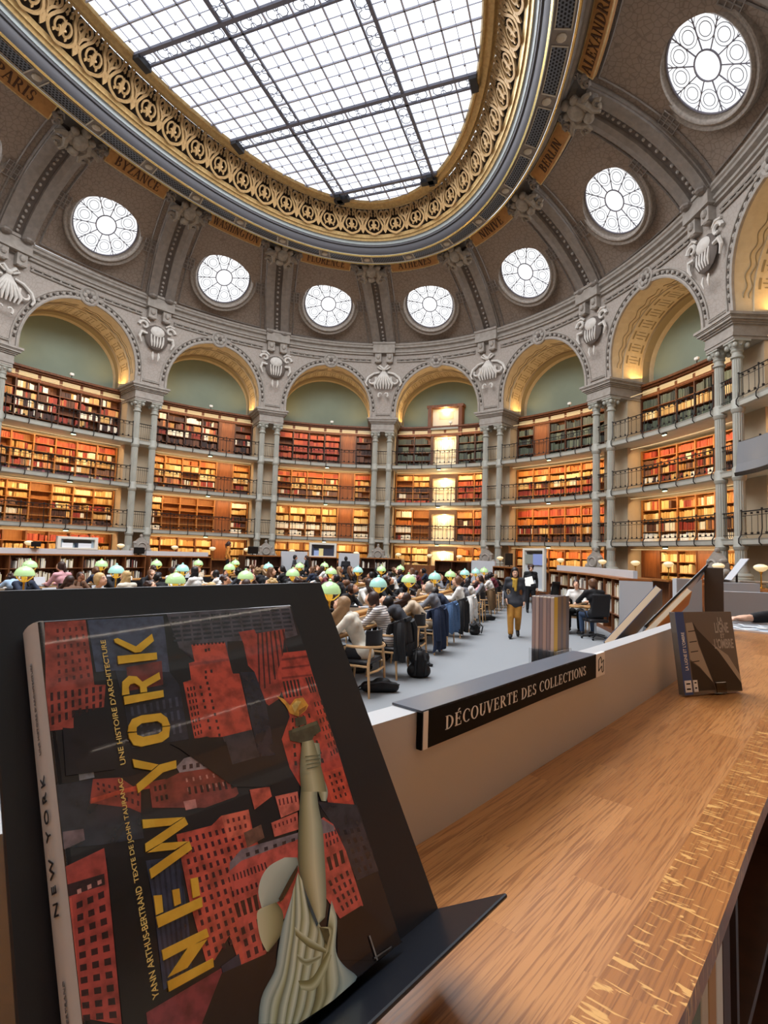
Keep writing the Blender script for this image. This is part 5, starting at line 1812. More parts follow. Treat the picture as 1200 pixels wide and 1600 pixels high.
prng = random.Random(21)
NEAR = [  # nearest row along the aisle, front to back
    ('cream', 'light brown', 'long', 2, 'long light-brown hair in cream sweater leaning on the table'),
    (None, 'dark brown', 'tail', 2, 'dark tied hair in white striped jersey, head on hand'),
    ('charcoal', 'black', 'short', 3, 'short black hair in dark jacket bent low over the table'),
    ('beige', 'dark brown', 'long', 3, 'dark hair in loose beige jumper leaning forward'),
    ('grey', 'grey', 'bun', 0, 'pale hair in a bun and grey hooded top'),
    ('navy', 'black', 'short', 3, 'black hair in navy top beside the denim jacket'),
    ('white', 'brown', 'bun', 1, 'brown hair, profile to the aisle, above a white jacket'),
]
SEAT0, SEATD = -3.85, 1.14
LAP = MB(); LAP.rbox((0, 0, .008), (.32, .22, .014), .004)
LSC = MB(); LSC.rbox((0, .15, .12), (.32, .01, .22), .004, Matrix.Rotation(math.radians(-18), 3, 'X'))
LAPP = [('keyboard_base', LAP.mesh('keyboard_base', mat('laptop_grey', 'a9abb0', .35, metal=.6))), ('screen', LSC.mesh('laptop_screen', mat('laptop_lid', 'c6cacf', .35)))]
pap = MB(); pap.rbox((0, 0, .002), (.21, .3, .004), .001); pap.rbox((.08, .05, .005), (.2, .28, .004), .001, Matrix.Rotation(.3, 3, 'Z'))
PAPM = pap.mesh('paper', mat('white_paper', 'eeece6', .8))
nb = MB(); nb.rbox((-.085, 0, .008), (.165, .24, .014), .004); nb.rbox((.085, 0, .008), (.165, .24, .014), .004)
NBM = nb.mesh('open_book', mat('book_page', 'e6dfcf', .8))
for ti, x in enumerate(TXS):
    for side in (1, -1):
        if ti == 3 and side == -1: continue
        i0 = (0, -1, -2, -2)[ti]
        imax = 15 if ti < 3 else 13
        for cnt, i in enumerate(range(i0, imax)):
            y = SEAT0 + SEATD * i + (0 if side == 1 else .25) + (0 if ti == 0 and side == 1 and i < 7 else prng.uniform(-.12, .12))
            if y > TLEN[ti][1] - .4: continue
            cx = x + side * 1.02
            rz = math.pi / 2 * side
            where = '%s seat from front, %s side of %s' % (NTH[cnt], 'aisle' if side == 1 else 'far', TNAME[ti])
            put(CHP, 'chair', (cx, y, 0), rz + prng.uniform(-.08, .08), 'beech chair, ' + where, 'chair', 'chairs at the reading tables')
            near = ti == 0 and side == 1 and i < 7
            if not near and prng.random() < (.10 if i < 9 else .2): continue
            if near:
                tc, hc, hs, po, d = NEAR[i]
                person(POSES[po], (cx, y, 0), rz + (.15 if i in (0, 3) else 0), 'person with ' + d, tc, hc, hs, 0, 0, 'people at the reading tables', topm=STRIPE if tc is None else None)
            else:
                tc = prng.choice(['black'] * 6 + ['white'] * 4 + ['cream', 'grey', 'grey', 'navy', 'navy', 'charcoal', 'charcoal', 'pink', 'burgundy', 'beige', 'brown', 'pale blue', 'olive'])
                hc = prng.choice(['black'] * 5 + ['dark brown'] * 5 + ['brown'] * 3 + ['light brown', 'blond'])
                hs = prng.choice(['short', 'short', 'long', 'long', 'long', 'bun', 'tail', 'curly'])
                po = prng.choice([0, 0, 1, 2, 3])
                person(POSES[po], (cx, y, 0), rz + prng.uniform(-.15, .15), 'person, %s hair, %s top, %s' % (hc, tc, where), tc, hc, hs, prng.choice([0, 0, 0, 1, 1, 2]), prng.choice([0, 0, 1, 2]), 'people at the reading tables', prng.uniform(.95, 1.04))
            it = prng.random()
            px, py = x + side * .38, y + prng.uniform(-.1, .1)
            if it < .34:
                put(LAPP, 'laptop', (px, py, .76), rz, 'open grey laptop, ' + where, 'laptop', 'laptops on the reading tables')
            elif it < .7:
                o = bpy.data.objects.new('paper', PAPM); COL.objects.link(o); o.location = (px, py, .76); o.rotation_euler = (0, 0, prng.uniform(-.4, .4))
                tag(o, 'white sheets of paper, ' + where, 'paper', 'papers on the reading tables')
            elif it < .9:
                o = bpy.data.objects.new('open_book', NBM); COL.objects.link(o); o.location = (px, py, .76); o.rotation_euler = (0, 0, rz)
                tag(o, 'open book lying flat, ' + where, 'book', 'open books on the reading tables')

# coats over chair backs
def coat(name, seed, low, mt):
    r = random.Random(seed)
    path = [(-.36, low), (-.37, low + .15), (-.35, .5), (-.33, .7), (-.31, .84), (-.28, .9), (-.23, .88), (-.2, .8), (-.19, .7)]
    nx = 22
    rows_o, rows_i = [], []
    for j, (y, z) in enumerate(path):
        ro, ri = [], []
        for i in range(nx + 1):
            t = i / nx * 2 - 1
            drop = max(0, 1 - j / 4.5)
            fold = (.022 * math.sin(i * 1.7 + seed) + .014 * math.sin(i * 2.9 + seed * 2)) * (.35 + drop)
            wd = .29 + .05 * drop + .01 * math.sin(j + seed)
            x = wd * math.sin(t * 1.15) / math.sin(1.15)
            yy = y + .12 * t * t + fold
            zz = z - .05 * abs(t) ** 3 - (.05 * math.sin(i * .8 + seed) if j == 0 else 0)
            ro.append(V((x, yy - .012, zz))); ri.append(V((x * .95, yy + .02, zz - .008)))
        rows_o.append(ro); rows_i.append(ri)
    m = MB(); m.smooth = True
    m.grid(rows_o); m.grid([q[::-1] for q in rows_i])
    for a, b in ((rows_o[0], rows_i[0]), (rows_i[-1], rows_o[-1])): m.grid([b, a])
    for e in (0, nx): m.grid([[q[e] for q in rows_o], [q[e] for q in rows_i]])
    s = MB(); s.smooth = True
    for sg in (-1, 1):
        s.tube([(sg * .27, -.28, .84), (sg * .33, -.3, .72), (sg * .34, -.31, .55), (sg * .32, -.33, .36), (sg * .31, -.33, .28)], [.06, .07, .062, .055, .05], 8)
    c = MB(); c.smooth = True
    c.tube([(-.12, -.3, .885), (0, -.34, .9), (.12, -.3, .885)], [.03, .04, .03], 6)
    return [('coat_body', m.mesh(name, mt)), ('sleeve', s.mesh(name + '_sleeve', mt)), ('collar', c.mesh(name + '_collar', mt))]
DENIM = mat('denim_cloth', '4f6c93', .85, var=.5, scale=30, col2='3c5678')
for i, (nm, low, mt, lab) in {1: ('jacket', .38, mat('black_cloth', '1b1c1f', .7), 'black jacket hung over the second chair along the aisle'),
                          3: ('coat', .10, mat('navy_cloth', '26324c', .85, var=.4, scale=20), 'long navy coat hung over a chair left of the denim jacket'),
                          4: ('jacket', .30, DENIM, 'blue denim jacket hung over a chair on the aisle'),
                          5: ('coat', .16, mat('black_cloth', '1b1c1f', .7), 'long black coat hung over the chair behind the denim jacket'),
                          6: ('jacket', .42, TOPM['white'], 'white jacket hung over the chair behind the black coat'),
                          9: ('coat', .3, mat('tan_cloth', '6a5136', .85), 'brown coat hung over a chair far along the aisle')}.items():
    put(coat(nm, i, low, mt), nm, (TXS[0] + 1.02, SEAT0 + SEATD * i, 0.01), math.pi / 2, lab, 'jacket', 'clothes over chairs')
# bags on the floor
BAGM = mat('black_nylon', '131316', .6, var=.3, scale=15)
def bag(loc, rz, sc, label, kind='backpack'):
    root = empty('backpack' if kind == 'backpack' else 'shoulder_bag', loc, rz); root.scale = sc
    tag(root, label, 'bag', 'bags on the floor')
    if kind == 'backpack':
        b = blob('bag_body', [((0, 0, .08), .12, (0, 0, .32), .11), ((-.08, 0, .1), .11, (.08, 0, .1), .11), ((-.07, 0, .3), .1, (.07, 0, .3), .1), ((0, .09, .1), .08, (0, .09, .2), .07)], .018, BAGM)
        z = MB(); z.tube([(-.16, -.02, .2), (-.14, -.02, .4), (0, -.02, .45), (.14, -.02, .4), (.16, -.02, .2)], .008, 5)
        s = MB(); s.tube([(-.06, -.08, .42), (-.08, -.2, .3), (-.08, -.16, .06)], .018, 5); s.tube([(.06, -.08, .42), (.08, -.2, .3), (.08, -.16, .06)], .018, 5); s.tube([(-.04, 0, .42), (0, 0, .49), (.04, 0, .42)], .012, 5)
    else:
        b = blob('bag_body', [((-.16, 0, .08), .08, (.16, 0, .07), .075), ((0, .03, .1), .1, (.05, 0, .12), .08)], .018, BAGM)
        z = MB(); z.tube([(-.2, -.06, .12), (0, -.09, .16), (.2, -.05, .12)], .007, 5)
        s = MB(); s.tube([(-.22, 0, .1), (-.3, .06, .02), (-.1, .16, .015), (.15, .14, .02), (.23, 0, .1)], .012, 5)
    o = bpy.data.objects.new('bag_body', b); COL.objects.link(o); o.parent = root
    z.build('zip', mat('zip_grey', '3a3a3e', .4), root); s.build('strap', BAGM, root)
bag((5.95, -2.62, 0), .4, (1, 1, 1), 'black backpack standing on the carpet behind the second chair')
bag((5.72, -3.75, 0), .5, (1.15, 1, 1), 'flat black bag lying under the nearest chair', 'shoulder')
bag((5.93, 2.45, 0), 1.2, (.9, .9, .7), 'small black bag on the carpet behind the white jacket')
bag((5.75, 5.6, 0), .7, (1.2, 1, .9), 'dark bag on the carpet far along the aisle row', 'shoulder')
bag((5.85, -1.75, 0), .1, (.45, .5, .35), 'small teal pouch beside the black backpack', 'shoulder')

# walker, standing people and the pair at the small table
stand = dict(hip=(0, 0, .93), chest=(0, .01, 1.24), sl=(-.17, 0, 1.38), sr=(.17, 0, 1.38), neck=(0, .01, 1.45), head=HMat((0, .04, 1.56), -.05),
             el=(-.23, -.05, 1.1), wl=(-.22, .05, .87), hl=(0, .2, -1), ul=(-1, 0, 0), er=(.23, -.05, 1.1), wr=(.22, .07, .87), hr=(0, .2, -1), ur=(1, 0, 0),
             pl=(-.09, 0, .9), kl=(-.1, .03, .5), al=(-.1, -.01, .1), tl=(-.12, .14, .04), pr=(.09, 0, .9), kr=(.1, .03, .5), ar=(.1, -.01, .1), tr=(.12, .14, .04))
PST = make_pose('standing', stand)
walk = dict(stand); walk.update(kl=(-.09, .06, .5), al=(-.08, -.24, .17), tl=(-.09, -.13, .05), kr=(.09, .13, .51), ar=(.08, .17, .1), tr=(.09, .33, .05), wide=.012, long=True,
                               er=(.25, -.06, 1.11), wr=(.2, .1, .92), hr=(-.2, .6, -.8), ur=(1, .2, 0), head=HMat((0, .04, 1.56), 0, .12))
PWK = make_pose('walking', walk, .011)
MUST = mat('mustard_trousers', 'b98338', .8, var=.3, scale=10)
wk = person(PWK, (6.87, 2.5, 0), -3.04, 'person walking down the aisle in mustard trousers, dark cardigan and yellow scarf', 'charcoal', 'black', 'long', 0, 0, None, 1.0, trmat=MUST)
o = bpy.data.objects.new('scarf', blob('scarf', [((-.05, .07, 1.405), .03, (.05, .07, 1.405), .03), ((-.03, .11, 1.38), .035, (-.02, .14, 1.14), .034), ((.02, .11, 1.38), .035, (.03, .13, 1.22), .03), ((-.07, .0, 1.42), .03, (-.05, .07, 1.405), .03), ((.07, .0, 1.42), .03, (.05, .07, 1.405), .03)], .012, mat('mustard_scarf', 'c09a3c', .85, var=.4, scale=20))); COL.objects.link(o); o.parent = wk
M_ = wk.matrix_basis
mb = MB(); mb.rbox((0, 0, 0), (.03, .23, .32), .006)
o = mb.build('laptop', mat('laptop_lid', 'c6cacf', .35)); o.matrix_world = Matrix.Translation((6.87, 2.5, 0)) @ Matrix.Rotation(-3.04, 4, 'Z') @ Matrix.Translation((.27, .13, .93)) @ Matrix.Rotation(.15, 4, 'X')
tag(o, 'thin white laptop carried by the walking person in mustard trousers', 'laptop')
person(PST, (6.75, 8.9, 0), -2.9, 'person in black standing behind the walking person, holding a white sheet', 'black', 'dark brown', 'curly', 0, 0, 'standing people')
o = bpy.data.objects.new('paper', PAPM); COL.objects.link(o); o.matrix_world = Matrix.Translation((6.7, 8.3, 1.1)) @ Matrix.Rotation(1.2, 4, 'X'); tag(o, 'white sheet held by the standing person in black', 'paper')
person(PST, (-7.35, 10.6, .55), -math.pi / 4, 'person in an orange-yellow top standing high behind the left ring bookcase', 'orange', 'dark brown', 'tail', 1, 0, 'standing people')
mb = MB(); mb.rbox((0, 0, .275), (.9, .9, .55), .02); o = mb.build('step_platform', WOOD); o.location = (-7.35, 10.6, 0); tag(o, 'low wooden platform under the person in orange-yellow', 'platform')
for px_, py_, rz, tc, hc, lab in ((-5.2, 13.2, -1.2, 'charcoal', 'black', 'left one of two dark figures standing before the grey screen'), (-4.6, 13.4, 2.2, 'black', 'dark brown', 'right one of two dark figures standing before the grey screen'), (-3.1, 14.9, .4, 'black', 'black', 'lone person in black standing before the grey screen near the middle')):
    person(PST, (px_, py_, 0), rz, 'person, ' + lab, tc, hc, 'short', 1, 0, 'standing people')
# office chair, small table, seated pair
def office_chair(loc, rz, label):
    root = empty('office_chair', loc, rz); tag(root, label, 'chair', 'black office chairs')
    m = MB(); m.smooth = True; m.rbox((0, 0, .46), (.48, .46, .08), .03); m.build('seat', CHB, root)
    m = MB(); m.smooth = True; m.rbox((0, -.27, .84), (.46, .06, .55), .025, Matrix.Rotation(.12, 3, 'X')); m.build('backrest', CHB, root)
    m = MB(); m.tube([(0, 0, .1), (0, 0, .42)], .03, 8); m.build('column', mat('chrome', 'b4b7ba', .25, metal=1), root)
    m = MB()
    for j in range(5):
        a = 2 * math.pi * j / 5 + .3
        m.tube([(0, 0, .12), (.3 * math.cos(a), .3 * math.sin(a), .07)], [.03, .02], 6)
    m.build('base', CHB, root)
    for j in range(5):
        a = 2 * math.pi * j / 5 + .3
        w_ = MB(); w_.ball((.31 * math.cos(a), .31 * math.sin(a), .03), .03, 8, 6); w_.build('caster', CHB, root)
    for sg in (-1, 1):
        m = MB(); m.tube([(sg * .26, -.1, .46), (sg * .29, -.05, .66), (sg * .29, .2, .66)], .018, 6); m.build('armrest', CHB, root)
office_chair((8.72, 3.35, 0), .45, 'black office chair under the man in black beside the right bookcase')
person(make_pose('seated_back', seat_pose(chest=(0, .04, .93), sl=(-.19, .06, 1.04), sr=(.19, .06, 1.04), neck=(0, .1, 1.11), head=HMat((0, .15, 1.24), -.2))), (8.72, 3.35, .02), .45, 'person with short brown hair in black sweater, seated with back turned', 'black', 'brown', 'short', 0, 1, None, 1.06)
person(POSES[1], (8.30, 4.75, 0), 2.95, 'person with dark fringe in pale grey top facing the seated man', 'white', 'dark brown', 'short', 0, 0, None)
put(CHP, 'chair', (8.30, 4.75, 0), 2.95, 'beech chair of the person in pale grey near the right bookcase', 'chair')
root = empty('side_table', (8.28, 4.02, 0)); tag(root, 'small wooden table between the seated man and the person in pale grey', 'table')
mb = MB(); mb.rbox((0, 0, .715), (.75, .6, .04), .01); mb.build('tabletop', TOPW, root)
mb = MB(); mb.rbox((-.25, 0, .35), (.08, .5, .69), .01); mb.build('pedestal', CHB, root)
office_chair((7.35, 9.5, 0), 1.0, 'black office chair far behind the walking person')
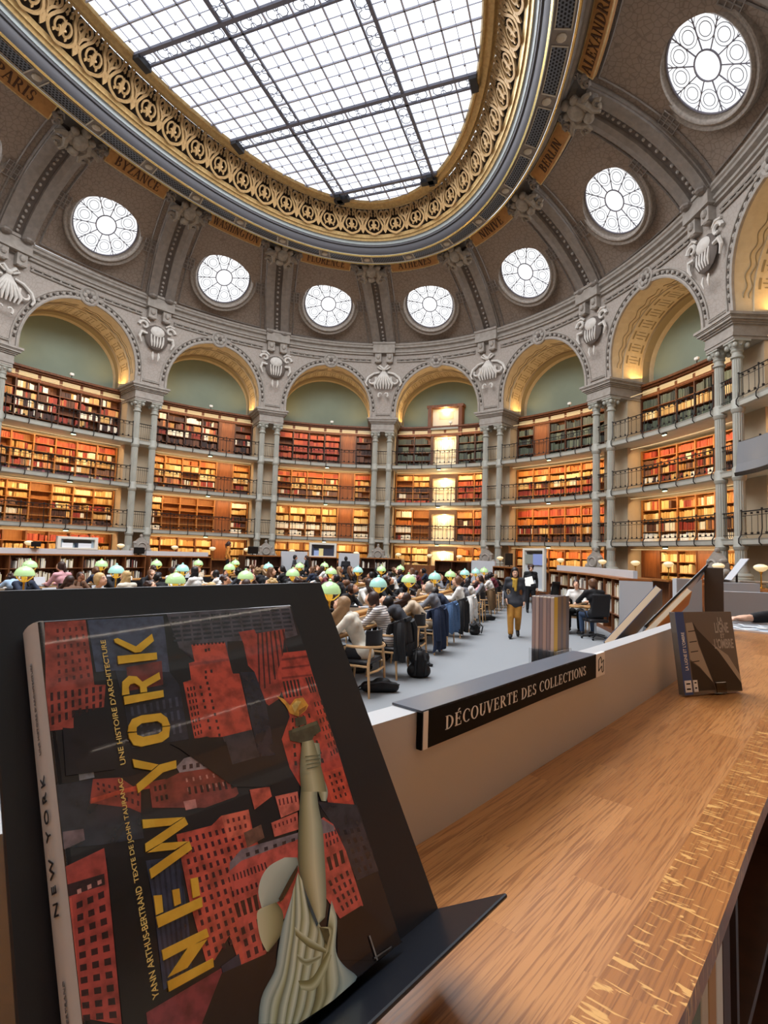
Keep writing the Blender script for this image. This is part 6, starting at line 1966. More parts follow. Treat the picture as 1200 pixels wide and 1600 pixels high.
# printed picture of the big book cover, tenths of a millimetre from its lower right corner
COVER = """
46506a;-2231 3382,-1559 3370,-1612 2821,-2074 2905,-2225 2914
514e5a;-1523 3388,-23 3392,-47 3021,-216 2999,-956 3043,-1062 2545,-920 2361,-1009 2076,-1010 2664,-1472 3035
2c303c;-1487 3354,-1406 3354,-1408 3331,-1489 3330
2c303c;-1492 3307,-1410 3307,-1413 3283,-1494 3284
2c303c;-1496 3260,-1415 3260,-1418 3237,-1499 3237
2c303c;-1501 3214,-1420 3213,-1423 3190,-1503 3191
2c303c;-1506 3168,-1425 3167,-1427 3144,-1508 3145
2c303c;-1510 3123,-1430 3122,-1432 3099,-1513 3100
2c303c;-1385 3354,-1301 3355,-1303 3331,-1387 3331
2c303c;-1390 3307,-1306 3307,-1309 3283,-1392 3283
2c303c;-1395 3260,-1311 3259,-1314 3236,-1397 3236
2c303c;-1400 3213,-1316 3213,-1319 3189,-1402 3190
2c303c;-1404 3167,-1321 3166,-1324 3143,-1407 3144
2c303c;-1409 3121,-1326 3120,-1329 3097,-1412 3099
2c303c;-1279 3355,-1193 3355,-1196 3331,-1282 3331
2c303c;-1285 3307,-1198 3307,-1201 3283,-1287 3283
2c303c;-1290 3259,-1204 3259,-1206 3235,-1292 3236
2c303c;-1295 3212,-1209 3212,-1212 3188,-1298 3189
2c303c;-1300 3166,-1214 3165,-1217 3142,-1303 3143
2c303c;-1305 3120,-1219 3118,-1222 3095,-1308 3097
2c303c;-1171 3355,-1082 3355,-1084 3331,-1174 3331
2c303c;-1176 3307,-1087 3307,-1090 3282,-1179 3283
2c303c;-1182 3259,-1093 3258,-1096 3235,-1184 3235
2c303c;-1187 3212,-1098 3211,-1101 3187,-1190 3188
2c303c;-1192 3165,-1104 3164,-1107 3140,-1195 3141
2c303c;-1198 3118,-1109 3117,-1112 3093,-1200 3095
2c303c;-1059 3355,-967 3356,-970 3331,-1062 3331
2c303c;-1065 3307,-973 3307,-976 3282,-1067 3282
2c303c;-1070 3258,-978 3258,-981 3234,-1073 3234
2c303c;-1076 3211,-984 3210,-987 3186,-1079 3187
2c303c;-1081 3163,-990 3162,-993 3138,-1084 3140
2c303c;-1087 3116,-996 3115,-999 3091,-1090 3093
2c303c;-943 3356,-848 3356,-851 3331,-946 3331
2c303c;-949 3307,-854 3306,-857 3282,-952 3282
2c303c;-955 3258,-860 3257,-863 3233,-958 3234
2c303c;-961 3210,-866 3209,-869 3185,-964 3186
2c303c;-967 3162,-872 3161,-875 3137,-970 3138
2c303c;-973 3115,-878 3113,-881 3089,-975 3091
2c303c;-824 3356,-726 3356,-729 3331,-827 3331
2c303c;-830 3306,-732 3306,-735 3282,-833 3282
2c303c;-836 3257,-738 3257,-742 3232,-839 3233
2c303c;-842 3209,-745 3208,-748 3184,-845 3185
2c303c;-849 3160,-751 3159,-754 3135,-852 3137
2c303c;-855 3113,-757 3111,-760 3087,-857 3089
2c303c;-701 3356,-599 3357,-602 3331,-704 3331
2c303c;-707 3306,-606 3306,-609 3281,-710 3281
2c303c;-714 3257,-612 3256,-616 3232,-717 3232
2c303c;-720 3208,-619 3207,-622 3182,-723 3183
2c303c;-726 3159,-626 3158,-629 3134,-729 3135
2c303c;-733 3111,-632 3109,-635 3085,-736 3087
2c303c;-573 3357,-468 3357,-472 3331,-577 3331
2c303c;-580 3306,-475 3306,-479 3281,-583 3281
2c303c;-587 3256,-482 3256,-486 3231,-590 3231
2c303c;-593 3207,-489 3206,-492 3181,-597 3182
2c303c;-600 3158,-496 3156,-499 3132,-603 3133
2c303c;-607 3109,-503 3107,-506 3083,-610 3085
2c303c;-441 3357,-333 3357,-336 3332,-445 3331
2c303c;-448 3306,-340 3306,-344 3281,-452 3281
2c303c;-455 3256,-347 3255,-351 3230,-459 3231
2c303c;-462 3206,-354 3205,-358 3180,-466 3181
2c303c;-469 3156,-362 3155,-365 3130,-473 3131
2c303c;-476 3107,-369 3105,-372 3081,-480 3082
2c303c;-305 3357,-192 3358,-196 3332,-309 3332
2c303c;-312 3306,-200 3306,-204 3280,-316 3280
2c303c;-320 3255,-208 3255,-211 3229,-323 3230
2c303c;-327 3205,-215 3204,-219 3178,-331 3179
2c303c;-334 3154,-223 3153,-226 3128,-338 3130
2c303c;-341 3105,-230 3103,-234 3078,-345 3080
2c303c;-164 3358,-47 3358,-51 3332,-168 3332
2c303c;-172 3306,-55 3306,-59 3280,-175 3280
2c303c;-179 3254,-63 3254,-67 3228,-183 3229
2c303c;-187 3203,-71 3202,-75 3177,-190 3178
2c303c;-194 3153,-79 3151,-82 3126,-198 3128
2c303c;-202 3103,-86 3101,-90 3076,-205 3078
a1493f;-2552 3386,-2244 3383,-2249 2918,-2252 2810,-2167 2796,-2206 2616,-2427 2635,-2443 2502,-2600 2515,-2600 2821
5a2a2a;-2474 3320,-2458 3321,-2461 3285,-2477 3284
5a2a2a;-2480 3249,-2463 3249,-2466 3214,-2482 3213
5a2a2a;-2485 3178,-2468 3179,-2471 3144,-2487 3143
5a2a2a;-2490 3108,-2473 3109,-2476 3075,-2493 3074
5a2a2a;-2495 3040,-2478 3041,-2480 3007,-2498 3006
5a2a2a;-2500 2972,-2483 2973,-2485 2940,-2503 2939
5a2a2a;-2505 2906,-2487 2907,-2490 2874,-2508 2873
5a2a2a;-2429 3322,-2413 3323,-2415 3287,-2431 3286
5a2a2a;-2433 3250,-2417 3251,-2419 3216,-2435 3215
5a2a2a;-2437 3180,-2421 3180,-2422 3146,-2439 3145
5a2a2a;-2442 3110,-2424 3111,-2426 3077,-2444 3076
5a2a2a;-2446 3042,-2428 3042,-2430 3009,-2448 3008
5a2a2a;-2450 2974,-2432 2975,-2434 2941,-2452 2941
5a2a2a;-2454 2908,-2436 2908,-2438 2875,-2456 2875
5a2a2a;-2382 3324,-2366 3324,-2368 3288,-2384 3288
5a2a2a;-2386 3252,-2369 3253,-2370 3217,-2387 3217
5a2a2a;-2389 3182,-2372 3182,-2373 3147,-2391 3147
5a2a2a;-2392 3112,-2375 3113,-2376 3078,-2394 3078
5a2a2a;-2395 3044,-2378 3044,-2379 3010,-2397 3010
5a2a2a;-2399 2976,-2380 2977,-2382 2943,-2400 2943
5a2a2a;-2402 2909,-2383 2910,-2384 2877,-2403 2876
5a2a2a;-2335 3326,-2319 3326,-2320 3290,-2337 3290
5a2a2a;-2338 3254,-2321 3255,-2322 3219,-2339 3219
5a2a2a;-2340 3184,-2322 3184,-2323 3149,-2341 3149
5a2a2a;-2342 3114,-2324 3115,-2325 3080,-2343 3080
5a2a2a;-2344 3046,-2326 3046,-2327 3012,-2345 3012
5a2a2a;-2346 2978,-2328 2979,-2328 2945,-2347 2944
5a2a2a;-2348 2911,-2329 2912,-2330 2879,-2349 2878
5a2a2a;-2288 3327,-2271 3328,-2271 3292,-2288 3292
5a2a2a;-2289 3256,-2271 3257,-2272 3221,-2289 3221
5a2a2a;-2290 3186,-2272 3186,-2272 3151,-2290 3151
5a2a2a;-2291 3116,-2273 3117,-2273 3082,-2291 3082
5a2a2a;-2292 3048,-2273 3048,-2274 3014,-2292 3014
5a2a2a;-2293 2980,-2274 2980,-2274 2947,-2293 2946
5a2a2a;-2294 2913,-2274 2914,-2275 2881,-2294 2880
3a2026;-2571 2801,-2552 2800,-2557 2736,-2576 2736
3a2026;-2577 2708,-2558 2709,-2563 2646,-2581 2644
3a2026;-2583 2617,-2564 2619,-2568 2557,-2587 2554
3a2026;-2524 2799,-2504 2799,-2509 2737,-2528 2737
3a2026;-2530 2710,-2511 2711,-2515 2651,-2534 2649
3a2026;-2536 2623,-2517 2625,-2522 2566,-2540 2563
3a2026;-2475 2798,-2455 2797,-2460 2738,-2480 2738
3a2026;-2482 2713,-2462 2714,-2467 2656,-2487 2654
3a2026;-2489 2629,-2469 2631,-2474 2575,-2493 2571
3a2026;-2426 2796,-2406 2796,-2411 2740,-2431 2739
3a2026;-2433 2715,-2413 2716,-2418 2661,-2438 2659
3a2026;-2440 2635,-2420 2638,-2425 2584,-2445 2580
3a2026;-2375 2795,-2355 2794,-2360 2741,-2381 2740
3a2026;-2383 2717,-2363 2718,-2368 2666,-2388 2664
3a2026;-2390 2642,-2370 2644,-2376 2593,-2396 2589
3a2026;-2324 2793,-2303 2792,-2309 2742,-2330 2742
3a2026;-2332 2720,-2311 2721,-2317 2672,-2338 2670
3a2026;-2340 2648,-2320 2651,-2325 2603,-2345 2599
3a2026;-2272 2791,-2251 2791,-2257 2744,-2278 2743
3a2026;-2280 2723,-2259 2724,-2265 2677,-2286 2675
3a2026;-2289 2655,-2268 2658,-2273 2612,-2294 2608
3a2026;-2219 2790,-2197 2789,-2203 2745,-2225 2744
3a2026;-2227 2725,-2206 2726,-2212 2683,-2233 2681
3a2026;-2236 2662,-2215 2665,-2221 2622,-2242 2618
2a2f3e;-2074 2905,-1612 2821,-1550 2691,-1570 2210,-2053 2249,-2048 2585
454c60;-2005 2577,-1984 2577,-1985 2502,-2006 2502
454c60;-2006 2470,-1985 2470,-1987 2397,-2007 2397
454c60;-2007 2366,-1987 2365,-1988 2293,-2008 2294
454c60;-1952 2578,-1930 2579,-1932 2502,-1953 2502
454c60;-1954 2470,-1933 2470,-1935 2396,-1956 2396
454c60;-1957 2364,-1936 2364,-1938 2291,-1958 2292
454c60;-1898 2580,-1876 2580,-1879 2503,-1900 2503
454c60;-1901 2470,-1880 2470,-1883 2394,-1904 2395
454c60;-1905 2363,-1884 2362,-1887 2288,-1907 2289
454c60;-1843 2581,-1821 2581,-1824 2503,-1846 2503
454c60;-1848 2470,-1826 2470,-1830 2393,-1851 2394
454c60;-1853 2361,-1831 2361,-1835 2286,-1856 2287
454c60;-1787 2582,-1764 2583,-1769 2503,-1791 2503
454c60;-1793 2470,-1771 2470,-1776 2392,-1797 2393
454c60;-1799 2360,-1778 2359,-1782 2284,-1803 2284
454c60;-1730 2584,-1707 2584,-1713 2504,-1735 2504
454c60;-1738 2470,-1715 2470,-1721 2391,-1743 2392
454c60;-1745 2358,-1723 2358,-1728 2281,-1750 2282
454c60;-1672 2585,-1648 2586,-1655 2504,-1678 2504
454c60;-1681 2470,-1658 2470,-1664 2390,-1687 2390
454c60;-1690 2357,-1667 2356,-1674 2279,-1696 2280
454c60;-1613 2587,-1589 2587,-1596 2505,-1620 2504
454c60;-1623 2470,-1600 2470,-1607 2389,-1630 2389
454c60;-1633 2355,-1611 2355,-1618 2276,-1640 2277
7c3a36;-1978 2920,-1663 2935,-1694 2715,-2000 2712
a8443a;-797 3132,-596 3141,-590 3094,-196 3113,-383 2723,-479 2631,-485 2442,-552 2370,-685 2330,-707 2351,-741 2688,-794 2764,-777 3005
4a2022;-578 3093,-555 3094,-739 2471,-758 2471
4a2022;-524 3095,-500 3096,-665 2504,-685 2504
4a2022;-469 3097,-445 3098,-590 2538,-610 2538
4a2022;-413 3099,-389 3101,-512 2574,-533 2573
4a2022;-356 3101,-331 3103,-433 2610,-454 2609
4a2022;-298 3103,-273 3105,-351 2647,-373 2646
4a2022;-239 3106,-214 3107,-267 2685,-289 2684
c4503f;-1508 2706,-1427 2716,-1413 2877,-1354 2884,-1347 3053,-985 3037,-989 2767,-988 2709,-918 2699,-942 2150,-1257 2156,-1519 2204
3c1c1e;-1486 2654,-1472 2654,-1474 2619,-1487 2619
3c1c1e;-1489 2596,-1475 2596,-1477 2561,-1491 2560
3c1c1e;-1492 2537,-1478 2537,-1480 2503,-1494 2503
3c1c1e;-1495 2480,-1482 2480,-1483 2446,-1497 2445
3c1c1e;-1498 2423,-1485 2423,-1487 2389,-1500 2389
3c1c1e;-1501 2366,-1488 2367,-1490 2333,-1503 2333
3c1c1e;-1504 2310,-1491 2311,-1493 2278,-1506 2277
3c1c1e;-1507 2255,-1494 2256,-1496 2224,-1509 2222
3c1c1e;-1454 2654,-1440 2654,-1443 2619,-1457 2619
3c1c1e;-1458 2596,-1444 2596,-1446 2561,-1460 2561
3c1c1e;-1461 2538,-1448 2538,-1450 2504,-1464 2503
3c1c1e;-1465 2480,-1451 2481,-1453 2447,-1467 2446
3c1c1e;-1468 2424,-1455 2424,-1457 2391,-1470 2390
3c1c1e;-1472 2368,-1458 2369,-1461 2335,-1474 2334
3c1c1e;-1475 2312,-1462 2313,-1464 2280,-1477 2279
3c1c1e;-1478 2258,-1465 2259,-1467 2226,-1480 2225
3c1c1e;-1423 2654,-1409 2654,-1411 2619,-1425 2619
3c1c1e;-1427 2596,-1413 2596,-1415 2561,-1429 2561
3c1c1e;-1431 2538,-1417 2538,-1419 2504,-1433 2504
3c1c1e;-1435 2481,-1421 2482,-1423 2448,-1437 2447
3c1c1e;-1438 2425,-1425 2426,-1427 2392,-1441 2392
3c1c1e;-1442 2369,-1429 2370,-1431 2337,-1444 2336
3c1c1e;-1446 2314,-1432 2315,-1435 2282,-1448 2282
3c1c1e;-1449 2260,-1436 2261,-1439 2229,-1452 2227
3c1c1e;-1221 2995,-1197 2994,-1202 2963,-1226 2965
3c1c1e;-1186 2999,-1162 2998,-1166 2967,-1190 2968
3c1c1e;-1275 2784,-1252 2782,-1256 2753,-1279 2754
3c1c1e;-1216 2783,-1193 2781,-1197 2751,-1221 2753
3c1c1e;-1288 2731,-1266 2729,-1270 2700,-1293 2702
3c1c1e;-1286 2676,-1263 2674,-1267 2645,-1290 2647
3c1c1e;-1363 2650,-1341 2648,-1344 2619,-1367 2622
3c1c1e;-1283 2621,-1261 2619,-1265 2590,-1288 2593
3c1c1e;-1367 2582,-1345 2580,-1349 2552,-1370 2554
3c1c1e;-1287 2565,-1264 2562,-1268 2534,-1291 2537
3c1c1e;-1363 2521,-1341 2519,-1345 2491,-1366 2494
3c1c1e;-1284 2504,-1262 2501,-1266 2473,-1288 2476
3c1c1e;-1365 2462,-1343 2460,-1347 2432,-1369 2435
3c1c1e;-1287 2439,-1264 2437,-1268 2409,-1291 2412
3c1c1e;-1286 2380,-1264 2377,-1268 2349,-1290 2353
3c1c1e;-1365 2338,-1343 2335,-1347 2308,-1368 2311
3c1c1e;-1287 2317,-1264 2313,-1269 2286,-1290 2290
3c1c1e;-1366 2273,-1344 2270,-1348 2243,-1369 2247
3c1c1e;-1287 2255,-1265 2252,-1269 2225,-1291 2229
3c1c1e;-1291 2192,-1269 2188,-1273 2162,-1295 2165
3a1a1e;-1326 3063,-1307 3062,-1310 3039,-1329 3040
3a1a1e;-1288 3061,-1269 3060,-1272 3038,-1291 3038
3a1a1e;-1250 3060,-1231 3059,-1234 3036,-1253 3037
3a1a1e;-1211 3058,-1192 3057,-1195 3034,-1215 3035
3a1a1e;-1172 3057,-1153 3056,-1156 3033,-1176 3033
3a1a1e;-1133 3055,-1113 3054,-1117 3031,-1137 3032
3a1a1e;-1093 3053,-1073 3053,-1077 3029,-1097 3030
3a1a1e;-1053 3052,-1032 3051,-1036 3027,-1057 3028
3a1a1e;-1012 3050,-991 3049,-996 3026,-1016 3027
a23f36;-1410 2876,-996 2868,-994 2843,-1413 2850
3b3b43;-1257 2156,-942 2150,-942 1898,-1231 1904
262a38;-904 2713,-741 2688,-713 2336,-770 1868,-942 1898,-931 2270
c04a3c;-318 2842,-4 2831,-18 2541,-20 2288,-16 1674,-27 1359,-32 1162,-341 1160,-337 1451,-591 1526,-653 1719,-650 1990,-481 2175,-485 2442,-479 2631,-364 2775
8a332e;-362 2780,-6 2770,-10 2748,-371 2756
8a332e;-397 2686,-15 2667,-19 2646,-405 2662
8a332e;-433 2585,-26 2557,-30 2536,-442 2562
3a1a1e;-440 2538,-415 2537,-431 2364,-455 2366
3a1a1e;-395 2535,-369 2535,-386 2361,-411 2362
3a1a1e;-348 2533,-323 2532,-340 2358,-365 2359
3a1a1e;-302 2531,-276 2530,-294 2354,-319 2356
3a1a1e;-254 2528,-228 2528,-247 2351,-273 2352
3a1a1e;-136 2533,-111 2532,-106 2357,-128 2357
3a1a1e;-96 2532,-71 2531,-74 2357,-97 2357
3a1a1e;-55 2530,-29 2530,-42 2356,-65 2357
3a1a1e;-125 2255,-109 2255,-108 2206,-124 2206
3a1a1e;-124 2166,-108 2166,-108 2118,-123 2118
3a1a1e;-123 2078,-107 2079,-107 2031,-122 2030
3a1a1e;-122 1991,-106 1992,-106 1945,-121 1944
3a1a1e;-121 1906,-106 1907,-105 1860,-120 1859
3a1a1e;-119 1821,-105 1823,-105 1777,-119 1775
3a1a1e;-118 1738,-104 1739,-104 1694,-118 1692
3a1a1e;-79 2255,-63 2255,-63 2207,-79 2207
3a1a1e;-79 2167,-63 2168,-63 2120,-79 2119
3a1a1e;-79 2080,-63 2081,-63 2034,-79 2033
3a1a1e;-78 1994,-63 1995,-63 1948,-78 1947
3a1a1e;-78 1909,-63 1911,-63 1864,-78 1863
3a1a1e;-78 1825,-63 1827,-63 1781,-78 1780
3a1a1e;-78 1743,-63 1744,-63 1699,-77 1697
3a1a1e;-33 2256,-17 2256,-17 2208,-33 2208
3a1a1e;-34 2168,-18 2169,-18 2121,-34 2121
3a1a1e;-34 2082,-19 2083,-19 2036,-34 2035
3a1a1e;-35 1997,-19 1998,-20 1952,-35 1951
3a1a1e;-35 1913,-20 1914,-21 1868,-36 1867
3a1a1e;-36 1830,-21 1831,-21 1786,-36 1784
3a1a1e;-36 1748,-22 1749,-22 1705,-37 1703
3a1a1e;-464 2155,-443 2155,-454 2114,-476 2114
3a1a1e;-488 2073,-465 2073,-476 2032,-500 2033
3a1a1e;-512 1993,-488 1991,-498 1951,-524 1954
3a1a1e;-536 1915,-509 1912,-520 1873,-548 1876
3a1a1e;-559 1838,-531 1834,-541 1795,-571 1800
3a1a1e;-582 1762,-552 1757,-562 1719,-593 1725
3a1a1e;-393 2156,-372 2156,-380 2113,-402 2113
3a1a1e;-411 2071,-388 2070,-396 2027,-420 2029
3a1a1e;-429 1987,-404 1985,-411 1943,-438 1945
3a1a1e;-446 1904,-419 1901,-427 1860,-455 1864
3a1a1e;-463 1824,-434 1819,-442 1779,-472 1784
3a1a1e;-480 1744,-449 1738,-456 1699,-488 1705
3a1a1e;-321 2157,-300 2158,-304 2112,-327 2112
3a1a1e;-333 2068,-309 2067,-313 2022,-338 2024
3a1a1e;-344 1980,-318 1978,-322 1934,-349 1937
3a1a1e;-354 1894,-326 1891,-331 1847,-360 1851
3a1a1e;-365 1809,-335 1804,-339 1762,-370 1767
3a1a1e;-375 1725,-343 1719,-348 1677,-381 1684
3a1a1e;-248 2158,-226 2159,-227 2111,-250 2112
3a1a1e;-252 2065,-228 2064,-229 2018,-254 2019
3a1a1e;-256 1973,-230 1971,-231 1925,-258 1928
3a1a1e;-260 1883,-231 1879,-232 1834,-262 1838
3a1a1e;-264 1794,-233 1789,-234 1744,-266 1749
3a1a1e;-268 1706,-235 1700,-236 1656,-270 1662
d6553f;-285 1572,-22 1563,-49 1243,-289 1273
4a2022;-232 1531,-209 1530,-210 1497,-233 1498
4a2022;-234 1466,-211 1465,-212 1433,-234 1434
4a2022;-235 1402,-213 1401,-214 1369,-236 1370
4a2022;-237 1339,-215 1337,-216 1306,-238 1307
4a2022;-167 1528,-144 1527,-145 1494,-168 1495
4a2022;-169 1463,-146 1462,-147 1429,-170 1430
4a2022;-171 1398,-149 1397,-150 1365,-172 1366
4a2022;-173 1334,-151 1333,-152 1301,-174 1303
4a2022;-101 1525,-78 1524,-79 1491,-102 1492
4a2022;-104 1459,-80 1458,-82 1426,-105 1427
4a2022;-106 1394,-83 1393,-84 1361,-107 1362
4a2022;-109 1330,-86 1328,-87 1296,-110 1298
33343f;-458 1356,-1 1183,-4 586,-287 613,-337 1052
22232d;-264 1038,-228 1030,-225 987,-260 995
22232d;-257 952,-222 945,-219 902,-254 909
22232d;-250 867,-216 860,-213 819,-247 824
22232d;-244 782,-210 777,-208 736,-240 741
22232d;-237 699,-205 695,-202 654,-234 658
22232d;-183 1021,-146 1013,-144 971,-181 978
22232d;-178 936,-143 929,-141 888,-176 894
22232d;-174 853,-139 847,-137 806,-172 812
22232d;-169 770,-136 765,-134 725,-167 730
22232d;-165 689,-132 684,-130 644,-163 649
22232d;-101 1003,-63 995,-62 954,-99 962
22232d;-98 920,-62 913,-61 873,-97 880
22232d;-96 839,-60 833,-60 792,-95 798
22232d;-94 758,-59 753,-58 713,-93 718
22232d;-91 679,-58 674,-57 635,-90 639
2b2f3b;-2600 2132,-2360 2104,-2064 1774,-2072 1598,-2357 1657,-2600 1720
8a8f98;-2450 2175,-2348 2193,-2348 2112,-2451 2119
9c453c;-2360 2104,-2171 2062,-2038 1917,-2064 1774,-2137 1832,-2403 1949
45222a;-2339 2075,-2324 2068,-2324 2049,-2339 2058
45222a;-2339 2040,-2324 2030,-2325 2012,-2339 2022
45222a;-2301 2056,-2286 2048,-2287 2027,-2302 2036
45222a;-2303 2016,-2288 2006,-2289 1985,-2303 1996
45222a;-2263 2036,-2248 2029,-2249 2005,-2264 2014
45222a;-2266 1991,-2251 1982,-2253 1958,-2267 1969
45222a;-2224 2017,-2209 2009,-2211 1983,-2227 1992
45222a;-2229 1967,-2214 1957,-2216 1932,-2231 1942
45222a;-2185 1997,-2169 1989,-2173 1960,-2188 1969
45222a;-2191 1942,-2176 1932,-2180 1904,-2194 1915
45222a;-2146 1976,-2130 1968,-2134 1938,-2150 1947
45222a;-2154 1917,-2138 1907,-2143 1877,-2157 1888
45222a;-2106 1956,-2090 1948,-2095 1915,-2111 1924
45222a;-2115 1892,-2100 1882,-2105 1849,-2120 1861
45222a;-2065 1935,-2049 1927,-2055 1892,-2071 1901
45222a;-2077 1867,-2062 1856,-2068 1822,-2083 1833
d0553f;-2388 1977,-2173 1975,-1965 1967,-1837 1955,-1841 1906,-2177 1947,-2398 1942
8c4038;-1711 1969,-1246 1908,-1237 1663,-1273 1648,-1561 1649,-1743 1707,-1976 1781,-1965 1967,-1825 1951
c98a80;-1670 1913,-1656 1911,-1656 1881,-1671 1883
c98a80;-1673 1838,-1658 1836,-1659 1806,-1674 1808
c98a80;-1612 1905,-1597 1903,-1598 1873,-1613 1875
c98a80;-1613 1829,-1598 1827,-1598 1797,-1614 1799
c98a80;-1553 1898,-1538 1896,-1538 1865,-1553 1867
c98a80;-1553 1821,-1537 1818,-1537 1788,-1553 1790
c98a80;-1493 1890,-1478 1888,-1477 1857,-1492 1859
c98a80;-1491 1812,-1476 1809,-1475 1778,-1490 1781
c98a80;-1432 1882,-1416 1881,-1415 1848,-1430 1850
c98a80;-1428 1803,-1412 1800,-1411 1769,-1427 1771
c98a80;-1369 1875,-1354 1873,-1351 1840,-1367 1842
c98a80;-1364 1793,-1348 1791,-1346 1759,-1362 1761
c98a80;-1306 1867,-1290 1864,-1287 1831,-1303 1833
c98a80;-1299 1784,-1282 1782,-1279 1749,-1296 1751
33181c;-1934 1928,-1916 1925,-1917 1887,-1936 1889
33181c;-1937 1851,-1918 1849,-1919 1811,-1938 1813
33181c;-1897 1923,-1877 1921,-1879 1882,-1898 1885
33181c;-1899 1847,-1880 1844,-1881 1807,-1900 1809
33181c;-1858 1918,-1839 1916,-1840 1878,-1859 1880
33181c;-1861 1842,-1841 1840,-1843 1803,-1862 1805
33181c;-1666 1842,-1645 1839,-1650 1783,-1671 1787
33181c;-1615 1834,-1595 1831,-1598 1774,-1619 1778
33181c;-1564 1827,-1543 1824,-1545 1765,-1567 1769
33181c;-1511 1819,-1490 1816,-1492 1755,-1513 1759
33181c;-1458 1811,-1437 1808,-1437 1746,-1459 1750
33181c;-1404 1803,-1383 1800,-1381 1736,-1404 1740
33181c;-1350 1795,-1327 1792,-1325 1726,-1348 1730
33181c;-1294 1787,-1271 1784,-1267 1716,-1291 1720
9d8f94;-1728 2019,-1646 2068,-1329 2068,-1239 1989,-1246 1908,-1711 1969
3a2a30;-1672 2017,-1643 2014,-1650 1980,-1679 1983
3a2a30;-1614 2011,-1584 2008,-1590 1972,-1620 1976
3a2a30;-1554 2004,-1524 2001,-1529 1965,-1560 1969
3a2a30;-1494 1998,-1464 1994,-1467 1958,-1498 1962
3a2a30;-1433 1991,-1401 1988,-1404 1950,-1436 1954
3a2a30;-1370 1984,-1338 1981,-1339 1943,-1372 1947
3a2a30;-1306 1977,-1274 1974,-1274 1935,-1307 1939
c9867e;-1727 1750,-1625 1737,-1627 1670,-1722 1682
7d6a70;-2594 1822,-2465 1798,-2464 1725,-2597 1712
b04a42;-2600 1609,-2350 1633,-2351 1481,-2391 638,-2600 780
3a2226;-2600 1502,-2372 1479,-2377 1412,-2600 1432
3a1c20;-2561 1379,-2525 1380,-2527 1344,-2563 1344
3a1c20;-2565 1310,-2529 1308,-2531 1272,-2568 1275
3a1c20;-2570 1241,-2533 1237,-2535 1203,-2572 1207
3a1c20;-2574 1174,-2537 1168,-2539 1134,-2576 1140
3a1c20;-2578 1108,-2541 1100,-2542 1067,-2580 1075
3a1c20;-2582 1043,-2544 1034,-2546 1001,-2584 1010
3a1c20;-2586 979,-2548 968,-2550 936,-2588 947
3a1c20;-2590 916,-2551 904,-2553 872,-2592 885
3a1c20;-2593 854,-2555 840,-2557 809,-2595 824
3a1c20;-2597 794,-2558 778,-2560 747,-2599 764
3a1c20;-2495 1380,-2458 1380,-2460 1342,-2497 1343
3a1c20;-2499 1306,-2462 1305,-2463 1268,-2501 1270
3a1c20;-2503 1234,-2465 1231,-2467 1194,-2504 1199
3a1c20;-2506 1164,-2468 1158,-2470 1122,-2508 1129
3a1c20;-2510 1094,-2471 1087,-2473 1052,-2511 1060
3a1c20;-2513 1026,-2474 1017,-2476 982,-2515 992
3a1c20;-2516 959,-2477 948,-2479 914,-2518 926
3a1c20;-2520 893,-2480 880,-2482 847,-2521 861
3a1c20;-2523 829,-2483 814,-2485 781,-2524 797
3a1c20;-2526 765,-2486 749,-2488 717,-2528 734
3a1c20;-2428 1380,-2390 1380,-2391 1341,-2429 1342
3a1c20;-2431 1303,-2392 1301,-2394 1262,-2432 1265
3a1c20;-2434 1228,-2395 1224,-2396 1186,-2435 1190
3a1c20;-2437 1153,-2398 1148,-2399 1110,-2438 1117
3a1c20;-2440 1081,-2400 1073,-2401 1036,-2441 1045
3a1c20;-2442 1009,-2403 1000,-2404 963,-2444 974
3a1c20;-2445 939,-2405 928,-2406 892,-2446 904
3a1c20;-2448 870,-2407 857,-2409 822,-2449 836
3a1c20;-2450 802,-2410 787,-2411 753,-2452 769
3a1c20;-2453 736,-2412 719,-2413 685,-2454 703
d79a90;-2549 1450,-2524 1450,-2524 1424,-2549 1423
d79a90;-2486 1451,-2460 1451,-2461 1426,-2486 1425
d79a90;-2421 1452,-2395 1452,-2395 1428,-2422 1427
c85a4c;-2600 1423,-2586 1420,-2600 751,-2600 780
16161b;-2343 1569,-2083 1473,-2117 663,-2244 561,-2386 636
343d56;-2087 1453,-1840 1394,-1870 933,-1902 695,-2114 679,-2084 1164
232a3e;-2058 1421,-2042 1417,-2073 686,-2087 688
232a3e;-2016 1411,-2000 1408,-2043 689,-2057 691
232a3e;-1974 1402,-1958 1398,-2013 693,-2027 694
232a3e;-1932 1393,-1915 1389,-1982 696,-1996 698
232a3e;-1889 1383,-1872 1379,-1950 700,-1965 701
232a3e;-1845 1373,-1828 1369,-1919 703,-1934 705
cf5a4a;-1833 1542,-1540 1507,-1441 1548,-1182 1515,-1192 1340,-1155 1153,-1078 813,-1422 527,-1536 434,-1588 759,-1734 673,-1797 684,-1831 1079
47202a;-1797 1498,-1776 1495,-1775 1455,-1796 1458
47202a;-1795 1425,-1774 1423,-1772 1383,-1794 1385
47202a;-1793 1353,-1772 1351,-1770 1312,-1792 1314
47202a;-1791 1282,-1769 1280,-1768 1241,-1790 1244
47202a;-1789 1212,-1767 1210,-1766 1172,-1788 1174
47202a;-1787 1143,-1766 1141,-1764 1104,-1786 1106
47202a;-1786 1075,-1764 1073,-1762 1036,-1785 1038
47202a;-1784 1008,-1762 1006,-1761 970,-1783 972
47202a;-1782 942,-1760 940,-1759 904,-1781 906
47202a;-1780 876,-1758 874,-1757 839,-1779 841
47202a;-1779 812,-1756 810,-1755 775,-1778 777
47202a;-1777 748,-1754 746,-1753 711,-1776 713
47202a;-1744 1491,-1722 1489,-1721 1449,-1742 1451
